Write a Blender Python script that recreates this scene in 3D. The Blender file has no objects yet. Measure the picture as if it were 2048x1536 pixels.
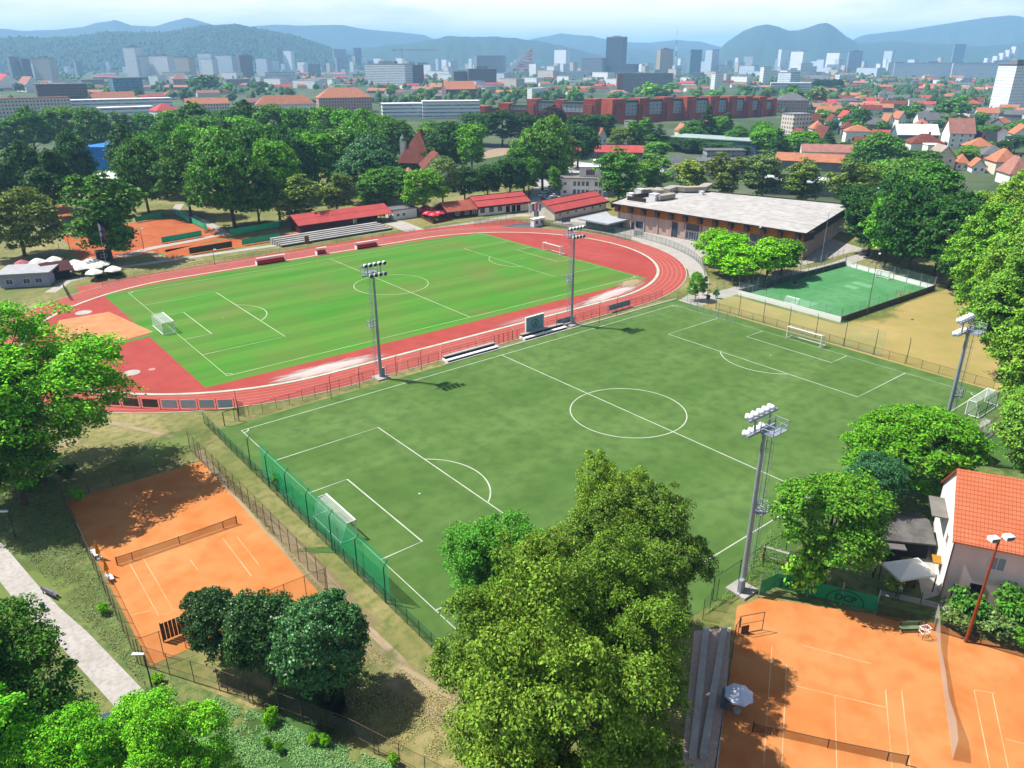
import bpy, math, random
import numpy as np
from mathutils import Vector, Matrix, noise as mnoise

SC = bpy.context.scene
COL = SC.collection
# ------------------------------------------------------------------ camera
CAM = Vector((-83.0375, -73.1251, 51.5877))
YAW, PITCH, ROLL, FPX = 0.6817, 0.4049, -0.0014, 1519.25      # metres / radians / focal length in 2048-wide pixels
def _basis():
    cy, sy, cp, sp = math.cos(YAW), math.sin(YAW), math.cos(PITCH), math.sin(PITCH)
    f = Vector((sy*cp, cy*cp, -sp)); r = Vector((cy, -sy, 0)); u = r.cross(f)
    c, s = math.cos(ROLL), math.sin(ROLL)
    return (r*c + u*s), (u*c - r*s), f
RI, UP, FW = _basis()
cd = bpy.data.cameras.new('camera'); co = bpy.data.objects.new('camera', cd); COL.objects.link(co)
m = Matrix((RI, UP, -FW)).transposed().to_4x4(); m.translation = CAM
co.matrix_world = m
cd.sensor_width = 36.0; cd.lens = FPX/2048*36.0; cd.clip_start = 0.5; cd.clip_end = 90000
SC.camera = co
# ------------------------------------------------------------------ sun, sky, exposure
SUN_AZ, SUN_EL = math.radians(124.7), math.radians(57.0)       # direction TO the sun, from +X counter-clockwise
sd = bpy.data.lights.new('sun', 'SUN'); sd.energy = 5.0; sd.angle = math.radians(0.55); sd.color = (1.0, 0.955, 0.88)
so = bpy.data.objects.new('sun', sd); COL.objects.link(so)
sv = Vector((math.cos(SUN_AZ)*math.cos(SUN_EL), math.sin(SUN_AZ)*math.cos(SUN_EL), math.sin(SUN_EL)))
so.rotation_euler = (-sv).to_track_quat('-Z', 'Y').to_euler(); so.location = (0, 0, 300)
W = bpy.data.worlds.new('World'); SC.world = W; W.use_nodes = True
nt = W.node_tree; nt.nodes.clear()
def _n(t, typ, **k):
    n = t.nodes.new(typ)
    for a, b in k.items(): setattr(n, a, b)
    return n
wo = _n(nt, 'ShaderNodeOutputWorld'); bg = _n(nt, 'ShaderNodeBackground')
sky = _n(nt, 'ShaderNodeTexSky', sky_type='NISHITA'); sky.sun_disc = False
sky.sun_elevation = SUN_EL; sky.sun_rotation = math.pi/2 - SUN_AZ
sky.air_density = 1.0; sky.dust_density = 1.2; sky.altitude = 300
tcw = _n(nt, 'ShaderNodeTexCoord'); mpw = _n(nt, 'ShaderNodeMapping'); mpw.inputs['Scale'].default_value = (3.2, 3.2, 15.0)
cn = _n(nt, 'ShaderNodeTexNoise'); cn.inputs['Scale'].default_value = 1.5; cn.inputs['Detail'].default_value = 8; cn.inputs['Roughness'].default_value = 0.55
cr = _n(nt, 'ShaderNodeValToRGB'); cr.color_ramp.elements[0].position = 0.18; cr.color_ramp.elements[1].position = 0.56
cm = _n(nt, 'ShaderNodeMixRGB'); cm.inputs['Color2'].default_value = (18.6, 16.0, 13.4, 1)
nt.links.new(tcw.outputs['Generated'], mpw.inputs['Vector']); nt.links.new(mpw.outputs[0], cn.inputs['Vector'])
nt.links.new(cn.outputs['Fac'], cr.inputs[0])
sz = _n(nt, 'ShaderNodeSeparateXYZ'); nt.links.new(tcw.outputs['Generated'], sz.inputs[0])
vz = _n(nt, 'ShaderNodeMapRange'); vz.inputs['From Min'].default_value = 0.04; vz.inputs['From Max'].default_value = 0.3; vz.inputs['To Min'].default_value = 1.0; vz.inputs['To Max'].default_value = 0.06
nt.links.new(sz.outputs[2], vz.inputs['Value'])
vm = _n(nt, 'ShaderNodeMath', operation='MULTIPLY'); nt.links.new(cr.outputs['Color'], vm.inputs[0]); nt.links.new(vz.outputs[0], vm.inputs[1]); nt.links.new(vm.outputs[0], cm.inputs['Fac'])
nt.links.new(sky.outputs[0], cm.inputs['Color1']); nt.links.new(cm.outputs[0], bg.inputs['Color'])
bg.inputs['Strength'].default_value = 0.066
nt.links.new(bg.outputs[0], wo.inputs['Surface'])
SC.view_settings.view_transform = 'Standard'; SC.view_settings.look = 'None'
SC.view_settings.exposure = 0.95; SC.view_settings.gamma = 1.0
SC.render.engine = 'CYCLES'
cy = SC.cycles; cy.max_bounces = 5; cy.diffuse_bounces = 2; cy.glossy_bounces = 2; cy.transmission_bounces = 2
cy.transparent_max_bounces = 24; cy.volume_bounces = 2; cy.use_denoising = True; cy.caustics_reflective = False; cy.caustics_refractive = False
SC.render.film_transparent = False
# ------------------------------------------------------------------ haze: one closed box of even air
def haze_box(density):
    me = bpy.data.meshes.new('haze'); X, Z0, Z1 = 21000, -1.0, 600
    v = [(x, y, z) for z in (Z0, Z1) for x, y in ((-X, -X), (X, -X), (X, X), (-X, X))]
    f = [(3, 2, 1, 0), (4, 5, 6, 7), (0, 1, 5, 4), (1, 2, 6, 5), (2, 3, 7, 6), (3, 0, 4, 7)]
    me.from_pydata(v, [], f); o = bpy.data.objects.new('haze', me); COL.objects.link(o)
    mt = bpy.data.materials.new('haze_air'); mt.use_nodes = True; t = mt.node_tree; t.nodes.clear()
    out = _n(t, 'ShaderNodeOutputMaterial'); pv = _n(t, 'ShaderNodeVolumePrincipled')
    pv.inputs['Color'].default_value = (0.35, 0.63, 1.0, 1); pv.inputs['Density'].default_value = density; pv.inputs['Anisotropy'].default_value = 0.0
    t.links.new(pv.outputs[0], out.inputs['Volume']); me.materials.append(mt)
    o['kind'] = 'stuff'; o['label'] = 'pale blue summer haze over the city and hills'
haze_box(1.3e-4)
# ------------------------------------------------------------------ ground points and sizes read off the survey camera
def ray(px, py): return RI*((px-1024)/FPX) - UP*((py-768)/FPX) + FW
def G(px, py, z=0.0):
    d = ray(px, py); t = (z-CAM.z)/d.z; return CAM + d*t
def HT(px, py, pt):
    b = G(px, py); d = ray(px, pt); hd = math.hypot(b.x-CAM.x, b.y-CAM.y)
    return CAM.z + d.z*hd/math.hypot(d.x, d.y)
def depth(p): return (Vector(p)-CAM).dot(FW)
def mpp(p): return depth(p)/FPX                                # metres per photo pixel at p
def AT(px, dist, py):                                          # a point on a pixel ray at a horizontal distance
    d = ray(px, py); return CAM + d*(dist/math.hypot(d.x, d.y))
# ------------------------------------------------------------------ materials
def lin(h, k=1.0):
    if not isinstance(h, str): return tuple(h)[:3]
    h = h.lstrip('#'); o = []
    for i in (0, 2, 4):
        c = int(h[i:i+2], 16)/255; o.append(k*(c/12.92 if c <= .04045 else ((c+.055)/1.055)**2.4))
    return tuple(o)
def rgba(c): return (c[0], c[1], c[2], 1.0)
def mat(name, c1, c2=None, scale=1.0, rough=0.85, spec=0.25, detail=5, stretch=None, ramp=(0.35, 0.65), c3=None, scale3=8.0, amt3=0.5, bump=0.0, bscale=30.0, metal=0.0):
    """Principled surface; c2 drifts in with a noise of its own scale, c3 with a finer one."""
    mt = bpy.data.materials.new(name); mt.use_nodes = True; t = mt.node_tree; b = t.nodes['Principled BSDF']
    b.inputs['Roughness'].default_value = rough; b.inputs['Specular IOR Level'].default_value = spec; b.inputs['Metallic'].default_value = metal
    c1 = lin(c1); b.inputs['Base Color'].default_value = rgba(c1)
    mt.diffuse_color = rgba(c1)
    if c2 is not None or bump:
        tc = _n(t, 'ShaderNodeTexCoord'); src = tc.outputs['Object']
        if stretch:
            mp = _n(t, 'ShaderNodeMapping'); mp.inputs['Scale'].default_value = stretch[:3]
            if len(stretch) > 3: mp.inputs['Rotation'].default_value = (0, 0, stretch[3])
            t.links.new(src, mp.inputs['Vector']); src = mp.outputs[0]
    if c2 is not None:
        nz = _n(t, 'ShaderNodeTexNoise'); nz.inputs['Scale'].default_value = scale; nz.inputs['Detail'].default_value = detail; nz.inputs['Roughness'].default_value = 0.6
        t.links.new(src, nz.inputs['Vector'])
        r = _n(t, 'ShaderNodeValToRGB'); r.color_ramp.elements[0].position, r.color_ramp.elements[1].position = ramp
        r.color_ramp.elements[0].color = rgba(c1); r.color_ramp.elements[1].color = rgba(lin(c2))
        t.links.new(nz.outputs['Fac'], r.inputs[0]); col = r.outputs[0]
        if c3 is not None:
            n3 = _n(t, 'ShaderNodeTexNoise'); n3.inputs['Scale'].default_value = scale3; n3.inputs['Detail'].default_value = 4
            t.links.new(tc.outputs['Object'], n3.inputs['Vector'])
            r3 = _n(t, 'ShaderNodeValToRGB'); r3.color_ramp.elements[0].position = .42; r3.color_ramp.elements[1].position = .68
            r3.color_ramp.elements[0].color = (0, 0, 0, 1); r3.color_ramp.elements[1].color = (amt3, amt3, amt3, 1)
            mx = _n(t, 'ShaderNodeMixRGB'); mx.inputs['Color2'].default_value = rgba(lin(c3))
            t.links.new(n3.outputs['Fac'], r3.inputs[0]); t.links.new(r3.outputs[0], mx.inputs['Fac']); t.links.new(col, mx.inputs['Color1']); col = mx.outputs[0]
        t.links.new(col, b.inputs['Base Color'])
    if bump:
        nb = _n(t, 'ShaderNodeTexNoise'); nb.inputs['Scale'].default_value = bscale; nb.inputs['Detail'].default_value = 3
        bp = _n(t, 'ShaderNodeBump'); bp.inputs['Strength'].default_value = bump; bp.inputs['Distance'].default_value = 0.1
        t.links.new(tc.outputs['Object'], nb.inputs['Vector']); t.links.new(nb.outputs['Fac'], bp.inputs['Height']); t.links.new(bp.outputs[0], b.inputs['Normal'])
    return mt
def add_bands(mt, axis, period, amt, wobble=.6):
    """Mowing or brushing bands: every other strip of the surface is a little lighter."""
    t = mt.node_tree; b = t.nodes['Principled BSDF']; L = t.links.new; src = b.inputs['Base Color'].links[0].from_socket
    tc = _n(t, 'ShaderNodeTexCoord'); s = _n(t, 'ShaderNodeSeparateXYZ'); L(tc.outputs['Object'], s.inputs[0])
    nz = _n(t, 'ShaderNodeTexNoise'); nz.inputs['Scale'].default_value = .12; nz.inputs['Detail'].default_value = 3; L(tc.outputs['Object'], nz.inputs['Vector'])
    a = _n(t, 'ShaderNodeMath', operation='MULTIPLY_ADD'); a.inputs[1].default_value = wobble; L(nz.outputs['Fac'], a.inputs[0]); L(s.outputs[axis], a.inputs[2])
    d = _n(t, 'ShaderNodeMath', operation='MULTIPLY'); d.inputs[1].default_value = 2*math.pi/period; L(a.outputs[0], d.inputs[0]); sn = _n(t, 'ShaderNodeMath', operation='SINE'); L(d.outputs[0], sn.inputs[0])
    r = _n(t, 'ShaderNodeMapRange'); r.inputs['From Min'].default_value = -.35; r.inputs['From Max'].default_value = .35; r.inputs['To Min'].default_value = 1-amt; r.inputs['To Max'].default_value = 1+amt; L(sn.outputs[0], r.inputs['Value'])
    c = _n(t, 'ShaderNodeVectorMath', operation='SCALE'); L(src, c.inputs[0]); L(r.outputs[0], c.inputs['Scale']); L(c.outputs[0], b.inputs['Base Color'])
def net_mat(name, color, alpha, rough=0.8):
    """Wire or cord mesh far finer than a pixel: lets most light through."""
    mt = bpy.data.materials.new(name); mt.use_nodes = True; t = mt.node_tree; b = t.nodes['Principled BSDF']
    b.inputs['Base Color'].default_value = rgba(lin(color)); b.inputs['Roughness'].default_value = rough; b.inputs['Alpha'].default_value = alpha
    b.inputs['Specular IOR Level'].default_value = 0.1
    return mt
def leaf_mat(name, rough=0.6, spec=0.07, trans=0.15, var=0.55):
    mt = bpy.data.materials.new(name); mt.use_nodes = True; t = mt.node_tree; b = t.nodes['Principled BSDF']; out = t.nodes['Material Output']
    b.inputs['Roughness'].default_value = rough; b.inputs['Specular IOR Level'].default_value = spec
    oi = _n(t, 'ShaderNodeObjectInfo'); ge = _n(t, 'ShaderNodeNewGeometry')
    hs = _n(t, 'ShaderNodeHueSaturation')
    mr = _n(t, 'ShaderNodeMapRange'); mr.inputs['To Min'].default_value = 1-var; mr.inputs['To Max'].default_value = 1+var
    mh = _n(t, 'ShaderNodeMapRange'); mh.inputs['To Min'].default_value = 0.478; mh.inputs['To Max'].default_value = 0.522
    mu = _n(t, 'ShaderNodeMath', operation='MULTIPLY'); mu.inputs[1].default_value = 7.31
    fr = _n(t, 'ShaderNodeMath', operation='FRACT')
    L = t.links.new
    L(ge.outputs['Random Per Island'], mr.inputs['Value']); L(ge.outputs['Random Per Island'], mu.inputs[0]); L(mu.outputs[0], fr.inputs[0]); L(fr.outputs[0], mh.inputs['Value'])
    L(oi.outputs['Color'], hs.inputs['Color']); L(mr.outputs[0], hs.inputs['Value']); L(mh.outputs[0], hs.inputs['Hue'])
    L(hs.outputs[0], b.inputs['Base Color'])
    tr = _n(t, 'ShaderNodeBsdfTranslucent'); g2 = _n(t, 'ShaderNodeGamma'); g2.inputs['Gamma'].default_value = 0.85
    L(hs.outputs[0], g2.inputs['Color']); L(g2.outputs[0], tr.inputs['Color'])
    ms = _n(t, 'ShaderNodeMixShader'); ms.inputs['Fac'].default_value = trans
    L(b.outputs[0], ms.inputs[1]); L(tr.outputs[0], ms.inputs[2]); L(ms.outputs[0], out.inputs['Surface'])
    return mt
def facade(name, wall, glass, du, dv, fu, fv, z0=0.0, wall2=None, gsp=0.5, bands=False):
    """Wall with a repeating grid of windows, laid out in the building's own metres."""
    mt = bpy.data.materials.new(name); mt.use_nodes = True; t = mt.node_tree; b = t.nodes['Principled BSDF']; L = t.links.new
    tc = _n(t, 'ShaderNodeTexCoord'); s = _n(t, 'ShaderNodeSeparateXYZ'); sn = _n(t, 'ShaderNodeSeparateXYZ')
    L(tc.outputs['Object'], s.inputs[0]); L(tc.outputs['Normal'], sn.inputs[0])
    def mth(op, a, bb=None):
        n = _n(t, 'ShaderNodeMath', operation=op)
        for i, x in enumerate((a, bb)):
            if x is None: continue
            if hasattr(x, 'is_output'): L(x, n.inputs[i])
            else: n.inputs[i].default_value = x
        return n.outputs[0]
    isx = mth('GREATER_THAN', mth('ABSOLUTE', sn.outputs[0]), 0.6)
    isz = mth('LESS_THAN', mth('ABSOLUTE', sn.outputs[2]), 0.6)
    u = mth('ADD', mth('MULTIPLY', s.outputs[1], isx), mth('MULTIPLY', s.outputs[0], mth('SUBTRACT', 1.0, isx)))
    fu_ = mth('FRACT', mth('ADD', mth('DIVIDE', u, du), 100.25)); fv_ = mth('FRACT', mth('DIVIDE', mth('SUBTRACT', s.outputs[2], z0), dv))
    wu = 1.0 if bands else mth('LESS_THAN', mth('ABSOLUTE', mth('SUBTRACT', fu_, 0.5)), fu/2)
    wv = mth('LESS_THAN', mth('ABSOLUTE', mth('SUBTRACT', fv_, 0.55)), fv/2)
    mask = mth('MULTIPLY', mth('MULTIPLY', wu, wv), isz)
    nz = _n(t, 'ShaderNodeTexNoise'); nz.inputs['Scale'].default_value = 0.25; nz.inputs['Detail'].default_value = 6; L(tc.outputs['Object'], nz.inputs['Vector'])
    wc = _n(t, 'ShaderNodeMixRGB'); w1 = lin(wall); w2 = lin(wall2) if wall2 else tuple(x*0.78 for x in w1)
    wc.inputs['Color1'].default_value = rgba(w1); wc.inputs['Color2'].default_value = rgba(w2); L(nz.outputs['Fac'], wc.inputs['Fac'])
    # every window differs a little: blinds, curtains, reflections
    cl = _n(t, 'ShaderNodeCombineXYZ'); L(mth('FLOOR', mth('ADD', mth('DIVIDE', u, du), 100.25)), cl.inputs[0]); L(mth('FLOOR', mth('DIVIDE', s.outputs[2], dv)), cl.inputs[1])
    wn = _n(t, 'ShaderNodeTexWhiteNoise'); L(cl.outputs[0], wn.inputs['Vector'])
    gc = _n(t, 'ShaderNodeMixRGB'); g1 = lin(glass); gc.inputs['Color1'].default_value = rgba(g1); gc.inputs['Color2'].default_value = rgba(tuple(x*2.4+.01 for x in g1)); L(wn.outputs['Value'], gc.inputs['Fac'])
    mx = _n(t, 'ShaderNodeMixRGB'); L(mask, mx.inputs['Fac']); L(wc.outputs[0], mx.inputs['Color1']); L(gc.outputs[0], mx.inputs['Color2'])
    L(mx.outputs[0], b.inputs['Base Color'])
    ro = mth('SUBTRACT', 0.85, mth('MULTIPLY', mask, 0.6)); L(ro, b.inputs['Roughness']); b.inputs['Specular IOR Level'].default_value = gsp
    return mt
def tile_mat(name, c1, c2, du, dv, axis='y', line=None, lw=0.12):
    """Roof tiles: courses and joints in the roof's own metres plus weathering."""
    mt = bpy.data.materials.new(name); mt.use_nodes = True; t = mt.node_tree; b = t.nodes['Principled BSDF']; L = t.links.new
    b.inputs['Roughness'].default_value = .8; b.inputs['Specular IOR Level'].default_value = .2
    tc = _n(t, 'ShaderNodeTexCoord'); s = _n(t, 'ShaderNodeSeparateXYZ'); L(tc.outputs['Object'], s.inputs[0])
    nz = _n(t, 'ShaderNodeTexNoise'); nz.inputs['Scale'].default_value = 0.6; nz.inputs['Detail'].default_value = 8; L(tc.outputs['Object'], nz.inputs['Vector'])
    r = _n(t, 'ShaderNodeValToRGB'); r.color_ramp.elements[0].position = .3; r.color_ramp.elements[1].position = .7
    r.color_ramp.elements[0].color = rgba(lin(c1)); r.color_ramp.elements[1].color = rgba(lin(c2)); L(nz.outputs['Fac'], r.inputs[0])
    def lines(o, d, w):
        a = _n(t, 'ShaderNodeMath', operation='DIVIDE'); a.inputs[1].default_value = d; L(o, a.inputs[0])
        f = _n(t, 'ShaderNodeMath', operation='FRACT'); a2 = _n(t, 'ShaderNodeMath', operation='ADD'); a2.inputs[1].default_value = 100; L(a.outputs[0], a2.inputs[0]); L(a2.outputs[0], f.inputs[0])
        g = _n(t, 'ShaderNodeMath', operation='LESS_THAN'); g.inputs[1].default_value = w; L(f.outputs[0], g.inputs[0]); return g.outputs[0]
    mx_ = _n(t, 'ShaderNodeMath', operation='MAXIMUM'); L(lines(s.outputs[0], du, lw), mx_.inputs[0]); L(lines(s.outputs[2], dv, lw*1.4), mx_.inputs[1])
    mx = _n(t, 'ShaderNodeMixRGB'); L(mx_.outputs[0], mx.inputs['Fac']); L(r.outputs[0], mx.inputs['Color1']); mx.inputs['Color2'].default_value = rgba(lin(line) if line else tuple(x*.45 for x in lin(c1)))
    L(mx.outputs[0], b.inputs['Base Color'])
    return mt
# ------------------------------------------------------------------ mesh building
class MB:
    def __init__(s): s.v, s.f, s.m = [], [], []
    def poly(s, pts, m=0):
        i = len(s.v); s.v += [tuple(p) for p in pts]; s.f.append(tuple(range(i, i+len(pts)))); s.m.append(m); return s
    def box(s, x0, y0, z0, x1, y1, z1, m=0, skip=()):
        i = len(s.v); s.v += [(x, y, z) for z in (z0, z1) for x, y in ((x0, y0), (x1, y0), (x1, y1), (x0, y1))]
        fs = {'b': (3, 2, 1, 0), 't': (4, 5, 6, 7), 's': (0, 1, 5, 4), 'e': (1, 2, 6, 5), 'n': (2, 3, 7, 6), 'w': (3, 0, 4, 7)}
        for k, f in fs.items():
            if k not in skip: s.f.append(tuple(i+a for a in f)); s.m.append(m)
        return s
    def prism(s, pts, z0, z1, m=0, mt=None):                    # upright prism over a polygon (counter-clockwise)
        n = len(pts); i = len(s.v); s.v += [(p[0], p[1], z0) for p in pts] + [(p[0], p[1], z1) for p in pts]
        for k in range(n): s.f.append((i+k, i+(k+1) % n, i+n+(k+1) % n, i+n+k)); s.m.append(m)
        s.f.append(tuple(i+n+k for k in range(n))); s.m.append(m if mt is None else mt)
        s.f.append(tuple(i+n-1-k for k in range(n))); s.m.append(m)
        return s
    def tube(s, p, q, r0, r1=None, n=8, m=0, cap=True):
        r1 = r0 if r1 is None else r1; p, q = Vector(p), Vector(q); d = (q-p)
        if d.length < 1e-6: return s
        d.normalize(); a = d.orthogonal().normalized(); b = d.cross(a); i = len(s.v)
        for c, r in ((p, r0), (q, r1)):
            for k in range(n):
                t = 2*math.pi*k/n; s.v.append(tuple(c + (a*math.cos(t) + b*math.sin(t))*r))
        for k in range(n): s.f.append((i+k, i+(k+1) % n, i+n+(k+1) % n, i+n+k)); s.m.append(m)
        if cap:
            s.f.append(tuple(i+n-1-k for k in range(n))); s.m.append(m); s.f.append(tuple(i+n+k for k in range(n))); s.m.append(m)
        return s
    def path(s, pts, r, n=6, m=0):
        for a, b in zip(pts, pts[1:]): s.tube(a, b, r, r, n, m)
        return s
    def strip(s, pts, w, z=0.0, m=0, closed=False):             # flat ribbon of width w along 2-D points
        P = [Vector((p[0], p[1])) for p in pts]; n = len(P); i = len(s.v); rng = range(n)
        for k in rng:
            a = P[k-1] if (k or closed) else P[k]; b = P[(k+1) % n] if (k < n-1 or closed) else P[k]
            d = (b-a).normalized(); nn = Vector((-d.y, d.x))*(w/2)
            s.v += [(P[k].x+nn.x, P[k].y+nn.y, z), (P[k].x-nn.x, P[k].y-nn.y, z)]
        for k in range(n if closed else n-1):
            j = (k+1) % n; s.f.append((i+2*k+1, i+2*j+1, i+2*j, i+2*k)); s.m.append(m)
        return s
    def mesh(s, name, mats, smooth=False):
        me = bpy.data.meshes.new(name); me.from_pydata(s.v, [], s.f)
        for x in (mats if isinstance(mats, (list, tuple)) else [mats]): me.materials.append(x)
        if any(s.m): me.polygons.foreach_set('material_index', s.m)
        if smooth: me.polygons.foreach_set('use_smooth', [True]*len(s.f))
        me.update(); return me
    def build(s, name, mats, parent=None, loc=(0, 0, 0), rz=0.0, smooth=False): return put(name, s.mesh(name, mats, smooth), parent, loc, rz)
def put(name, me, parent=None, loc=(0, 0, 0), rz=0.0, scale=None, color=None):
    o = bpy.data.objects.new(name, me); COL.objects.link(o); o.location = loc; o.rotation_euler = (0, 0, rz)
    if parent is not None: o.parent = parent
    if scale is not None: o.scale = scale
    if color is not None: o.color = rgba(color)
    return o
def tag(o, label, cat=None, group=None, kind=None):
    if label: o['label'] = label
    if cat: o['category'] = cat
    if group: o['group'] = group
    if kind: o['kind'] = kind
    return o
def thing(name, label, cat, loc=(0, 0, 0), rz=0.0, group=None): return tag(put(name, None, None, loc, rz), label, cat, group)
def structure(name, mb, mats, loc=(0, 0, 0), rz=0.0, label=None):
    o = mb.build(name, mats, None, loc, rz); o['kind'] = 'structure'
    if label: o['label'] = label
    return o
def copy_tree(o, parent=None):
    c = o.copy(); COL.objects.link(c)
    if parent is not None: c.parent = parent
    for ch in list(o.children): copy_tree(ch, c)
    return c
ORD = 'first second third fourth fifth sixth seventh eighth ninth tenth eleventh twelfth thirteenth fourteenth fifteenth sixteenth seventeenth eighteenth nineteenth twentieth'.split()
def ordinal(i): return ORD[i] if i < 20 else ('twenty-' + ORD[i-20] if i < 29 else ('thirty-' + ORD[i-30] if 30 <= i < 39 else '%dth' % (i+1)))
# ================================================================== setting: ground, pitches, track, paths
def S(h, k=0.62): return lin(h, k*0.62)                             # surface colour for a sunlit photo colour
def gpoly(px, z): return [tuple(G(x, y).xy) + (z,) for x, y in px]
def g2(px): return [G(x, y).xy for x, y in px]
M_ground = mat('town_ground', S('#547438'), S('#84906c'), scale=.012, detail=10, c3=S('#3a5e2a'), scale3=.03, amt3=.9)
M_dry = mat('dry_grass', S('#8d9648'), S('#d2bf80'), scale=.07, detail=10, ramp=(.38, .64), c3=S('#6f8a3a'), scale3=.9, amt3=.75, bump=.6, bscale=6)
M_lush = mat('rough_grass', S('#7f9a4c'), S('#a9ab62'), scale=.22, detail=10, c3=S('#4f7f3a'), scale3=1.3, amt3=.85, bump=1.0, bscale=5)
M_tan = mat('parched_grass', S('#c8b06c', .84), S('#aaa052', .84), scale=.07, detail=9, ramp=(.36, .62), c3=S('#d6b878'), scale3=.35, amt3=.7, bump=.5, bscale=6)
M_track = mat('track_rubber', S('#e26757'), S('#ea7767'), scale=.09, detail=8, rough=.9, spec=.15, c3=S('#c85a58'), scale3=.6, amt3=.35)
M_infield = mat('infield_rubber', S('#d8584e'), S('#e2695e'), scale=.12, detail=9, rough=.9, spec=.15, c3=S('#bd5352'), scale3=.35, amt3=.5, stretch=(1, .35, 1))
M_pitch = mat('pitch_grass', S('#55ab2a'), S('#78b242'), scale=.07, detail=12, stretch=(.3, 3.2, 1), ramp=(.36, .66), c3=S('#8a9e4a'), scale3=.06, amt3=.75, rough=.9, spec=.15)
M_turf = mat('artificial_turf', S('#658f40'), S('#86ab5e'), scale=.05, detail=14, stretch=(.7, 2.2, 1, .5), ramp=(.33, .70), c3=S('#5c8240'), scale3=.5, amt3=.6, rough=.95, spec=.1)
add_bands(M_pitch, 1, 9.2, .055); add_bands(M_turf, 0, 8.0, .028, 1.5)
M_small = mat('bright_turf', S('#62b56c'), S('#7fc687'), scale=.12, detail=6, c3=S('#55a55c'), scale3=.5, amt3=.5, spec=.1)
M_small2 = mat('pale_turf_patch', S('#8ad494'), S('#9bdba2'), scale=.6, spec=.1)
M_clay = mat('court_clay', S('#fb9f58', .66), S('#ffb472', .68), scale=.09, detail=10, ramp=(.34, .66), c3=S('#f08a44', .64), scale3=.4, amt3=.6, rough=.95, spec=.08)
M_clay2 = mat('court_clay_far', S('#e57a45'), S('#f09060'), scale=.12, detail=8, c3=S('#cf6538'), scale3=.5, amt3=.5, spec=.08)
M_sand = mat('orange_sand', S('#f7b684', .72), S('#f0a26e', .7), scale=.4, detail=6, spec=.05)
M_path = mat('pale_concrete', S('#dad4ce', .8), S('#cac2ba', .8), scale=.3, detail=8, c3=S('#b8ada0'), scale3=2.0, amt3=.5)
M_asph = mat('asphalt', S('#85878e'), S('#6f7178'), scale=.2, detail=8)
M_blue = mat('blue_asphalt', S('#5d6a94'), S('#4f5a80'), scale=.5)
M_park = mat('car_park', S('#d8d4d0', .8), S('#c4c0be', .8), scale=.1, detail=8)
M_line = mat('line_paint', S('#e4ecdc', .8), S('#cadabc', .75), scale=.4, rough=.7)
M_linew = mat('worn_line_paint', S('#dcebc8', .85), S('#b4d896', .8), scale=.15, ramp=(.3, .6), rough=.8)
M_clayl = mat('clay_line', S('#ffd9a8', .75), S('#fbb878', .72), scale=.25, ramp=(.35, .6), rough=.8)
M_lane = mat('lane_paint', S('#f2aaa6', .7), rough=.8)
M_earth = mat('bare_earth', S('#d9c3a4'), S('#c8ad86'), scale=.5, detail=8)
def worn_mat(name, c1, c2):
    mt = mat(name, c1, c2, scale=.35, detail=8); t = mt.node_tree; b = t.nodes['Principled BSDF']; L = t.links.new
    tc = _n(t, 'ShaderNodeTexCoord'); vl = _n(t, 'ShaderNodeVectorMath', operation='LENGTH'); L(tc.outputs['Object'], vl.inputs[0])
    nz = _n(t, 'ShaderNodeTexNoise'); nz.inputs['Scale'].default_value = 3.0; nz.inputs['Detail'].default_value = 8; L(tc.outputs['Object'], nz.inputs['Vector'])
    a = _n(t, 'ShaderNodeMath', operation='MULTIPLY_ADD'); a.inputs[1].default_value = 1.1; a.inputs[2].default_value = .45; L(nz.outputs['Fac'], a.inputs[0])
    s = _n(t, 'ShaderNodeMath', operation='SUBTRACT'); L(a.outputs[0], s.inputs[0]); L(vl.outputs['Value'], s.inputs[1])
    r = _n(t, 'ShaderNodeMapRange'); r.inputs['From Min'].default_value = 0.0; r.inputs['From Max'].default_value = .45; L(s.outputs[0], r.inputs['Value']); L(r.outputs[0], b.inputs['Alpha'])
    return mt
def worn(name, mt, c, a, b, rz, z):                             # a worn or dusty patch with a ragged edge: unit sheet scaled to its half axes
    o = structure(name, MB().poly([(-1.1, -1.1, 0), (1.1, -1.1, 0), (1.1, 1.1, 0), (-1.1, 1.1, 0)]), mt, (c[0], c[1], z), rz); o.scale = (a, b, 1); return o
M_worn = worn_mat('worn_white', S('#f3e6df', .72), S('#eccfc6', .7)); M_wgr = worn_mat('worn_green', S('#7f9a44'), S('#93a552')); M_wdirt = worn_mat('worn_dirt', S('#d8c49a'), S('#cbb184'))
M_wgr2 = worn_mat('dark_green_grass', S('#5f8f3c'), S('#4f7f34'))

Z = dict(lawn=.01, path=.02, clay=.03, track=.035, infield=.045, pitch=.055, patch=.065, line=.08)
structure('ground', MB().poly([(-18000, -18000, 0), (18000, -18000, 0), (18000, 18000, 0), (-18000, 18000, 0)]), M_ground)
structure('lawn', MB().poly([(-140, -110, Z['lawn']), (90, -110, Z['lawn']), (175, 0, Z['lawn']), (165, 175, Z['lawn']), (60, 330, Z['lawn']), (-170, 300, Z['lawn'])]), M_dry)
structure('rough_grass', MB().poly(gpoly([(-300, 940), (130, 940), (140, 1010), (280, 1330), (440, 1390), (800, 1536), (1000, 1750), (-300, 1750)], Z['lawn']+.006)), M_lush)
structure('garden_grass', MB().poly([(-27, -37.2, .016), (20, -37.2, .016), (75, -30, .016), (90, -90, .016), (0, -90, .016), (-22, -38.2, .016)]), M_lush)
structure('parched_grass', MB().poly([(54, 32, .018), (66.5, 31, .018), (66, 1, .018), (112, -1.2, .018), (116, -38, .018), (53.5, -34, .018)]), M_tan)

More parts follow.
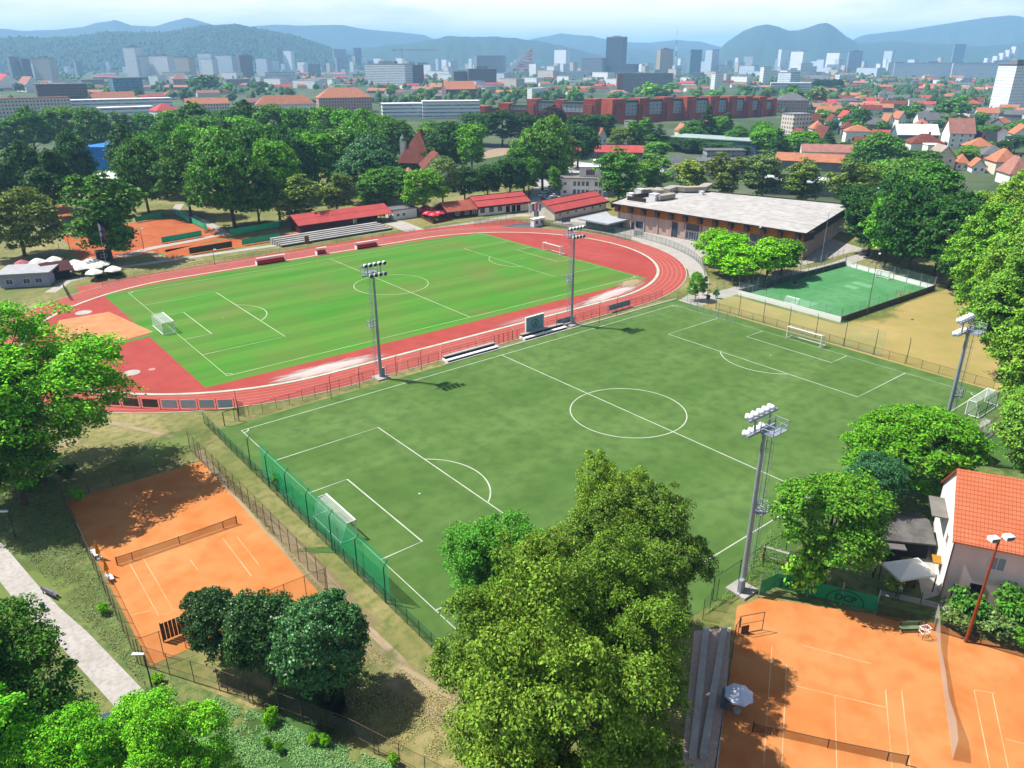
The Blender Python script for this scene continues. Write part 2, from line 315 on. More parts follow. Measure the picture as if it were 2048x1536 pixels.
# --- running track
CL, CR, RK, RO = Vector((-29.3, 86.3)), Vector((43.0, 86.0)), 41.6, 49.0
def stadium(r, dz=0.0, n=40):
    P = []
    for k in range(n+1):
        a = -math.pi/2 + math.pi*k/n; P.append((CR.x + r*math.cos(a), CR.y + r*math.sin(a), dz))
    for k in range(n+1):
        a = math.pi/2 + math.pi*k/n; P.append((CL.x + r*math.cos(a), CL.y + r*math.sin(a), dz))
    return P
structure('running_track', MB().poly(stadium(RO, Z['track'])), M_track)
structure('sprint_straight', MB().poly([(-52.5, 129.3, .040), (-40, 126, .040), (43, 127, .040), (70, 122, .040), (86, 125, .040), (84.5, 133.2, .040), (49, 139.3, .040), (0, 138.4, .040), (-52, 135.6, .040)][::1]), M_track)
structure('track_infield', MB().poly(stadium(RK, Z['infield'])), M_infield)
ring = MB()
ring.strip(stadium(RK), .72, .075, 0, True)
structure('track_kerb_line', ring, M_line)
lanes = MB()
for k in range(1, 6): lanes.strip(stadium(RK+1.22*k), .12, .07, 0, True)
for k in range(0, 8): lanes.strip([(-50, 128.3+1.22*k*.98), (0, 128.6+1.22*k), (70 if k < 4 else 60, 127.4+1.22*k*.8)], .1, .072)
for xs in range(-28, 40, 9):
    for k in range(6): lanes.strip([(xs+k*.8, 37.6+1.22*k), (xs+k*.8, 38.3+1.22*k)], .14, .071)
structure('lane_lines', lanes, M_lane)
structure('track_edge_line', MB().strip(stadium(RO-.1), .18, .073, 0, True), M_line)
M_wt = worn_mat('worn_turf', S('#6f8f52'), S('#7d9a60'))
worn('worn_takeoff_patch', M_worn, G(655, 737), 11.5, 2.6, math.radians(-1), .066)
worn('worn_runway', M_worn, G(1225, 588), 13.5, 2.4, math.radians(10), .066)
worn('dusty_runway', worn_mat('worn_dusty', S('#e0a8a2', .7), S('#d88a84', .7)), G(1090, 628), 15, 1.9, math.radians(0), .065)
worn('bare_corner', M_wdirt, G(1262, 566), 5.5, 3.0, .3, .068)
structure('sand_field', MB().poly(gpoly([(118, 641), (218, 624), (306, 664), (226, 687), (150, 696), (108, 668)], .058)), M_sand)
structure('grass_verge', MB().strip(g2([(215, 690), (262, 681), (306, 670)]), 1.5, .062), mat('verge_grass', S('#5f9a3c'), S('#6fae48'), scale=1.0))
def disc(px, py, r, z, mt, nm):
    c = G(px, py); structure(nm, MB().poly([(c.x+r*math.cos(2*math.pi*k/24), c.y+r*math.sin(2*math.pi*k/24), z) for k in range(24)]), mt)
disc(167, 625.5, 1.7, .064, M_path, 'throwing_circle'); disc(263.5, 746, 1.45, .064, M_path, 'throwing_circle'); disc(304, 739, .6, .062, M_lane, 'throwing_circle')
structure('asphalt_apron', MB().poly(gpoly([(998, 454), (1047, 445.5), (1082, 448), (1086, 456.5)], .06)), M_asph)
# --- grass pitch and artificial pitch with their markings
def football_lines(L, Wd, w, arcs=True):
    mb = MB(); h, v = L/2, Wd/2
    def ln(a, b): mb.strip([a, b], w, 0)
    mb.strip([(-h, -v), (h, -v), (h, v), (-h, v)], w, 0, 0, True); mb.strip([(0, -v), (0, v)], w, .004)
    mb.strip([(9.15*math.cos(2*math.pi*k/72), 9.15*math.sin(2*math.pi*k/72)) for k in range(72)], w, .008, 0, True)
    for s in (-1, 1):
        for dx, dy, z in ((16.5, 20.16, .004), (5.5, 9.16, .004)):
            mb.strip([(s*h, -dy), (s*(h-dx), -dy), (s*(h-dx), dy), (s*h, dy)], w, z)
        a0 = math.acos(5.5/9.15)
        mb.strip([(s*(h-11-9.15*math.cos(a)), 9.15*math.sin(a)) for a in [(-a0 + 2*a0*k/24) for k in range(25)]], w, .008)
        for t in (-1, 1): mb.strip([(s*(h-1.0*math.cos(a)), t*(v-1.0*math.sin(a))) for a in [math.pi/2*k/8 for k in range(9)]], w, .008)
        mb.poly([(s*(h-11)+.16*math.cos(k), .16*math.sin(k), .004) for k in [2*math.pi*i/12 for i in range(12)]])
    return mb
PL, PW, PC, PT = 105.7, 67.0, Vector((9.118, 87.955)), -0.0079
gp = structure('grass_pitch', MB().poly([(-57.6, -36.4, 0), (53.6, -36.2, 0), (53.8, 34.6, 0), (30, 37.8, 0), (-20, 38.6, 0), (-45, 37.4, 0), (-57.9, 34.6, 0)]), M_pitch, (PC.x, PC.y, Z['pitch']), PT)
structure('grass_pitch_markings', football_lines(PL, PW, .21), M_linew, (PC.x, PC.y, Z['line']), PT)
TL, TW = 100.17, 64.61
structure('artificial_pitch', MB().poly([(-53.0, -37.2, .03), (53.6, -37.2, .03), (53.6, 34.9, .03), (-53.0, 34.9, .03)]), M_turf)
structure('artificial_pitch_markings', football_lines(TL, TW, .19), M_line, (0, 0, .042))
# --- small bright pitch
SP = [G(1476, 590).xy, G(1681, 645).xy, G(1868, 580).xy, G(1690, 531).xy]
structure('small_pitch', MB().poly([(p.x, p.y, .03) for p in SP]), M_small)
def spq(u, v): return SP[0]*(1-u)*(1-v) + SP[1]*v*(1-u) + SP[2]*u*v + SP[3]*u*(1-v)   # u along the long side, v across
smk = MB()
smk.strip([spq(.02, .05), spq(.98, .05), spq(.98, .95), spq(.02, .95)], .12, .04, 0, True); smk.strip([spq(.5, .05), spq(.5, .95)], .12, .044)
for a, b in ((.02, .17), (.98, .83)): smk.strip([spq(a, .25), spq(b, .25), spq(b, .75), spq(a, .75)], .12, .044)
structure('small_pitch_markings', smk, mat('pale_marking', S('#a9dcae', .75), rough=.8))
structure('turf_patch', MB().poly([tuple(spq(u, v)) + (.036,) for u, v in ((.06, .42), (.06, .6), (.2, .6), (.2, .42))]).poly([tuple(spq(u, v)) + (.036,) for u, v in ((.6, .42), (.6, .55), (.66, .55), (.66, .42))]).poly([tuple(spq(u, v)) + (.036,) for u, v in ((.7, .4), (.7, .6), (.76, .6), (.76, .4))]), M_small2)
# --- clay courts
structure('clay_court', MB().poly([(-74.8, -9.9, .03), (-58.0, -9.9, .03), (-58.0, 26.5, .03), (-74.8, 26.9, .03)]), M_clay)
structure('clay_courts', MB().poly(gpoly([(1522, 1196), (1870, 1247), (2048, 1306), (2300, 1385), (2300, 1750), (1415, 1750), (1436, 1536), (1474, 1213)], .03)), M_clay)
cl = MB()
def cl_line(a, b, w=.09, z=.04): cl.strip([G(*a).xy, G(*b).xy], w, z)
for a, b in [((258.8, 1125.7), (316.8, 1231)), ((285.7, 1115), (347, 1221)), ((445, 1076), (503, 1152.6)), ((474, 1074), (517.6, 1129.8)), ((327, 1231), (440, 1187)), ((380, 1120), (396, 1140)), ((262, 1231), (300, 1222)),
             ((1803, 1380), (1822, 1560)), ((1771, 1380), (1786, 1560)), ((1575, 1368.6), (1774, 1416)), ((1669.7, 1392), (1674, 1560)), ((1573, 1328), (1563, 1540)), ((1544, 1293), (1527, 1530)), ((1602, 1290), (1742, 1328)),
             ((1948, 1380.5), (1981, 1545)), ((1984, 1385.6), (2018, 1545)), ((1948, 1380), (1990, 1387)), ((2011, 1479), (2060, 1491))]: cl_line(a, b)
structure('court_lines', cl, M_clayl)
farclay = [[(120, 470), (300, 440), (350, 438), (470, 470), (310, 510), (160, 520)], [(330, 500), (460, 478), (560, 468), (640, 462), (590, 478), (335, 517)], [(100, 415), (130, 410), (150, 432), (108, 440)]]
for i, q in enumerate(farclay): structure('far_clay_court', MB().poly(gpoly(q, .03)), M_clay2)
# --- paths and paving
structure('hall_forecourt', MB().poly(gpoly([(1100, 447), (1145, 456), (1200, 464), (1270, 481), (1340, 508), (1376, 540), (1383, 570), (1372, 600), (1410, 608), (1418, 560), (1402, 515), (1420, 505), (1600, 532), (1700, 505), (1735, 500), (1640, 470), (1608, 523), (1251, 457), (1212, 422), (1130, 438)], .02)), M_path)
structure('footpath', MB().poly(gpoly([(1357, 601), (1390, 582), (1417, 588), (1478, 571), (1560, 548), (1650, 530), (1740, 500), (1745, 512), (1660, 544), (1560, 564), (1478, 588), (1404, 611), (1383, 611)], .026)), M_path)
def walk(name, px, w, mt=None, z=.022): structure(name, MB().strip(g2(px), w, z), mt or M_path)
walk('footpath', [(846, 462), (940, 447), (1030, 431), (1080, 430)], 4.2); walk('footpath', [(785, 444), (800, 449), (838, 465)], 7, z=.024)
walk('footpath', [(100, 585), (135, 562), (246, 534), (350, 519), (470, 502), (556, 490), (640, 476)], 2.6)
walk('footpath', [(240, 513), (300, 497), (380, 482), (452, 467), (405, 442), (352, 420), (360, 408)], 3.2, z=.033)
walk('footpath', [(215, 520), (300, 505), (330, 520)], 3.0, M_earth, z=.036)
walk('footpath', [(-170, 950), (-95, 1025), (-12, 1106), (50, 1182), (93, 1228), (150, 1280), (200, 1334), (254, 1392), (322, 1465), (412, 1545), (512, 1640)], 2.5, z=.03)
walk('trodden_path', [(215, 843), (250, 852), (320, 867), (380, 885), (420, 930), (470, 990), (560, 1075), (640, 1150), (720, 1240), (800, 1320), (880, 1420)], .8, M_earth, .018)
worn('trodden_ground', M_wdirt, G(560, 1080), 1.6, 22, math.radians(3), .024); worn('trodden_ground', M_wdirt, G(820, 1370), 2.2, 16, math.radians(14), .024)
worn('bare_ground', M_wdirt, G(128, 888), 3.0, 2.4, 0, .024); worn('bare_ground', M_wdirt, G(610, 1120), 1.2, 16, .0, .026)
for px, py, a, b in ((1720, 610, 14, 9), (60, 1180, 5, 8), (330, 900, 8, 5), (650, 1430, 9, 4), (560, 1490, 10, 5)): worn('greener_grass', M_wgr, G(px, py), a, b, .4, .027)
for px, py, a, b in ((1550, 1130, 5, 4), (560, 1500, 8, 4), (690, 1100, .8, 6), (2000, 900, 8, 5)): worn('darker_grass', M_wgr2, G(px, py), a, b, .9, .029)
structure('blue_play_court', MB().poly(gpoly([(196, 1432), (250, 1415), (330, 1500), (250, 1540)], .036)), M_blue)
structure('play_court_markings', MB().strip(g2([(229, 1456), (242, 1468)]), .13, .044).strip(g2([(252, 1478), (262, 1488)]), .13, .044).strip(g2([(226, 1490), (253, 1470)]), .1, .044, 1), [M_line, mat('yellow_paint', S('#c9a046'))])
structure('car_park', MB().poly(gpoly([(1052, 408), (1085, 340), (1110, 318), (1215, 330), (1215, 398), (1125, 405)], .02)), M_park)
structure('street', MB().strip(g2([(1090, 360), (1120, 315), (1140, 290), (1100, 276), (960, 300)]), 9, .026), M_asph)
structure('gravel_yard', MB().poly(gpoly([(965, 318), (970, 298), (1045, 292), (1040, 305)], .02)), M_earth)
structure('street', MB().strip(g2([(2014, 300), (2006, 262), (2010, 225), (2022, 200)]), 9, .02), M_path)
structure('brick_walk', MB().poly(gpoly([(1388, 1262), (1462, 1255), (1440, 1560), (1360, 1560)], .022)), mat('brick_paving', S('#d8c2b2', 1.0), S('#bfa898', 1.0), scale=2.0, stretch=(1, 3, 1, .5)))
# ================================================================== trees
LEAF = leaf_mat('leaves'); LEAFG = leaf_mat('glossy_leaves', rough=.42, spec=.4, trans=.1, var=.5)
BARK = mat("bark", lin("#6b5a48", .6), lin("#4c4036", .6), scale=3)
def foliage(name, rx, ry, rz, cz, nl, nc, kl, leaf, rc, seed, mats, zmin=None, lobe=(.38, .55), spread=.62, up=.55, flat=1.0, cone=False, inner=.22):
    """Crown of leaf-sized faces: lobes fill the crown, clumps sit on the lobes, leaves sit round each clump."""
    g = np.random.default_rng(seed); R = np.array([rx, ry, rz])
    d = g.normal(size=(nl, 3)); d /= np.linalg.norm(d, axis=1)[:, None]
    lc = d*(g.random((nl, 1))**.4)*spread
    lr = g.uniform(lobe[0], lobe[1], nl)
    if cone:
        t = np.linspace(0, 1, nl); lc = np.stack([g.normal(0, .05, nl), g.normal(0, .05, nl), -1+2*t*.97], 1); lr = (1-t)*.75+.1
    C, N = [], []
    w = lr**2; w /= w.sum(); pick = g.choice(nl, nc*3, p=w)
    q = g.normal(size=(nc*3, 3)); q /= np.linalg.norm(q, axis=1)[:, None]; q[:, 2] = np.where(q[:, 2] < -.55, -q[:, 2], q[:, 2])
    rad = np.where(g.random(nc*3) < inner, g.uniform(.55, .85, nc*3), g.uniform(.86, 1.17, nc*3))
    sc = np.array([1, 1, .42 if cone else 1.0])
    P = lc[pick] + q*sc*(lr[pick]*rad)[:, None]
    dd = np.linalg.norm(P[:, None, :]-lc[None], axis=2)/lr[None]; dd[np.arange(len(P)), pick] = 9
    ok = dd.min(1) > (.3 if cone else .72)
    P, q = P[ok][:nc], q[ok][:nc]
    P = P*R; n = len(P)
    cs = rc*g.uniform(.45, 1.45, n)
    o = g.normal(size=(n, kl, 3)); o /= np.linalg.norm(o, axis=2)[:, :, None]; o[:, :, 2] = np.abs(o[:, :, 2])*.85-.15
    rr = g.random((n, kl, 1))**.45
    X = P[:, None, :] + o*rr*cs[:, None, None]*np.array([1.25, 1.25, .8*flat]); X[:, :, 2] -= .25*(o[:, :, 0]**2+o[:, :, 1]**2)*cs[:, None]
    nrm = o*.5 + q[:, None, :]*.45 + np.array([0, 0, up]) + g.normal(size=(n, kl, 3))*.6
    X = X.reshape(-1, 3); nrm = nrm.reshape(-1, 3); nrm /= np.linalg.norm(nrm, axis=1)[:, None]
    X[:, 2] += cz
    if zmin is not None:
        k = X[:, 2] > zmin; X, nrm = X[k], nrm[k]
    m = len(X); a = np.cross(nrm, g.normal(size=(m, 3))); a /= np.linalg.norm(a, axis=1)[:, None]; b = np.cross(nrm, a)
    L = leaf*g.uniform(.65, 1.35, (m, 1)); wd = L*g.uniform(.5, .75, (m, 1))
    bend = nrm*L*.14
    V = np.stack([X-a*L*.5-bend, X+b*wd*.5, X+a*L*.5-bend, X-b*wd*.5], 1).reshape(-1, 3)
    me = bpy.data.meshes.new(name); me.vertices.add(4*m); me.vertices.foreach_set('co', V.ravel().astype(np.float32))
    me.loops.add(4*m); me.loops.foreach_set('vertex_index', np.arange(4*m, dtype=np.int32)); me.polygons.add(m)
    me.polygons.foreach_set('loop_start', np.arange(0, 4*m, 4, dtype=np.int32)); me.polygons.foreach_set('loop_total', np.full(m, 4, dtype=np.int32))
    for x in mats: me.materials.append(x)
    me.update(calc_edges=True); return me
def trunk_mesh(name, H, r, cw, seed, lo=.22, n=7):
    g = random.Random(seed); mb = MB(); p = Vector((0, 0, -.3)); rr = r
    k = 6
    for i in range(k):
        q = Vector((g.uniform(-.1, .1)*r*3, g.uniform(-.1, .1)*r*3, H*.72*(i+1)/k)); r2 = r*(1-.8*(i+1)/k)
        mb.tube(p, q, rr, r2, n); 
        if i >= 1:
            for _ in range(3):
                a = g.uniform(0, 6.28); e = q + Vector((math.cos(a), math.sin(a), .4))*cw*g.uniform(.12, .24)*(1-.75*i/k); mb.tube(p.lerp(q, g.random()), e, r2*.55+.02, .03, 5)
                e2 = e + Vector((math.cos(a+.6), math.sin(a+.6), .5))*cw*.06; mb.tube(e, e2, .05, .02, 4)
        p, rr = q, r2
    mb.tube((0, 0, -.3), (0, 0, .5), r*1.6, r, n)
    return mb.mesh(name, BARK)
PROTO = {}
def proto(key, H, Wd, r, fol, mats=None):
    PROTO[key] = dict(H=H, W=Wd, trunk=trunk_mesh('trunk', H, r, Wd, sum(map(ord, key))), crown=fol)
LM, LG = [LEAF], [LEAFG]
proto('linden', 22, 17, .5, foliage('crown', 8.2, 8.2, 9.8, 11.8, 44, 780, 180, .23, .85, 3, LM, zmin=1.2, lobe=(.19, .31), spread=.86, up=.5))
proto('linden2', 22, 17, .5, foliage('crown', 8.2, 8.2, 9.6, 12.0, 40, 760, 165, .24, .85, 8, LM, zmin=1.5, lobe=(.2, .34), spread=.84, up=.5))
proto('lime', 10, 9, .22, foliage('crown', 4.2, 4.2, 4.4, 5.4, 7, 440, 110, .27, .62, 5, LG, zmin=.9, lobe=(.55, .75), spread=.42, up=.25))
proto('lime2', 10, 9, .22, foliage('crown', 4.2, 4.2, 4.4, 5.4, 8, 420, 110, .27, .62, 15, LG, zmin=.9, lobe=(.5, .72), spread=.45, up=.25))
proto('plane', 22, 17, .5, foliage('crown', 7.8, 7.8, 9.4, 12.0, 34, 600, 110, .27, .95, 21, LM, zmin=2.6, lobe=(.16, .3), spread=.88, up=.45))
proto('robinia', 13, 12, .3, foliage('crown', 5.6, 5.6, 5.6, 7.2, 22, 520, 150, .2, .75, 31, LM, zmin=2.0, lobe=(.28, .42), spread=.74, up=.7, flat=.7))
proto('robinia2', 13, 12, .3, foliage('crown', 5.6, 5.6, 5.4, 7.4, 20, 460, 150, .2, .75, 37, LM, zmin=2.4, lobe=(.28, .42), spread=.8, up=.7, flat=.7))
proto('chestnut', 16, 17, .45, foliage('crown', 8.0, 8.0, 7.2, 8.8, 16, 620, 90, .34, .95, 41, LM, zmin=1.0, lobe=(.42, .6), spread=.5, up=.6))
proto('maple', 12, 10, .3, foliage('crown', 4.7, 4.7, 5.2, 6.6, 12, 460, 90, .27, .68, 44, LM, zmin=1.3, lobe=(.4, .6), spread=.55, up=.55))
proto('row', 26, 16, .5, foliage('crown', 7.6, 7.6, 12.2, 13.6, 30, 720, 84, .5, 1.15, 51, LM, zmin=.6, lobe=(.26, .4), spread=.78, up=.5))
proto('row2', 26, 16, .5, foliage('crown', 7.6, 7.6, 12.0, 13.8, 28, 700, 84, .5, 1.15, 57, LM, zmin=.6, lobe=(.28, .42), spread=.78, up=.5))
for i, sd_ in enumerate((61, 62, 63)):
    proto('mround%d' % i, 20, 14.3, .4, foliage('crown', 7.6, 7.6, 9.6, 10.4, 14, 270, 40, .85, 1.5, sd_, LM, zmin=.6, lobe=(.38, .58), spread=.55, up=.55))
    proto('mbroad%d' % i, 20, 19.5, .5, foliage('crown', 10.4, 10.4, 9.6, 10.2, 19, 350, 40, .9, 1.75, sd_+10, LM, zmin=.6, lobe=(.3, .48), spread=.66, up=.6))
    proto('mairy%d' % i, 20, 11.8, .32, foliage('crown', 6.2, 6.2, 9.6, 10.4, 20, 250, 36, .75, 1.2, sd_+20, LM, zmin=.6, lobe=(.2, .34), spread=.82, up=.5))
    proto('mcone%d' % i, 20, 9, .3, foliage('crown', 5.2, 5.2, 9.8, 10.2, 16, 240, 22, .8, .9, sd_+30, LM, zmin=.6, cone=True, up=.35))
    proto('fround%d' % i, 15, 13, .35, foliage('crown', 6.2, 6.2, 7.0, 8.0, 8, 90, 13, 1.9, 1.9, sd_+40, LM, zmin=.5, lobe=(.4, .6), spread=.5, up=.55))
    proto('fcone%d' % i, 15, 6, .3, foliage('crown', 3.6, 3.6, 7.4, 7.6, 10, 80, 12, 1.4, .9, sd_+50, LM, zmin=.4, cone=True, up=.35))
proto('shrub', 2.0, 2.2, .05, foliage('crown', 1.0, 1.0, .95, 1.0, 6, 70, 22, .22, .3, 71, LM, zmin=.02, lobe=(.45, .7), spread=.45, up=.5))
proto('shrub2', 2.0, 2.2, .05, foliage('crown', 1.05, 1.05, .9, .95, 9, 60, 22, .24, .34, 73, LM, zmin=.02, lobe=(.35, .55), spread=.6, up=.5))
TONE = dict(dk=(0.030, 0.084, 0.022), md=(0.058, 0.152, 0.026), br=(0.092, 0.240, 0.018), vb=(0.136, 0.320, 0.013), ol=(0.120, 0.164, 0.040), bl=(0.040, 0.112, 0.062), pu=(0.048, 0.028, 0.032), yl=(0.184, 0.216, 0.048), lm=(0.096, 0.200, 0.036), gy=(0.120, 0.176, 0.080))
TWORD = dict(dk='dark green', md='mid green', br='bright green', vb='vivid light green', ol='olive green', bl='bluish green', pu='purple-brown', yl='yellowish green', lm='fresh green', gy='greyish green')
FWORD = dict(round='round', broad='broad-crowned', airy='open-crowned', cone='conical', tall='tall')
_rt = random.Random(4)
def jit(c, a=.16): k = 1.32*_rt.uniform(1-a, 1+a); return tuple(max(.003, x*k*s*_rt.uniform(.93, 1.07)) for x, s in zip(c, (.98, 1.06, .62)))
def plant_tree(p, H, Wd, key, tone, label, cat='tree', group=None, name='tree', rz=None):
    P = PROTO[key]; col = jit(TONE[tone] if isinstance(tone, str) else tone, .10)
    rz = _rt.uniform(0, 6.28) if rz is None else rz
    root = thing(name, label, cat, (p[0], p[1], 0), rz, group); root.scale = (Wd/P['W'], Wd/P['W'], H/P['H'])
    put('trunk', P['trunk'], root); put('crown', P['crown'], root, color=col); return root
def TREE(px, base, top, w, key, tone, label, group=None, name='tree', rz=None, cat='tree'):
    p = G(px, base); return plant_tree(p, HT(px, base, top)*1.0, w*mpp(p), key, tone, label, cat, group, name, rz)
def pick_key(form, dist):
    i = _rt.randrange(3)
    if dist > 520: return ('fcone%d' if form == 'cone' else 'fround%d') % i
    return {'round': 'mround%d', 'broad': 'mbroad%d', 'airy': 'mairy%d', 'tall': 'mairy%d', 'cone': 'mcone%d'}[form] % i
def zone(where, rows, group, name='tree'):
    """rows: (x, base row, top row, width, form, tone); the label names tone, form and place, and counts only where two look alike."""
    rows = sorted(rows, key=lambda r: r[0]); kinds = {}
    for r in rows: kinds.setdefault((r[5], r[4]), []).append(r)
    for r in rows:
        k = kinds[(r[5], r[4])]; i = k.index(r)
        lab = '%s %s tree %s' % (TWORD[r[5]], FWORD[r[4]], where)
        if len(k) > 1: lab += ', ' + ('leftmost' if i == 0 else 'rightmost' if i == len(k)-1 else ordinal(i) + ' from left')
        p = G(r[0], r[1]); TREE(r[0], r[1], r[2], r[3], pick_key(r[4], depth(p)), r[5], lab, group, {'cone': 'conifer'}.get(r[4], name))

# ---- near trees
LND = 'lindens by the pitch'; LO = (.112, .178, .030)
TREE(1045, 1560, 1072, 330, 'linden', LO, 'big olive-green linden at the front left of the clump before the artificial pitch', LND, 'linden', 1.0)
TREE(1222, 1530, 1084, 315, 'linden2', LO, 'big olive-green linden at the front right of the clump by the brick walk', LND, 'linden', 2.6)
TREE(1105, 1800, 1190, 450, 'linden', (.12, .18, .032), 'huge olive-green linden cut by the lower edge, widest of its clump', LND, 'linden', 4.1)
TREE(1262, 1340, 978, 285, 'linden2', (.105, .17, .03), 'olive linden rising behind the front pair, over the halfway line', LND, 'linden', 2.0)
TREE(1222, 1260, 884, 185, 'linden2', (.14, .215, .04), 'tallest narrow linden at the very back of the clump', LND, 'linden', 4.0)
TREE(1120, 1310, 1030, 190, 'linden2', (.13, .195, .036), 'mid-size linden between the bright loose tree and the tallest narrow linden', LND, 'linden', 5.0)
TREE(985, 1265, 1002, 240, 'robinia', (.068, .19, .03), 'bright green loose tree at the left rear of the linden clump')
TREE(448, 1325, 1160, 128, 'lime', 'dk', 'small dark green round tree, left of the three in a row by the clay court', 'round trees by the clay court', 'lime_tree', .4)
TREE(548, 1365, 1172, 168, 'lime2', 'dk', 'dark green round tree, middle of the three in a row by the clay court', 'round trees by the clay court', 'lime_tree', 2.4)
TREE(655, 1400, 1186, 190, 'lime', (.045, .125, .055), 'dark green round tree, right and largest of the three by the clay court', 'round trees by the clay court', 'lime_tree', 5.0)
TREE(78, 962, 556, 440, 'plane', (.12, .33, .022), 'tall bright green airy tree towering left of the running track', None, 'plane_tree', .5)
TREE(50, 1010, 680, 260, 'robinia2', (.05, .13, .024), 'darker lower tree at the foot of the tall airy tree left of the track')
TREE(40, 1600, 1140, 390, 'robinia', (.05, .13, .022), 'dark green tree at the bottom left corner beside the footpath', None, 'tree', 1.2)
TREE(20, 1660, 1225, 370, 'robinia2', (.10, .30, .02), 'bright green fine-leaved tree filling the bottom left corner')
TREE(172, 1690, 1366, 265, 'robinia', (.115, .31, .02), 'bright green feathery tree over the blue play court, left of two')
TREE(378, 1650, 1354, 255, 'robinia2', (.125, .33, .022), 'bright green loose tree over the footpath, right of the two above the play court')
TREE(1798, 985, 800, 262, 'chestnut', (.085, .22, .018), 'big round green tree by the near touchline behind the orange-roofed house', None, 'chestnut_tree', .8)
TREE(1735, 1050, 895, 118, 'maple', 'bl', 'bluish grey-green tree between the big round tree and the maple')
TREE(1640, 1165, 936, 215, 'maple', (.072, .20, .024), 'green maple behind the green windscreen of the right clay court', None, 'maple_tree', 2.2)
TREE(1610, 1180, 1085, 90, 'shrub2', (.15, .34, .04), 'light green bushy shrub at the foot of the maple', None, 'bush', cat='bush')
right = [(2048, 990, 690, 150, 'row', (0.132, 0.256, 0.046), 'nearest'), (2050, 870, 545, 180, 'row2', (0.139, 0.279, 0.043), 'second'), (1998, 758, 470, 160, 'row', (0.124, 0.256, 0.043), 'third'),
         (1945, 640, 395, 140, 'row2', (0.132, 0.279, 0.039), 'fourth'), (2030, 680, 380, 170, 'row', (0.139, 0.271, 0.043), 'fifth'), (1995, 560, 330, 150, 'row2', (0.155, 0.287, 0.039), 'sixth'), (2060, 600, 330, 150, 'row', (0.139, 0.264, 0.039), 'seventh')]
for x, b, t, w_, k, c, nm in right:
    TREE(x, b, t, w_, k, c, '%s tall light green tree of the row along the right edge' % nm, 'tall trees along the right edge')
zone('in the dark clump behind the small pitch', [(1735, 512, 395, 110, 'round', 'dk'), (1768, 535, 382, 100, 'round', 'br'), (1815, 548, 365, 130, 'broad', 'dk'), (1868, 552, 350, 130, 'broad', 'dk'), (1900, 575, 395, 120, 'round', 'dk'), (1925, 590, 430, 100, 'round', 'dk'), (1795, 500, 350, 120, 'broad', 'dk'), (1850, 470, 322, 120, 'round', 'md'), (1715, 470, 370, 90, 'round', 'dk')], 'dark trees behind the small pitch')
zone('beside the sports hall front', [(1426, 532, 455, 62, 'round', 'vb'), (1452, 550, 468, 80, 'round', 'vb'), (1484, 562, 490, 90, 'round', 'vb'), (1532, 562, 476, 92, 'round', 'vb'), (1562, 550, 478, 84, 'round', 'br')], 'vivid green trees by the hall')
TREE(1390, 600, 545, 32, 'mround0', 'br', 'small young green tree beside the bend in the footpath by the track')
zone('in the row behind the sports hall', [(1236, 408, 294, 92, 'tall', 'md'), (1302, 398, 305, 74, 'airy', 'lm'), (1378, 395, 312, 78, 'airy', 'yl'), (1446, 398, 303, 78, 'airy', 'ol'), (1522, 402, 300, 92, 'airy', 'gy'), (1602, 412, 316, 80, 'airy', 'ol'), (1688, 430, 310, 92, 'airy', 'ol')], 'row of trees behind the sports hall')
zone('between the low buildings behind the hall', [(1108, 392, 327, 40, 'airy', 'lm'), (1340, 300, 268, 70, 'broad', 'dk'), (1385, 305, 275, 60, 'round', 'dk'), (1310, 318, 282, 55, 'round', 'br'), (1430, 310, 283, 70, 'round', 'dk'), (1475, 318, 290, 60, 'round', 'dk'), (1555, 322, 245, 48, 'cone', 'dk'), (1528, 312, 245, 62, 'broad', 'br'), (1600, 318, 262, 66, 'round', 'br'), (1640, 320, 282, 56, 'round', 'md'), (1690, 322, 284, 56, 'round', 'dk'), (1655, 300, 258, 40, 'cone', 'dk'), (1732, 330, 285, 48, 'round', 'dk'), (1755, 350, 258, 100, 'broad', 'md'), (1780, 400, 300, 105, 'broad', 'lm'), (1715, 420, 330, 90, 'airy', 'ol'), (1835, 350, 300, 80, 'round', 'md'), (1300, 290, 262, 36, 'round', 'dk')], 'trees behind the hall')
# ---- park wood on the left
zone('along the front edge of the park wood', [(50, 512, 365, 140, 'broad', 'ol'), (222, 520, 335, 140, 'airy', 'md'), (225, 522, 400, 90, 'airy', 'md'), (115, 440, 290, 105, 'airy', 'dk'), (298, 425, 262, 105, 'broad', 'md'), (382, 432, 272, 100, 'round', 'md'), (470, 455, 268, 150, 'broad', 'md'), (560, 440, 278, 90, 'round', 'br'), (520, 452, 320, 90, 'round', 'md'), (596, 448, 345, 96, 'airy', 'ol'), (675, 432, 342, 74, 'airy', 'ol'), (748, 405, 276, 128, 'broad', 'bl'), (772, 420, 335, 98, 'round', 'md'), (848, 428, 333, 80, 'round', 'br'), (886, 410, 314, 66, 'round', 'gy'), (930, 405, 332, 70, 'round', 'dk'), (975, 402, 328, 70, 'round', 'dk'), (1020, 398, 312, 76, 'round', 'dk'), (1058, 390, 315, 50, 'round', 'md')], 'front trees of the park wood')
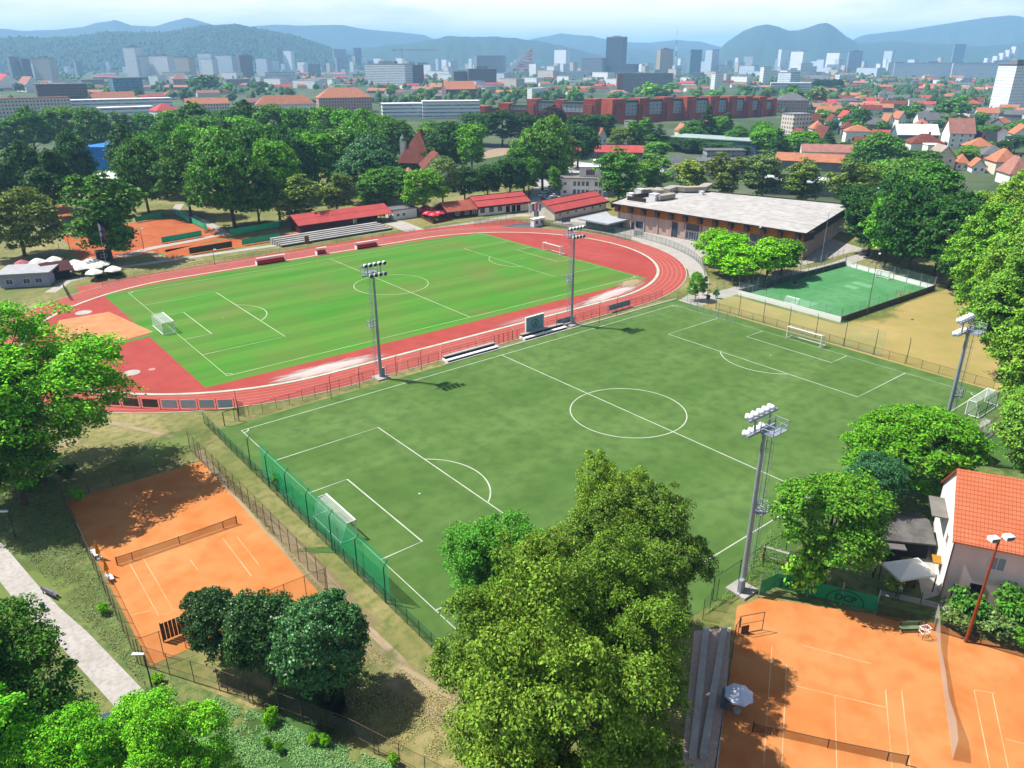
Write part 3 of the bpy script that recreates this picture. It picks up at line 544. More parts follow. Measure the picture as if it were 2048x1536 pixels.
zone('in the second rank of the park wood', [(15, 430, 300, 90, 'broad', 'dk'), (65, 420, 280, 90, 'round', 'dk'), (335, 395, 240, 95, 'broad', 'md'), (400, 400, 250, 105, 'broad', 'br'), (455, 405, 245, 100, 'round', 'br'), (530, 395, 236, 95, 'round', 'md'), (590, 400, 248, 95, 'broad', 'dk'), (640, 390, 265, 84, 'round', 'br'), (690, 385, 256, 84, 'round', 'lm'), (740, 370, 250, 84, 'round', 'md'), (905, 345, 236, 100, 'broad', 'dk'), (945, 350, 246, 66, 'round', 'br'), (1085, 380, 236, 110, 'broad', 'lm'), (1048, 385, 285, 76, 'round', 'md'), (1125, 350, 262, 46, 'airy', 'ol'), (1155, 335, 250, 76, 'round', 'dk'), (165, 400, 262, 80, 'round', 'dk'), (425, 350, 232, 90, 'round', 'md'), (500, 350, 226, 90, 'round', 'br'), (265, 380, 248, 80, 'round', 'dk'), (560, 372, 240, 84, 'round', 'dk'), (618, 372, 236, 84, 'broad', 'md'), (665, 372, 246, 78, 'round', 'dk'), (715, 362, 240, 78, 'round', 'br'), (360, 372, 238, 80, 'round', 'md'), (480, 378, 240, 84, 'round', 'dk')], 'second rank of the park wood')
zone('along the back of the park wood', [(20, 320, 233, 70, 'round', 'md'), (75, 318, 213, 76, 'round', 'md'), (135, 310, 208, 80, 'round', 'lm'), (195, 315, 214, 70, 'round', 'md'), (245, 305, 218, 66, 'airy', 'lm'), (300, 300, 225, 60, 'round', 'md'), (350, 305, 215, 70, 'round', 'lm'), (395, 310, 204, 84, 'round', 'md'), (445, 315, 204, 84, 'broad', 'md'), (500, 318, 202, 80, 'round', 'dk'), (555, 318, 204, 80, 'round', 'md'), (605, 320, 214, 66, 'round', 'br'), (650, 320, 212, 64, 'round', 'br'), (695, 325, 217, 70, 'round', 'br'), (745, 330, 210, 84, 'broad', 'br'), (792, 335, 232, 70, 'round', 'md'), (815, 325, 262, 48, 'round', 'dk'), (860, 330, 250, 60, 'round', 'lm')], 'back trees of the park wood')
zone('in the dark belt before the red-brick flats', [(870, 295, 240, 64, 'round', 'md'), (960, 290, 222, 76, 'round', 'dk'), (1005, 292, 220, 76, 'round', 'dk'), (1050, 290, 225, 70, 'round', 'dk'), (1105, 285, 212, 74, 'round', 'pu'), (1160, 292, 225, 74, 'round', 'dk'), (1205, 290, 228, 60, 'round', 'dk'), (1280, 300, 234, 58, 'tall', 'br'), (1318, 300, 246, 52, 'cone', 'dk'), (1245, 300, 252, 50, 'round', 'ol'), (1412, 292, 205, 56, 'cone', 'dk'), (1385, 285, 240, 50, 'round', 'md'), (1452, 290, 222, 40, 'cone', 'dk'), (1435, 288, 232, 44, 'round', 'br'), (1475, 300, 250, 46, 'round', 'md'), (1515, 298, 240, 48, 'round', 'md')], 'belt of trees before the red-brick flats')
# ================================================================== sports ground furniture
M_steel = mat('galvanised_steel', S('#b9c4d0', .85), S('#a5b1bf', .85), scale=.8, rough=.45, spec=.5, metal=.15)
M_white = mat('white_paint', S('#f4f4f2', 1.25), rough=.6)
M_lamp = mat('lamp_housing', S('#eef1f4', 1.15), rough=.35, spec=.5)
M_glass = mat('dark_glass', lin('#20303f'), lin('#33475a'), scale=.6, rough=.12, spec=.7)
M_conc = mat('concrete', S('#d6d1cb', .85), S('#c2bcb4', .85), scale=.8, detail=8)
M_gpost = mat('green_post', lin('#24523c', .8), rough=.6)
M_bpost = mat('brown_post', lin('#4a3b33', .9), lin('#5d4438', .9), scale=2, rough=.7)
M_gnet = net_mat('green_wire_mesh', lin('#3c5a44', .9), .16); M_bnet = net_mat('brown_wire_mesh', lin('#5a4a3c', .9), .14)
M_ball = net_mat('green_ball_net', lin('#10b070', .75), .60); M_ball2 = net_mat('thin_green_ball_net', lin('#6fb795', .8), .16)
M_wnet = net_mat('white_goal_net', lin('#eef2f4', .8), .22); M_scr = net_mat('green_shade_net', lin('#1f8a5c', .85), .78)
M_dark = mat('dark_metal', lin('#2c2f33'), rough=.6); M_red = mat('red_paint', lin('#d0142c', .8), rough=.5)
M_brown = mat('brown_wood', lin('#6b4a34', .8), lin('#543a2a', .8), scale=2)
# ---- floodlight masts
def mast_parts():
    slab = MB().box(-1.2, -1.2, .02, 1.2, 1.2, .28); pole = MB().tube((0, 0, .28), (0, 0, 19.2), .30, .18, 14)
    lad = MB()
    for sx in (-.25, .25): lad.tube((.62+sx*0, -.35+sx, 2.2), (.48, -.35+sx, 18.6), .03, .03, 4)
    for k in range(55): z = 2.4+.3*k; lad.tube((.58, -.6, z), (.58, -.1, z), .018, .018, 4)
    for k in range(18):
        z = 3+.85*k; P = [(.58+.42*math.sin(t), -.35+.42*math.cos(t), z) for t in [math.pi*i/6 for i in range(7)]]; lad.path(P, .018, 4)
    for t in (.5, 1.57, 2.6): lad.tube((.58+.42*math.sin(t), -.35+.42*math.cos(t), 3), (.58+.42*math.sin(t), -.35+.42*math.cos(t), 17.6), .015, .015, 4)
    def basket(x0, y0, x1, y1, z):
        b = MB().box(x0, y0, z, x1, y1, z+.1)
        for h in (.55, 1.1): b.path([(x0, y0, z+h), (x1, y0, z+h), (x1, y1, z+h), (x0, y1, z+h), (x0, y0, z+h)], .045, 5)
        for x, y in ((x0, y0), (x1, y0), (x1, y1), (x0, y1), ((x0+x1)/2, y0), ((x0+x1)/2, y1)): b.tube((x, y, z), (x, y, z+1.1), .045, .045, 5)
        return b
    mid = basket(.15, -.95, 1.35, .15, 9.6); top = basket(-.9, -1.5, 1.5, -.1, 18.9)
    bar = MB().box(-2.3, .25, 18.6, 2.3, .45, 18.85).box(-2.3, .25, 20.2, 2.3, .45, 20.45)
    for x in (-1.2, 1.2): bar.box(x-.08, .28, 18.85, x+.08, .42, 20.2)
    bar.box(-.15, -.2, 18.4, .15, .25, 18.7)
    lamp = MB()
    n = 10
    for (y0, r0, y1, r1) in ((-.42, .16, -.05, .36), (-.05, .36, .34, .42)):
        lamp.tube((0, y0, -.5*y0*.5), (0, y1, -.5*y1*.5), r0, r1, n)
    face = MB().tube((0, .34, -.086), (0, .37, -.094), .36, .36, n)
    cab = MB().box(-.3, -.2, 0, .3, .2, 1.5)
    return [x.mesh(n_, mt) for x, n_, mt in ((slab, 'base_slab', M_conc), (pole, 'pole', M_steel), (lad, 'ladder', M_steel), (mid, 'rest_platform', M_steel), (top, 'lamp_platform', M_steel), (bar, 'lamp_bar', M_steel), (cab, 'switch_box', M_steel))] + [lamp.mesh('floodlight', M_lamp, True), face.mesh('lens', M_glass)]
MP = mast_parts()
def mast(px, py, rz, label):
    p = G(px, py); r = thing('floodlight_mast', label, 'floodlight', (p.x, p.y, 0), rz, 'floodlight masts round the artificial pitch')
    for me in MP[:6]: put(me.name, me, r)
    put('switch_box', MP[6], r, (-.55, -.2, .28)); 
    for z, n_, y in ((20.55, 5, .7), (18.75, 4, .8)):
        for k in range(n_):
            l = put('floodlight', MP[7], r, ((k-(n_-1)/2)*.88 + (0 if n_ == 5 else -.4), y, z)); l.scale = (.86, .86, .86); put('lens', MP[8], l)
    return r
mast(762, 756, math.pi, 'tall grey floodlight mast beside the track, nearer the left end of the pitch')
mast(1143, 650, math.pi, 'tall grey floodlight mast beside the track bend, right of the scoreboard')
mast(1483, 1181, 0, 'tall grey floodlight mast nearest the camera, on a concrete slab by the clay court')
mast(1873, 919, 0, 'tall grey floodlight mast leaning over the pitch corner near the row of light green trees')
# ---- fences
def fence(name, pts, h, gap, pm, nm, label, group='wire fences', pr=.035, cat='fence', panel='wire_mesh', rail=None, skip_posts=False, lean=0.0, netz=0.0):
    P = [Vector((p[0], p[1])) for p in pts]; o = P[0]
    r = thing(name, label, cat, (o.x, o.y, 0), 0, group); mb = MB(); rl = MB()
    pk = MB().tube((0, 0, 0), (0, 0, h), pr, pr, 6).mesh('post', pm)
    first = True; n_post = 0
    for a, b in zip(P, P[1:]):
        L = (b-a).length; n = max(1, round(L/gap))
        mb.poly([((a-o).x, (a-o).y, netz), ((b-o).x, (b-o).y, netz), ((b-o).x, (b-o).y, h-.03), ((a-o).x, (a-o).y, h-.03)])
        for zz in (rail or ()): rl.tube(((a-o).x, (a-o).y, zz), ((b-o).x, (b-o).y, zz), pr*.7, pr*.7, 5)
        for k in range(0 if first else 1, n+1):
            if n_post < 98: q = a.lerp(b, k/n)-o; put('post', pk, r, (q.x, q.y, 0)); n_post += 1
        first = False
    mb.build(panel, nm, r)
    if rail: rl.build('rail', pm, r)
    return r
def wpx(px): return [G(x, y).xy for x, y in px]
# left clay court
fence('wire_fence', [(-74.9, 27), (-58.1, 26.7)], 3.0, 2.9, M_bpost, M_bnet, 'rusty wire fence along the shaded far end of the left clay court')
fence('wire_fence', [(-75.2, 27), (-75.6, -9)], 3.0, 2.6, M_bpost, net_mat('brown_wire_mesh', lin('#5a4a3c', .9), .22), 'brown wire fence between the left clay court and the rough grass by the footpath', rail=(2.95,))
fence('wire_fence', [(-58.2, 30.5), (-57.5, 10), (-57.2, -10.5)], 3.2, 2.3, M_bpost, net_mat('brown_wire_mesh_dense', lin('#6a5a42', .9), .27), 'long brown wire fence along the right side of the left clay court', rail=(3.15,))
fence('wire_fence', [(-75.4, -9.2), (-71.5, -9.6), (-66, -10), (-57.3, -10.4)], 3.0, 2.4, M_bpost, M_bnet, 'brown wire fence along the near end of the left clay court', rail=(2.95,))
fence('wire_fence', wpx([(292, 1335), (440, 1382), (560, 1430), (700, 1482), (800, 1535), (905, 1590)]), 2.6, 2.7, M_bpost, M_bnet, 'wire fence with a red top rail running under the three round trees', rail=(2.55, .9))
fence('windbreak_fence', wpx([(456, 1385), (560, 1429), (650, 1462), (758, 1508)]), 2.3, 2.6, M_bpost, net_mat('dark_windbreak', lin('#3a4140', .9), .62), 'dark windbreak sheet tied to the fence under the three round trees', None, panel='sheet', cat='windbreak', netz=.9)
# artificial pitch
tf = [(-53.6, 38.3), (-53.6, 20), (-53.5, -5), (-53.3, -37.4)]
fence('pitch_fence', tf, 2.0, 2.2, M_gpost, net_mat('green_wire_mesh_dense', lin('#1f5a3e', .9), .42), 'green wire fence behind the near-left goal line of the artificial pitch', 'pitch fences', rail=(1.95,))
fence('pitch_fence', [(-49.6, 36.2), (-24.5, 37.2)], 1.9, 2.35, M_bpost, M_gnet, 'low fence between the track and the artificial pitch, left of the first mast', 'pitch fences', rail=(1.85,))
fence('pitch_fence', [(-22, 37.2), (-11, 37.2)], 1.9, 2.2, M_bpost, M_gnet, 'short low fence between the first mast and the left bleacher', 'pitch fences', rail=(1.85,))
fence('pitch_fence', [(19, 37.2), (36, 37.4), (52, 37.6)], 1.9, 2.3, M_bpost, M_gnet, 'low fence along the track beyond the second mast', 'pitch fences', rail=(1.85, 1.0))
fence('pitch_fence', [(54.4, 35), (54.4, 0), (54.3, -33)], 1.7, 2.9, M_bpost, M_gnet, 'low wire fence between the artificial pitch and the parched grass', 'pitch fences', rail=(1.65,))
fence('pitch_fence', [(-27, -36.9), (0, -36.8), (26, -36.6), (46, -36.4)], 3.0, 4.3, M_gpost, M_gnet, 'green fence along the near touchline by the maple and the big round tree', 'pitch fences', pr=.05, rail=(2.95,))
fence('wire_fence', [(-46.8, 43.2), (-47.6, 40.5), (-48.4, 37.6)], 2.0, .8, M_gpost, net_mat('green_wire_mesh_thick', lin('#2c5a40', .9), .45), 'short dense green fence between the board fence and the pitch corner')
# tall posts with nets behind the goals
def ball_net(pts, h, gap, net, label, arm, netspan=None, low=.3):
    P = [Vector(p) for p in pts]; o = P[0]; r = thing('ball_stop_net', label, 'net', (o.x, o.y, 0), 0, 'ball stop nets behind the goals')
    pk = MB().tube((0, 0, 0), (0, 0, h-.7), .07, .06, 7); pk.tube((0, 0, h-.7), (arm[0], arm[1], h), .05, .04, 6); pm = pk.mesh('post', M_gpost)
    a, b = P; L = (b-a).length; n = max(1, round(L/gap))
    for k in range(n+1): q = a.lerp(b, k/n)-o; put('post', pm, r, (q.x, q.y, 0))
    s0, s1 = netspan or (0, 1); u, v = a.lerp(b, s0)-o, a.lerp(b, s1)-o; mb = MB(); n2 = 10
    for k in range(n2):
        p, q = u.lerp(v, k/n2), u.lerp(v, (k+1)/n2); w0, w1 = .12*math.sin(k*1.9), .12*math.sin((k+1)*1.9); e = Vector(arm)*.9
        mb.poly([(p.x+e.x, p.y+e.y, low), (q.x+e.x, q.y+e.y, low), (q.x+e.x+w1*.3, q.y+e.y, h*.62), (p.x+e.x+w0*.3, p.y+e.y, h*.62)])
        mb.poly([(p.x+e.x+w0*.3, p.y+e.y, h*.62), (q.x+e.x+w1*.3, q.y+e.y, h*.62), (q.x+e.x, q.y+e.y, h-.05), (p.x+e.x, p.y+e.y, h-.05)])
    mb.build('netting', net, r); MB().tube((u.x+arm[0]*.9, u.y+arm[1]*.9, low), (v.x+arm[0]*.9, v.y+arm[1]*.9, low), .06, .06, 6).build('ground_bar', mat('pale_teal_bar', S('#8fd0c4')), r)
    return r
ball_net([(-53.4, 20), (-53.4, -16)], 5.2, 6.0, M_ball, 'saturated green ball net on tall posts behind the near-left goal', (.55, 0), (.08, 1.0))
ball_net([(54.9, 24.5), (54.9, -18)], 5.2, 6.0, M_ball2, 'thin pale green ball net on tall posts behind the far goal by the parched grass', (-.4, 0), (0, .9))
# tall thin posts along the track side
for px, b, t in ((663, 798, 752), (720, 778, 735), (793, 752, 712), (843, 740, 700), (1113, 664, 630), (1198, 648, 605), (1233, 632, 595)):
    p = G(px, b); h = max(3.0, HT(px, b, t)); tag(MB().tube((0, 0, 0), (0, 0, h), .055, .045, 6).tube((0, 0, h), (.3, -.3, h+.25), .04, .03, 5).build('net_post', M_bpost, None, (p.x, p.y, 0)), 'thin dark net post along the fence between the track and the artificial pitch', 'post', 'thin net posts by the track')
# track fences
def arc(c, r, a0, a1, n): return [(c.x+r*math.cos(math.radians(a0+(a1-a0)*k/n)), c.y+r*math.sin(math.radians(a0+(a1-a0)*k/n))) for k in range(n+1)]
fence('track_fence', arc(CR, 53.5, -52, 62, 24), 2.0, 2.4, M_gpost, net_mat('grey_green_mesh', lin('#5b7468', .9), .30), 'curved green fence round the right bend of the running track', 'track fences', rail=(1.95,))
fence('track_fence', wpx([(205, 573), (300, 549), (420, 529), (560, 505), (700, 484), (830, 464)]), 1.3, 4.2, M_gpost, M_gnet, 'low rail fence along the far straight, left of the concrete steps', 'track fences', rail=(1.25, .7))
fence('track_fence', wpx([(850, 462), (940, 449), (1030, 434)]), 1.3, 4.2, M_gpost, M_gnet, 'low rail fence along the far straight before the pub terrace', 'track fences', rail=(1.25, .7))
fence('wire_fence', wpx([(127, 575), (133, 588), (141, 601)]), 1.8, 1.2, M_gpost, net_mat('dark_green_mesh', lin('#234a38', .9), .6), 'short dark green fence piece at the left end of the far straight')
# board fence at the left bend
def board_fence():
    a, b = G(205, 812).xy, G(470, 818).xy; r = thing('board_fence', 'fence of dark and pale grey boards round the left bend of the track', 'fence', (a.x, a.y, 0)); n = 7
    for k in range(n+1):
        q = a.lerp(b, k/n) + Vector((0, -1.1*math.sin(math.pi*k/n))) - a; MB().tube((0, 0, 0), (0, 0, 1.9), .05, .05, 6).build('post', M_bpost, r, (q.x, q.y, 0))
    for k in range(n):
        p = a.lerp(b, (k+.1)/n) + Vector((0, -1.1*math.sin(math.pi*(k+.1)/n))) - a; q = a.lerp(b, (k+.9)/n) + Vector((0, -1.1*math.sin(math.pi*(k+.9)/n))) - a
        bd = MB(); d = (q-p).normalized(); nn = Vector((-d.y, d.x))*.02
        bd.prism([p-nn, q-nn, q+nn, p+nn], .35, 1.75).build('board', mat('dark_board', S('#7a6d68', .9), S('#6a5e5a', .9), scale=1) if k < 3 else mat('pale_board', S('#c8cee0', 1.25), S('#bcc4d8', 1.25), scale=1), r)
board_fence()
def gate(px, py, rz, w, h, label, mt):
    p = G(px, py); r = thing('pitch_gate', label, 'gate', (p.x, p.y, 0), rz)
    for x in (-w/2, w/2): MB().tube((x, 0, 0), (x, 0, h), .07, .07, 6).build('post', mt, r)
    MB().tube((-w/2, 0, h), (w/2, 0, h), .06, .06, 6).build('crossbar', mt, r)
gate(464, 847, .15, 2.4, 2.3, 'dark empty gate frame at the left corner of the artificial pitch', M_bpost)
# ---- goals
def goal_at(x, y, rz, label, wd=7.32, h=2.44, dpt=2.0, top=.55, group='football goals', mt=None, z0=0.04):
    mt = mt or M_white; r = thing('football_goal', label, 'goal', (x, y, z0), rz, group); hw = wd/2                # faces +x, net behind at -x
    for s in (-1, 1): MB().tube((0, s*hw, 0), (0, s*hw, h), .09, .09, 8).build('post', mt, r)
    MB().tube((0, -hw-.06, h), (0, hw+.06, h), .09, .09, 8).build('crossbar', mt, r)
    fr = MB().path([(0, -hw, .06), (-dpt, -hw, .06), (-dpt, hw, .06), (0, hw, .06)], .06, 6)
    for s in (-1, 1): fr.path([(0, s*hw, h), (-dpt*top, s*hw, h), (-dpt, s*hw, .06)], .045, 6)
    fr.build('net_frame', mt, r); nb = MB(); n = 8
    for k in range(n):
        y0, y1 = -hw+wd*k/n, -hw+wd*(k+1)/n; s0, s1 = .22*abs(math.sin(k*1.3)), .22*abs(math.sin((k+1)*1.3))
        nb.poly([(-.02, y0, h), (-.02, y1, h), (-dpt*top, y1, h-s1), (-dpt*top, y0, h-s0)]); nb.poly([(-dpt*top, y0, h-s0), (-dpt*top, y1, h-s1), (-dpt, y1, .06), (-dpt, y0, .06)])
    for s in (-1, 1): nb.poly([(-.02, s*hw, h), (-dpt*top, s*hw, h-.05), (-dpt, s*hw, .06), (-.02, s*hw, .06)])
    nb.build('goal_net', M_wnet, r); return r
ct, st = math.cos(PT), math.sin(PT)
def pit(x, y): return PC.x + ct*x - st*y, PC.y + st*x + ct*y
goal_at(*pit(-PL/2, 0), PT, 'white goal with white box frame at the left end of the grass pitch', dpt=2.4, top=.96, z0=.07)
goal_at(*pit(PL/2, 0), PT+math.pi, 'white goal before the red infield at the right end of the grass pitch', z0=.07)
goal_at(-TL/2, 0, 0, 'white goal seen from behind against the saturated green ball net')
goal_at(TL/2, 0, math.pi, 'white goal at the far end of the artificial pitch before the pale ball net')
g1 = G(1950, 816); goal_at(g1.x, g1.y, math.radians(90), 'spare white goal turned sideways behind the fourth mast', 7.3, 2.4, 2.0)
g3 = G(1948, 872); goal_at(g3.x, g3.y, math.radians(90), 'old goal with rusty red and white bars beside the light green trees', 5.0, 2.1, 1.6, mt=mat('rusty_white', S('#d8a090'), S('#e8e0d8'), scale=.5))
a = spq(.05, .5); b = spq(.94, .5); an = math.atan2(*(b-a).yx)
goal_at(a.x, a.y, an, 'small white goal at the near end of the bright green small pitch', 3.2, 2.0, 1.0); goal_at(b.x, b.y, an+math.pi, 'small white goal at the shaded far end of the bright green small pitch', 3.2, 2.0, 1.0)
# training mini goal near the mast
g4 = G(1548, 1130); goal_at(g4.x, g4.y, math.radians(200), 'white folded goal frame with a red band beside the maple', 2.6, 1.9, 1.0, mt=mat('white_red_frame', S('#f0eeee'), S('#d2504c'), scale=.9, ramp=(.5, .56)))
# ---- dugouts
def dugout(px, py, w, label):
    p = G(px, py); r = thing('dugout', label, 'dugout', (p.x, p.y, .05), PT, 'red dugouts on the far touchline')
    MB().box(-w/2, 0, .35, w/2, .55, .55).box(-w/2, .45, .55, w/2, .6, 1.15).build('bench_seat', M_red, r)
    for s in (-1, 1): MB().prism([(s*w/2-.06, -.2), (s*w/2+.06, -.2), (s*w/2+.06, 1.1), (s*w/2-.06, 1.1)], 0, 1.0).build('side_panel', M_white, r)
    MB().box(-w/2, -.1, 0, w/2, .9, .3).build('plinth', M_dark, r)
    rf = MB(); P = [(1.1, .5), (1.15, 1.3), (.85, 1.85), (.3, 2.05), (-.35, 2.0)]
    for (y0, z0), (y1, z1) in zip(P, P[1:]): rf.poly([(-w/2, y0, z0), (w/2, y0, z0), (w/2, y1, z1), (-w/2, y1, z1)])
    rf.build('curved_roof', net_mat('milky_plastic', lin('#f0e6e8', .8), .62), r)
    fr = MB()
    for k in range(int(w)+1):
        x = -w/2 + w*k/int(w); fr.path([(x, y, z) for y, z in P], .03, 4)
    fr.build('roof_frame', M_white, r)
dugout(543, 527, 8.0, 'long red dugout nearest the left end of the grass pitch'); dugout(644, 509, 3.0, 'short red dugout at the halfway line'); dugout(735, 496, 7.0, 'long red dugout right of the halfway line')
# ---- bleachers by the artificial pitch, scoreboard, boards
def bleacher(x0, x1, y, label):
    r = thing('bleacher', label, 'bleacher', (x0, y, 0), 0, 'concrete bleachers by the artificial pitch'); L = x1-x0
    for k, (yy, z) in enumerate(((0, .5), (1.0, 1.0))):
        MB().box(0, yy, z-.14, L, yy+.75, z).build('bench', M_white if k == 0 else M_conc, r); 
        MB().box(.1, yy+.12, 0, L-.1, yy+.65, z-.14).build('riser', M_dark, r)
    for x in (-.05, L/2, L+.0): MB().box(x, 0, 0, x+.15, 1.75, .5).build('stair_side', M_white, r)
    rl = MB().tube((0, 1.9, 1.9), (L, 1.9, 1.9), .03, .03, 5).tube((0, 1.9, 1.5), (L, 1.9, 1.5), .03, .03, 5)
    for k in range(7): rl.tube((L*k/6, 1.9, 0), (L*k/6, 1.9, 1.9), .03, .03, 5)
    rl.build('rear_rail', M_bpost, r)
bleacher(-10.2, 1.6, 35.4, 'two-tier white bleacher left of the gate on the halfway line'); bleacher(8.6, 19.8, 35.6, 'two-tier white bleacher under the grey scoreboard')
structure('touchline_kerb', MB().box(-11, 34.95, .02, 54, 35.3, .14), M_conc)
p = G(1033, 690); r = thing('scoreboard', 'grey-blue board with a faint green emblem standing behind the right bleacher', 'scoreboard', (10.3, 37.3, 0), .03)
MB().box(0, 0, 1.0, 4.7, .25, 3.9).build('panel', mat('grey_blue_panel', S('#8fa8ba', 1.1), S('#7f9aac', 1.1), scale=.5), r); MB().box(-.12, -.03, .9, 4.82, .3, 1.0).box(-.12, -.03, 3.9, 4.82, .3, 4.0).box(-.12, -.03, 1.0, 0, .3, 3.9).box(4.7, -.03, 1.0, 4.82, .3, 3.9).build('frame', M_white, r)
em = MB().strip([(2.35+.85*math.cos(t), 2.4+.85*math.sin(t)) for t in [2*math.pi*k/20 for k in range(20)]], .22, 0, 0, True).strip([(2.0, 1.9), (2.7, 2.9)], .3, .004).strip([(2.7, 1.9), (2.5, 2.4)], .25, .008)
o = em.build('emblem', mat('green_emblem', S('#4fa07c')), r, (0, -.012, 0)); o.rotation_euler = (math.pi/2, 0, 0)
for x in (.6, 4.1): MB().box(x-.1, .05, 0, x+.1, .25, 1.0).build('leg', M_steel, r)
def boards(x, y, n, label):
    r = thing('grey_boards', label, 'board', (x, y, 0), .02, 'blue-grey boards on the low fence')
    for k in range(n): MB().box(k*2.3, 0, .45, k*2.3+2.2, .05, 1.75).build('board', mat('blue_grey_board', S('#9fb6ca', 1.2), S('#8fa8bc', 1.2), scale=.8), r)
    for k in range(n+1): MB().tube((k*2.3-.05, .1, 0), (k*2.3-.05, .1, 1.85), .045, .045, 5).build('post', M_bpost, r)
boards(18.8, 37.5, 2, 'pair of blue-grey boards on the fence right of the scoreboard'); boards(34.5, 37.7, 3, 'row of three blue-grey boards on the fence beyond the second mast')
fence('gate_fence', [(2.2, 37.4), (4.5, 37.4), (8.0, 37.4)], 2.1, 1.2, M_dark, M_bnet, 'dark gate posts between the two bleachers', None, pr=.06, cat='gate')
# ---- small pitch boards and posts
def rink():
    def side(i, j, label, mt, hgt):
        A, B = SP[i], SP[j]; L = (B-A).length; r = thing('rink_board', label, 'board wall', (A.x, A.y, 0), math.atan2((B-A).y, (B-A).x), 'board walls round the small pitch')
        MB().box(0, -.06, .04, L, .06, hgt).build('board', mt, r); n = max(3, round(L/3.6)); MB().box(0, -.09, hgt, L, .09, hgt+.08).build('cap_rail', mt, r)
        pm = MB().tube((0, 0, 0), (0, 0, 3.2), .05, .05, 5).mesh('post', M_steel)
        for k in range(n+1): put('post', pm, r, (L*k/n, .13, 0))
        MB().poly([(0, .13, hgt), (L, .13, hgt), (L, .13, 3.2), (0, .13, 3.2)]).build('netting', net_mat('pale_net', lin('#8fb0a8', .8), .10), r)
    gb = mat('grey_green_board', S('#5f756d'), S('#7c8a84'), scale=.5)
    side(0, 1, 'white board wall along the near end of the small pitch', M_white, 1.1); side(1, 2, 'weathered grey board wall facing the parched grass', mat('weathered_board', S('#807868'), S('#6a6255'), scale=.6), 1.2)
    side(2, 3, 'white board wall in the shade at the far end of the small pitch', M_white, 1.1); side(3, 0, 'dull green-grey board wall facing the sports hall', gb, 1.2)
rink()
def lightpole(px, py, pt, label, mt, heads=1, group='lamp posts round the small pitch', r=.08):
    p = G(px, py); h = HT(px, py, pt); rt = thing('lamp_post', label, 'lamp post', (p.x, p.y, 0), 0, group)
    MB().tube((0, 0, 0), (0, 0, h), r, r*.6, 8).build('pole', mt, rt); arm = MB().tube((-.4 if heads > 1 else 0, 0, h), (.5, 0, h+.1), .05, .04, 6).build('arm', mt, rt)
    for k in range(heads): MB().box(-.35, -.2, -.1, .35, .2, .12).build('lamp', M_lamp, rt, ((.55, -.55)[k], 0, h+.1), .3)
lightpole(1733, 633, 507, 'thin rusty-brown lamp post at the near long side of the small pitch', M_bpost); lightpole(1868, 585, 458, 'thin dark lamp post at the far right corner of the small pitch', M_bpost)
lightpole(1503, 573, 455, 'thin brown lamp post between the vivid green trees and the small pitch', M_bpost); lightpole(1641, 530, 425, 'thin grey lamp post against the corner of the sports hall', M_steel, 2)
fence('hall_fence', wpx([(1418, 583), (1478, 569), (1560, 548), (1640, 527), (1686, 513)]), 2.2, 3.0, M_steel, net_mat('pale_wire', lin('#9aa4aa', .8), .08), 'pale post fence along the footpath beside the small pitch', None, pr=.06)
fence('hall_fence', wpx([(1380, 618), (1420, 632), (1470, 648)]), 2.0, 2.4, M_steel, net_mat('pale_wire2', lin('#9aa4aa', .8), .08), 'pale post fence where the footpath meets the artificial pitch', None, pr=.06)
fence('shade_fence', wpx([(1752, 518), (1800, 530), (1885, 556)]), 2.0, 3.0, M_dark, net_mat('dark_wire3', lin('#2a3030', .8), .3), 'dark wire fence in the shade behind the small pitch', None)
for u, v, c, nm in ((.72, .9, '#e0552c', 'left'), (.8, .92, '#e0552c', 'right')):
    q = spq(u, v); r = thing('training_cone', 'orange training cone by the grey boards of the small pitch, %s of two' % nm, 'cone', (q.x, q.y, .04), 0, 'orange training cones')
    MB().tube((0, 0, .03), (0, 0, .75), .24, .05, 8).build('body', mat('orange_plastic', lin(c, .8)), r); MB().box(-.3, -.3, 0, .3, .3, .04).build('foot', mat('orange_plastic', lin(c, .8)), r)
q = G(1582, 559); r = thing('gate_post_bag', 'pale sack hanging by the gap in the green-grey boards', 'sack', (q.x, q.y, .05)); MB().tube((0, 0, 0), (0, 0, .7), .3, .34, 8).tube((0, 0, .7), (0, 0, 1.0), .34, .15, 8).build('sack_body', mat('cream_sack', S('#d8d2a8')), r); MB().tube((0, 0, 1.0), (0, 0, 1.25), .12, .2, 6).build('neck', M_brown, r)
q = G(1590, 569); r = thing('ball_crate', 'small brown crate on a pale mat inside the small pitch', 'crate', (q.x, q.y, .045)); MB().box(-.9, -.7, 0, .9, .7, .03).build('mat', M_conc, r); MB().box(-.35, -.3, .03, .35, .3, .75).box(-.4, -.34, .75, .4, .34, .82).build('crate_body', M_brown, r)
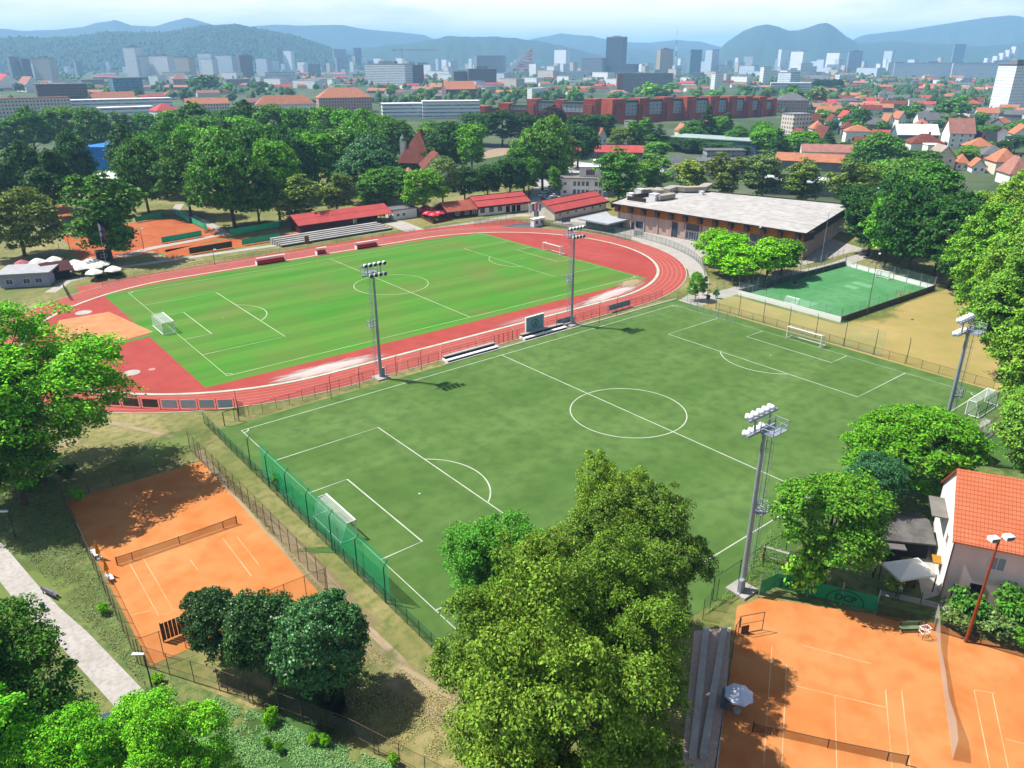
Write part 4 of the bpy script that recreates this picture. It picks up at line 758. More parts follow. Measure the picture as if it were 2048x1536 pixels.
# ---- tennis nets
def tennis_net(a, b, label, col, alpha, tape, sag=.12, strap=True):
    a, b = Vector(a), Vector(b); L = (b-a).length; r = thing('tennis_net', label, 'tennis net', (a.x, a.y, .03), math.atan2((b-a).y, (b-a).x), 'tennis nets')
    for x in (0, L): MB().tube((x, 0, 0), (x, 0, 1.1), .06, .06, 7).build('post', M_dark, r)
    n = 14; top = [(L*k/n, 0, 1.05-sag*math.sin(math.pi*k/n)) for k in range(n+1)]; mb = MB(); tp = MB()
    for p, q in zip(top, top[1:]):
        mb.poly([(p[0], 0, .05), (q[0], 0, .05), (q[0], 0, q[2]-.07), (p[0], 0, p[2]-.07)]); tp.poly([(p[0], -.012, p[2]-.07), (q[0], -.012, q[2]-.07), (q[0], -.012, q[2]), (p[0], -.012, p[2])]); tp.poly([(p[0], .012, p[2]), (q[0], .012, q[2]), (q[0], .012, q[2]-.07), (p[0], .012, p[2]-.07)])
    mb.build('netting', net_mat('tennis_netting', lin(col, .9), alpha), r); tp.build('tape', tape, r)
    if strap: 
        for x in (L/2, L*.12, L*.88): MB().box(x-.04, -.02, 0, x+.04, .02, 1.0).build('strap', M_bpost, r)
tennis_net(G(235, 1131).xy, G(474, 1048).xy, 'brown tennis net across the left clay court', '#5a3824', .5, mat('orange_tape', S('#e8a878')))
tennis_net(G(1505, 1464).xy, G(1812, 1531).xy, 'dark tennis net half in tree shade on the right clay court', '#4a2a1c', .55, mat('pale_tape', S('#f0c0a8')))
a, b = G(1868, 1240).xy, G(1905, 1520).xy; L = (b-a).length
r = thing('divider_net', 'long pale net dividing the two right clay courts', 'net', (a.x, a.y, .03), math.atan2((b-a).y, (b-a).x)); n = 16; mb = MB()
for k in range(n):
    h0, h1 = 2.1-1.1*math.sin(math.pi*min(1, k/n*1.15))*.9, 2.1-1.1*math.sin(math.pi*min(1, (k+1)/n*1.15))*.9; mb.poly([(L*k/n, 0, .05), (L*(k+1)/n, 0, .05), (L*(k+1)/n, .06*math.sin(k+1), h1), (L*k/n, .06*math.sin(k), h0)])
mb.build('netting', net_mat('pale_divider', lin('#c9c2b8', .8), .46), r); MB().tube((0, 0, 0), (0, 0, 4.2), .05, .04, 6).build('post', M_dark, r)
# ---- furniture round the courts
def umbrella(px, py, rad, h, mt, label, cat='parasol', group=None, closed=False, name='parasol', n=8, base=True):
    p = G(px, py); r = thing(name, label, cat, (p.x, p.y, .03), .2, group); MB().tube((0, 0, 0), (0, 0, h+.15), .035, .03, 6).build('pole', M_steel, r)
    if base: MB().tube((0, 0, 0), (0, 0, .15), .38, .3, 10).build('base', M_conc, r)
    c = MB()
    if closed: c.tube((0, 0, h-1.5), (0, 0, h), .26, .05, 7)
    else:
        ring0 = [(rad*math.cos(2*math.pi*k/n), rad*math.sin(2*math.pi*k/n), h-.48*rad) for k in range(n)]; ring1 = [(x*.5, y*.5, h-.2*rad) for x, y, z in ring0]
        for k in range(n):
            j = (k+1) % n; mid = tuple((ring0[k][i]+ring0[j][i])/2*(.95 if i < 2 else 1) for i in range(3))
            c.poly([ring0[k], mid, ring1[j], ring1[k]]); c.poly([mid, ring0[j], ring1[j]]); c.poly([ring1[k], ring1[j], (0, 0, h)]); c.poly([ring0[k], (ring0[k][0], ring0[k][1], ring0[k][2]-.18), (mid[0], mid[1], mid[2]-.2), mid]); c.poly([mid, (mid[0], mid[1], mid[2]-.2), (ring0[j][0], ring0[j][1], ring0[j][2]-.18), ring0[j]])
    c.build('canopy', mt, r); return r
M_wcan = mat('white_canvas', S('#f0ece2', 1.15), rough=.9); M_bcan = mat('pale_blue_canvas', S('#d4def2', 1.1), rough=.9); M_rcan = mat('red_canvas', lin('#d3203f', .8), lin('#e8c8cc', .7), scale=.35, ramp=(.5, .62)); M_ycan = mat('yellow_canvas', lin('#c9820e', .9))
umbrella(1473, 1422, 1.25, 2.5, M_bcan, 'open pale blue-white parasol in tree shade by the brick walk')
for x, y, nm in ((199, 1118, 'upper'), (216, 1152, 'lower')): umbrella(x, y, 1, 2.3, M_ycan, 'folded mustard-yellow parasol by the left clay court fence, %s of two' % nm, group='folded yellow parasols', closed=True)
def bench(px, py, rz, L, mt, label, name='bench', sc=1.0, group=None):
    p = G(px, py); r = thing(name, label, 'bench', (p.x, p.y, .03), rz, group)
    MB().box(-L/2, -.22, .4, L/2, .0, .45).box(-L/2, .04, .4, L/2, .24, .45).build('seat', mt, r); MB().box(-L/2, .3, .5, L/2, .35, .9).build('backrest', mt, r)
    for x in (-L/2+.2, L/2-.2): MB().box(x-.04, -.2, 0, x+.04, -.12, .4).box(x-.04, .24, 0, x+.04, .32, .9).build('leg', M_dark, r)
bench(103, 1190, math.radians(112), 2.2, mat('grey_lilac_wood', S('#a99fb0'), S('#8f8598'), scale=3), 'lilac-grey park bench at the edge of the footpath')
bench(190, 1112, math.radians(92), 1.6, M_white, 'white bench beside the upper folded yellow parasol', group='white benches by the court'); bench(223, 1161, math.radians(92), 1.0, M_white, 'small white seat beside the lower folded yellow parasol', group='white benches by the court')
p = G(104, 1198); tag(MB().tube((0, 0, 0), (0, 0, .8), .2, .24, 8).tube((0, 0, .8), (0, 0, .88), .26, .2, 8).build('litter_bin', M_gpost, None, (p.x-1.0, p.y-1.4, .03)), 'green litter bin beside the lilac-grey park bench', 'litter bin')
def streetlamp(px, py, pt, label, dx):
    p = G(px, py); h = HT(px, py, pt); r = thing('street_lamp', label, 'street lamp', (p.x, p.y, 0), YAW*-1, 'street lamps along the footpath'); MB().tube((0, 0, 0), (0, 0, h), .08, .05, 8).build('pole', M_dark, r)
    MB().tube((0, 0, h), (dx, 0, h+.12), .05, .05, 6).build('arm', M_dark, r); MB().prism([(min(0, dx*1.9), -.16), (max(0, dx*1.9), -.12), (max(0, dx*1.9), .12), (min(0, dx*1.9), .16)], h+.08, h+.24).build('lamp_head', M_lamp, r)
streetlamp(32, 1077, 1020, 'dark street lamp with white head by the footpath, far left', -.55); streetlamp(305, 1378, 1306, 'dark street lamp with white head near the clay court corner', -.55)
p = G(362, 1270); r = thing('slatted_screen', 'dark slatted windbreak at the near end of the left clay court', 'windbreak', (p.x-1.6, p.y, 0), -.02)
for k in range(10): MB().box(k*.36, -.02, .2, k*.36+.3, .02, 2.2).build('slat', M_brown, r)
MB().box(-.05, -.06, 0, .05, .06, 2.3).box(3.55, -.06, 0, 3.65, .06, 2.3).build('frame', M_dark, r)
# green windscreen with lettering at the right court
def windscreen():
    pts = [G(1518, 1196).xy, G(1550, 1180).xy, G(1752, 1228).xy]; o = pts[0]; r = thing('court_windscreen', 'long green windscreen lettered DCP under an arch, behind the right clay court', 'windscreen', (o.x, o.y, 0))
    cum = MB()
    for a, b in zip(pts, pts[1:]):
        n = 8
        for k in range(n):
            p, q = a.lerp(b, k/n)-o, a.lerp(b, (k+1)/n)-o; w0, w1 = .05*math.sin(k*2.1), .05*math.sin(k*2.1+2.1)
            cum.poly([(p.x, p.y+w0, .35), (q.x, q.y+w1, .35), (q.x, q.y, 2.15), (p.x, p.y, 2.15)])
    cum.build('green_sheet', net_mat('green_sheet', lin('#17875a', .85), .9), r)
    for q in pts + [pts[1].lerp(pts[2], .33), pts[1].lerp(pts[2], .66)]: MB().tube((q.x-o.x, q.y-o.y+.08, 0), (q.x-o.x, q.y-o.y+.08, 2.9), .05, .05, 6).build('post', M_steel, r)
    a, b = pts[1]-o, pts[2]-o; d = (b-a).normalized(); nrm = Vector((d.y, -d.x)); ang = math.atan2(d.y, d.x); dm = mat('dark_green_print', lin('#123a2c'))
    c = a.lerp(b, .69) + nrm*.09
    fc = bpy.data.curves.new('lettering', 'FONT'); fc.body = 'DCP'; fc.size = 1.05; fc.align_x = 'CENTER'; fc.offset = .03; fo = bpy.data.objects.new('lettering_curve', fc); COL.objects.link(fo)
    dg = bpy.context.evaluated_depsgraph_get(); me = bpy.data.meshes.new_from_object(fo.evaluated_get(dg)); bpy.data.objects.remove(fo); me.materials.clear(); me.materials.append(dm)
    l = put('lettering', me, r, (c.x, c.y, .72)); l.rotation_euler = (math.pi/2, 0, ang)
    ac = MB().strip([(1.75*math.cos(t), 1.35*math.sin(t)) for t in [math.pi*(-.06+1.12*k/20) for k in range(21)]], .11).build('arch_emblem', dm, r, (c.x, c.y, .62)); ac.rotation_euler = (math.pi/2, 0, ang)
    s = a.lerp(b, .1) + nrm*.09; dots = MB()
    for i, j in ((0, 0), (1, 0), (2, 0), (0, -1), (0, -2), (2, -2), (1, -2)): dots.poly([(i*.55+.16*math.cos(t), j*.4+.16*math.sin(t), 0) for t in [2*math.pi*k/8 for k in range(8)]])
    dd = dots.build('dot_pattern', dm, r, (s.x-.4, s.y+.3, 1.75)); dd.rotation_euler = (math.pi/2, 0, ang)
windscreen()
fence('wire_fence', wpx([(1480, 1255), (1470, 1270), (1430, 1536), (1420, 1640)]), 1.2, 3.0, M_dark, M_bnet, 'low dark fence between the brick walk and the right clay court', rail=(1.15,), pr=.05)
fence('wire_fence', [(-26.5, -37.1), G(1405, 1240).xy], 2.6, 2.4, M_gpost, M_gnet, 'green wire fence on the grass beside the nearest mast')
fence('wire_fence', wpx([(1752, 1232), (1868, 1262), (1960, 1290), (2060, 1320)]), 1.6, 3.0, M_dark, net_mat('dark_wire4', lin('#33302c', .8), .5), 'low dark fence behind the green bench and the cart')
fence('wire_fence', wpx([(1752, 1195), (1885, 1215), (2000, 1245), (2060, 1262)]), 1.5, 2.5, M_dark, M_gnet, 'garden fence along the front of the orange-roofed house')
p = G(1500, 1265); r = thing('drag_gate', 'small rusty gate frame with a panel at the corner of the right clay court', 'gate', (p.x, p.y, .03), math.radians(-25))
MB().path([(-1.3, 0, .05), (1.3, 0, .05), (1.3, 0, 2.2), (-1.3, 0, 2.2), (-1.3, 0, .05)], .04, 5).tube((-1.3, 0, 1.2), (1.3, 0, 1.2), .03, .03, 5).build('frame', M_bpost, r); MB().box(-1.0, -.03, .1, -.2, .03, .95).build('panel', M_brown, r)
bench(1820, 1262, math.radians(-38), 2.2, mat('light_green_wood', S('#9fc08a'), S('#86aa72'), scale=2), 'light green bench at the back of the right clay court')
p = G(1846, 1275); r = thing('ball_cart', 'white wire ball cart beside the light green bench', 'cart', (p.x, p.y, .03), -.4)
bk = MB().path([(-.4, -.3, .7), (.4, -.3, .7), (.4, .3, .7), (-.4, .3, .7), (-.4, -.3, .7)], .03, 5)
for x in (-.4, -.13, .13, .4): bk.tube((x, -.3, .7), (x*.8, -.25, 1.2), .02, .02, 4).tube((x, .3, .7), (x*.8, .25, 1.2), .02, .02, 4)
bk.path([(-.45, -.3, 1.2), (.45, -.3, 1.2), (.45, .3, 1.2), (-.45, .3, 1.2), (-.45, -.3, 1.2)], .03, 5).build('basket', M_white, r); MB().tube((-.35, -.25, 0), (-.4, -.3, .7), .03, .03, 5).tube((.35, -.25, 0), (.4, -.3, .7), .03, .03, 5).tube((.35, .25, 0), (.4, .3, .7), .03, .03, 5).tube((-.35, .25, 0), (-.4, .3, .7), .03, .03, 5).build('legs_frame', mat('orange_tubes', S('#e07038')), r)
def rusty_light(px, py, pt, label, lean, mt):
    p = G(px, py); h = HT(px, py, pt); r = thing('court_light', label, 'floodlight', (p.x, p.y, 0), -.5, 'rusty court lights'); MB().tube((0, 0, 0), (lean, 0, h), .16, .09, 9).build('pole', mt, r); MB().tube((lean-.7, 0, h), (lean+.7, 0, h), .05, .05, 6).build('crossbar', mt, r)
    for s in (-1, 1): l = MB().box(-.42, -.35, -.15, .42, .3, .22).build('floodlight', M_lamp, r, (lean+s*.75, -.1, h+.12)); MB().box(-.34, -.4, -.12, .34, -.352, .18).build('lens', M_glass, l)
rusty_light(1931, 1284, 1060, 'rusty orange pole with two floodlights before the orange-roofed house', .35, mat('rust_paint', S('#d9622c'), S('#b84f2a'), scale=.6))
rusty_light(1597, 1170, 990, 'thin rusty pole with two floodlights sticking out of the maple', .2, mat('rust_paint2', S('#a85a3c'), S('#8a4630'), scale=.6))
# parapet-like steps beside the brick walk
for k, (x0, x1, xb0, xb1) in enumerate(((1412, 1421, 1384, 1396), (1448, 1454, 1405, 1415))):
    a, b = G(x0, 1262).xy, G(xb0, 1520).xy; d = (b-a); L = d.length
    r = thing('seating_step', 'long low block step beside the right clay court, %s of two' % ('outer' if k == 0 else 'inner'), 'step', (a.x, a.y, 0), math.atan2(d.y, d.x), 'block steps by the clay court'); MB().box(0, -.25, .02, L, .25, .42).build('blocks', mat('block_stone', S('#d2bfb0', 1.0), S('#bca99c', 1.0), scale=2), r); MB().box(0, -.3, .42, L, .3, .47).build('coping', M_conc, r)
p = G(1450, 1405); r = thing('storage_box', 'blue-grey box half hidden under the pale parasol', 'box', (p.x, p.y, .03), math.radians(30)); MB().box(-.8, -.35, 0, .8, .35, .75).build('body', mat('blue_grey_plastic', S('#6d7f95')), r); MB().box(-.84, -.39, .75, .84, .39, .83).build('lid', mat('blue_grey_plastic2', S('#7f90a5')), r)
# ================================================================== buildings
M_wall = mat('white_render', S('#f8f6f3', 1.3), S('#eae6e0', 1.25), scale=.3, detail=8); M_cream = mat('cream_render', S('#f2e9d8', 1.15), S('#e4d8c0', 1.1), scale=.3, detail=8)
M_pink = mat('pink_render', S('#d8b4b0', .66), S('#c8a29e', .64), scale=.3, detail=8); M_grey = mat('grey_render', S('#b9bcc0', .64), S('#a2a5a9', .62), scale=.3, detail=8)
M_redroof = mat('red_sheet_roof', S('#e2605c', .85), S('#d0524f', .85), scale=.25, detail=8, c3=S('#e06a68', .6), scale3=.9, amt3=.4); M_orroof = mat('orange_tile_roof', S('#f2a680', .72), S('#e08e66', .7), scale=.35, detail=9, c3=S('#b86042', .6), scale3=1.6, amt3=.5)
M_brroof = mat('brown_tile_roof', S('#b8604c', .6), S('#94503f', .6), scale=.35, detail=9, c3=S('#7f4638', .6), scale3=1.6, amt3=.5); M_grroof = mat('grey_roof', S('#9a9aa0', .6), S('#84848a', .6), scale=.35, detail=9)
M_dkroof = mat('dark_slate_roof', S('#4c4a58', .6), S('#3c3a46', .6), scale=.4, detail=8); M_pkroof = mat('pink_tile_roof', S('#e8a898', .66), S('#d49080', .64), scale=.35, detail=9, c3=S('#b87868', .6), scale3=1.5, amt3=.5)
M_flat = mat('pale_flat_roof', S('#e2dedb', .80), S('#d4cfca', .78), scale=.12, detail=9, c3=S('#b3aba2', .62), scale3=.4, amt3=.5); M_whroof = mat('white_sheet_roof', S('#f2f4f6', 1.1), S('#e0e2e6', 1.05), scale=.15, detail=6)
M_maroon = mat('dark_red_boards', S('#6a2c30', .7), S('#53242a', .7), scale=1); M_wframe = mat('window_frame', S('#efefef', 1.1)); M_bframe = mat('brown_window_frame', S('#6a3f30', .7))
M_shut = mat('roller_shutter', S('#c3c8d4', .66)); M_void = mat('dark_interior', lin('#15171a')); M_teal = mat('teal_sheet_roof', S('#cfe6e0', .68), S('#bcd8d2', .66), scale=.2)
WIN = {}
def window(r, x, y, z, w, h, face='f', L=0, D=0, frame=None, glass=None, name='window', bars=1):
    fm, gm = frame or M_wframe, glass or M_glass; key = (w, h, fm.name, gm.name, bars)
    if key not in WIN:
        t = .09 if w > .8 else .06; b = MB().box(-w/2, -.05, 0, w/2, .02, t).box(-w/2, -.05, h-t, w/2, .02, h).box(-w/2, -.05, t, -w/2+t, .02, h-t).box(w/2-t, -.05, t, w/2, .02, h-t)
        for k in range(1, bars+1): xx = -w/2+w*k/(bars+1); b.box(xx-.03, -.045, t, xx+.03, .02, h-t)
        b.poly([(-w/2+t, -.015, t), (w/2-t, -.015, t), (w/2-t, -.015, h-t), (-w/2+t, -.015, h-t)], 1); WIN[key] = b.mesh(name, [fm, gm])
    pos, rz = {'f': ((x, -.01, z), 0), 'l': ((-.01, y, z), -math.pi/2), 'r': ((L+.01, y, z), math.pi/2), 'b': ((x, D+.01, z), math.pi)}[face]
    return put(name, WIN[key], r, pos, rz)
def front(p0, p1):
    a = G(*p0) if len(p0) == 2 and p0[0] > -900 else Vector(p0); b = G(*p1); d = (b-a).xy; return a, math.atan2(d.y, d.x), d.length
def roof_mesh(kind, L, D, hw, hr, ov, t=.18, ridge='x'):
    m = MB()
    if kind == 'flat':
        m.box(-ov, -ov, hw, L+ov, D+ov, hw+hr)
    else:
        x0, x1, y0, y1 = -ov, L+ov, -ov, D+ov; e = hw - (ov*(hr-hw)/(min(D, L)/2) if kind != 'mono' else 0)
        if kind == 'gable':
            if ridge == 'x': A, B = (x0, D/2, hr), (x1, D/2, hr); q = [((x0, y0, e), (x1, y0, e), B, A), ((x1, y1, e), (x0, y1, e), A, B)]
            else: A, B = (L/2, y0, hr), (L/2, y1, hr); q = [((x0, y1, e), (x0, y0, e), A, B), ((x1, y0, e), (x1, y1, e), B, A)]
        elif kind == 'hip':
            if L >= D: A, B = (D/2, D/2, hr), (L-D/2, D/2, hr); q = [((x0, y0, e), (x1, y0, e), B, A), ((x1, y1, e), (x0, y1, e), A, B), ((x1, y0, e), (x1, y1, e), B), ((x0, y1, e), (x0, y0, e), A)]
            else: A, B = (L/2, L/2, hr), (L/2, D-L/2, hr); q = [((x0, y0, e), (x1, y0, e), A), ((x1, y0, e), (x1, y1, e), B, A), ((x1, y1, e), (x0, y1, e), B), ((x0, y1, e), (x0, y0, e), A, B)]
        for p in q: m.poly([(x, y, z+t) for x, y, z in p]); m.poly([(x, y, z) for x, y, z in reversed(p)])
        for a, b in (((x0, y0), (x1, y0)), ((x1, y0), (x1, y1)), ((x1, y1), (x0, y1)), ((x0, y1), (x0, y0))):
            if kind == 'hip' or (ridge == 'x') == (a[1] == b[1]): m.poly([(a[0], a[1], e), (b[0], b[1], e), (b[0], b[1], e+t), (a[0], a[1], e+t)])
            else:
                mx, my = (a[0]+b[0])/2, (a[1]+b[1])/2; m.poly([(a[0], a[1], e), (mx, my, hr), (mx, my, hr+t), (a[0], a[1], e+t)]); m.poly([(mx, my, hr), (b[0], b[1], e), (b[0], b[1], e+t), (mx, my, hr+t)])
    return m
def building(name, label, cat, p0, p1, D, hw, hr, wallm, roofm, kind='gable', ov=.4, ridge='x', group=None, wins=(), chimney=None, z0=0):
    """p0-p1: foot of the front wall, left to right; D deep, walls hw high, ridge at hr (flat: slab thickness hr)."""
    a, rz, L = front(p0, p1); r = thing(name, label, cat, (a.x, a.y, z0), rz, group); w = MB().box(0, 0, 0, L, D, hw, 0, 't')
    if kind == 'gable':
        if ridge == 'x':
            for x in (0, L): w.poly([(x, 0, hw), (x, D, hw), (x, D/2, hr)] if x else [(x, D, hw), (x, 0, hw), (x, D/2, hr)])
        else:
            for y in (0, D): w.poly([(0, y, hw), (L, y, hw), (L/2, y, hr)] if not y else [(L, y, hw), (0, y, hw), (L/2, y, hr)])
    w.build('wall', wallm, r); ro = roof_mesh(kind, L, D, hw, hr, ov, ridge=ridge).build('roof', roofm, r)
    if chimney:
        for cx, cy_ in chimney: 
            top = (hr if kind != 'flat' else hw+hr)+.9; MB().box(cx*L-.3, cy_*D-.3, hw, cx*L+.3, cy_*D+.3, top).box(cx*L-.36, cy_*D-.36, top, cx*L+.36, cy_*D+.36, top+.1).build('chimney', M_brroof, ro)
    for f, u, z, ww, hh in wins: window(r, u*L, u*D, z, ww, hh, f, L, D)
    return r, L, D
def _w(f, us, z, w, h): return [(f, u, z, w, h) for u in us]
# ---- stand shed with red roof
a, rz, L = front((604, 468), (779, 443)); r = thing('stand_shed', 'long shed with red sheet roof and dark red boards behind the concrete steps', 'shed', (a.x, a.y, 0), rz); D = 8.5
MB().box(0, 0, 0, L*.56, D, 3.0, 0, 't').box(L*.56, D-.3, 0, L, D, 3.0).poly([(0, D, 3.0), (0, 0, 3.0), (0, D*.6, 5.2)]).build('wall', M_maroon, r)
rf = MB(); q0, q1, q2 = (-.7, 2.7), (D*.6, 5.3), (D+.5, 3.2)
for (y0, z0), (y1, z1) in ((q0, q1), (q1, q2)): rf.poly([(-1.2, y0, z0+.15), (L+1.2, y0, z0+.15), (L+1.2, y1, z1+.15), (-1.2, y1, z1+.15)]); rf.poly([(-1.2, y1, z1), (L+1.2, y1, z1), (L+1.2, y0, z0), (-1.2, y0, z0)])
rf.poly([(-1.2, -.7, 2.7), (L+1.2, -.7, 2.7), (L+1.2, -.7, 2.86), (-1.2, -.7, 2.86)])
rf.box(-1.2, D*.3-.1, 4.17, L+1.2, D*.3+.1, 4.32); rf.build('roof', M_redroof, r)
for k in range(5): x = L*.6+L*.1*k; MB().box(x-.1, .1, 0, x+.1, .3, 2.9).build('post', M_brown, r)
MB().box(L*.58, .6, .9, L*.62, 1.0, 2.4).build('notice_board', M_white, r); MB().box(.1, -.6, 0, L*.95, -.5, 1.0).build('front_rail', net_mat('rail_bars', lin('#3c4444'), .5), r)
# ---- concrete steps
a, rz, L = front((565, 495), (786, 459.5)); r = thing('terrace_steps', 'long pale concrete spectator steps in front of the red-roofed shed', 'steps', (a.x, a.y, 0), rz); 
for k in range(5): MB().box(-.2*k, .6+1.15*k, 0 if k else .25, L-.6*k, 1.75+1.15*k-.003, .6+.34*k).build('step', M_conc if k % 2 else M_flat, r)
MB().box(-.1, 0, .3, L, .6, .5).build('front_shade_strip', M_dark, r)  # dark bar in place of the shade line under the front overhang
building('service_hut', 'white flat-roofed hut with grey roof between the red-roofed shed and the red parasols', 'hut', (787, 440), (834, 434), 6, 3.2, .3, M_wall, M_grroof, 'flat', .3, wins=_w('f', (.2, .45), 1.0, 1.2, 1.0))
window(r, 8.0, 0, .1, 1.4, 2.2, 'f', frame=mat('ochre_door', S('#c98a2c')), glass=mat('ochre_panel', S('#b87c26')), name='door')
# ---- pub and its red parasols
building('pub_building', 'small pub with low orange-red roof and dark open front beside the red parasols', 'pub', (897, 438), (958, 431), 9, 2.8, 5.0, M_maroon, mat('weathered_red_roof', S('#e07a62', .66), S('#c8604e', .64), scale=.3, detail=8), 'gable', .9, wins=_w('f', (.3, .6, .85), .9, 1.6, 1.4))
bx = [(845, 430), (856, 437), (868, 440), (866, 429), (880, 436), (878, 426), (893, 432), (896, 425), (852, 424)]
for i, (x, y) in enumerate(sorted(bx)): umbrella(x, y+2, 2.0, 3.0, M_rcan, 'red and white parasol of the crowded pub terrace, %s from the left' % ordinal(i), group='red parasols of the pub terrace', base=False)
fence('terrace_fence', wpx([(838, 434), (866, 448), (905, 440)]), 1.1, 1.5, M_brown, mat('terrace_boards', S('#8a5a30'), S('#6f4526'), scale=1), 'low wooden fence round the pub terrace', None, panel='boards')
# ---- long white clubhouse, changing rooms
building('clubhouse', 'long white clubhouse with bright red roof and brown-framed windows', 'clubhouse', (958, 432), (1056, 420.5), 11, 3.5, 6.0, M_wall, M_redroof, 'gable', .8)
r = bpy.data.objects['clubhouse']; Lc = front((958, 432), (1056, 420.5))[2]
for u in (.07, .25, .42): window(r, u*Lc, 0, .9, 1.9, 1.7, 'f', frame=M_bframe)
for u in (.58, .7, .8): window(r, u*Lc, 0, .1, 1.6, 2.5, 'f', frame=M_bframe, glass=M_void, name='door')
MB().box(Lc*.5, -2.2, 2.75, Lc*1.0, 0, 2.9).build('porch_roof', M_maroon, r)
building('changing_rooms', 'low white building with red sheet roof beside the flag poles', 'building', (1109, 441), (1212, 418.5), 12, 3.2, 6.0, mat('worn_white_render', S('#f0e6d8', 1.2), S('#ddcfbc', 1.15), scale=.4, detail=9), M_redroof, 'gable', .6, wins=_w('f', (.1, .24, .4, .56, .72, .88), 1.2, 1.3, 1.0) + _w('l', (.7,), .1, 2.4, 2.5))
for nm_, D_, hw_, hr_ in (('clubhouse', 11, 3.5, 6.0), ('changing_rooms', 12, 3.2, 6.0)):
    b_ = bpy.data.objects[nm_]; Lr = front((958, 432), (1056, 420.5))[2] if nm_ == 'clubhouse' else front((1109, 441), (1212, 418.5))[2]; sm = MB(); sl_ = (hr_-hw_)/(D_/2)
    for yy in (D_*.24, D_*.5): zz = hw_+yy*sl_+.18; sm.box(-.6, yy-.14, zz, Lr+.6, yy+.14, zz+.09)
    sm.box(-.85, -.9, hw_-.75, Lr+.85, -.72, hw_-.2).build('roof_seam', M_maroon, b_)
a = G(1068, 455); r = thing('ticket_gate', 'small white ticket gate with two windows at the top bend of the track', 'gate house', (a.x, a.y, 0), .1); MB().box(0, 0, 0, 5.2, 1.6, 2.6).box(-.2, -.2, 2.6, 5.4, 1.8, 2.75).build('wall', M_wall, r)
for u in (1.3, 3.7): window(r, u, 0, .9, 1.3, 1.2, 'f')
for i, (x, c) in enumerate(((1057, '#e8eaf0'), (1064, '#2c3f9a'), (1071, '#d8404c'), (1078, '#3b56a8'))):
    p = G(x, 447); r = thing('flag_pole', '%s flag on a thin pole behind the ticket gate%s' % (('white', 'dark blue', 'red', 'blue')[i], ', last on the right' if i == 3 else ''), 'flag', (p.x, p.y, 0), 0, 'flags by the ticket gate'); MB().tube((0, 0, 0), (0, 0, 7), .05, .03, 6).build('pole', M_white, r)
    fl = MB()
    for k in range(4): fl.poly([(.05+.18*k, .05*math.sin(k), 6.8-.1*k), (.05+.18*(k+1), .05*math.sin(k+1), 6.7-.1*k), (.05+.18*(k+1), .05*math.sin(k+1), 4.3-.1*k), (.05+.18*k, .05*math.sin(k), 4.4-.1*k)])
    fl.build('flag', mat('flag_cloth_%d' % i, lin(c, .8)), r)
fence('wire_fence', wpx([(1085, 452), (1140, 458), (1200, 468), (1262, 482)]), 1.5, 2.6, M_dark, net_mat('dark_wire5', lin('#3a4444', .8), .45), 'dark fence along the top bend between the ticket gate and the hall')
p = G(1132, 449); r = thing('banner_board', 'violet-grey banner board by the changing rooms', 'sign', (p.x, p.y, 0), -.1); MB().box(-1.8, 0, .8, 1.8, .06, 2.5).build('panel', mat('violet_panel', S('#8d7f9a')), r); MB().box(-1.7, .07, 0, -1.6, .14, 2.5).box(1.6, .07, 0, 1.7, .14, 2.5).build('leg', M_dark, r)
p = G(1277, 473); r = thing('notice_panel', 'white notice panel by the fence before the hall', 'sign', (p.x, p.y, 0), -.5); MB().box(-1.6, 0, .3, 1.6, .06, 2.2).build('panel', M_white, r); MB().box(-1.5, .07, 0, -1.4, .14, 2.2).box(1.4, .07, 0, 1.5, .14, 2.2).build('leg', M_dark, r)
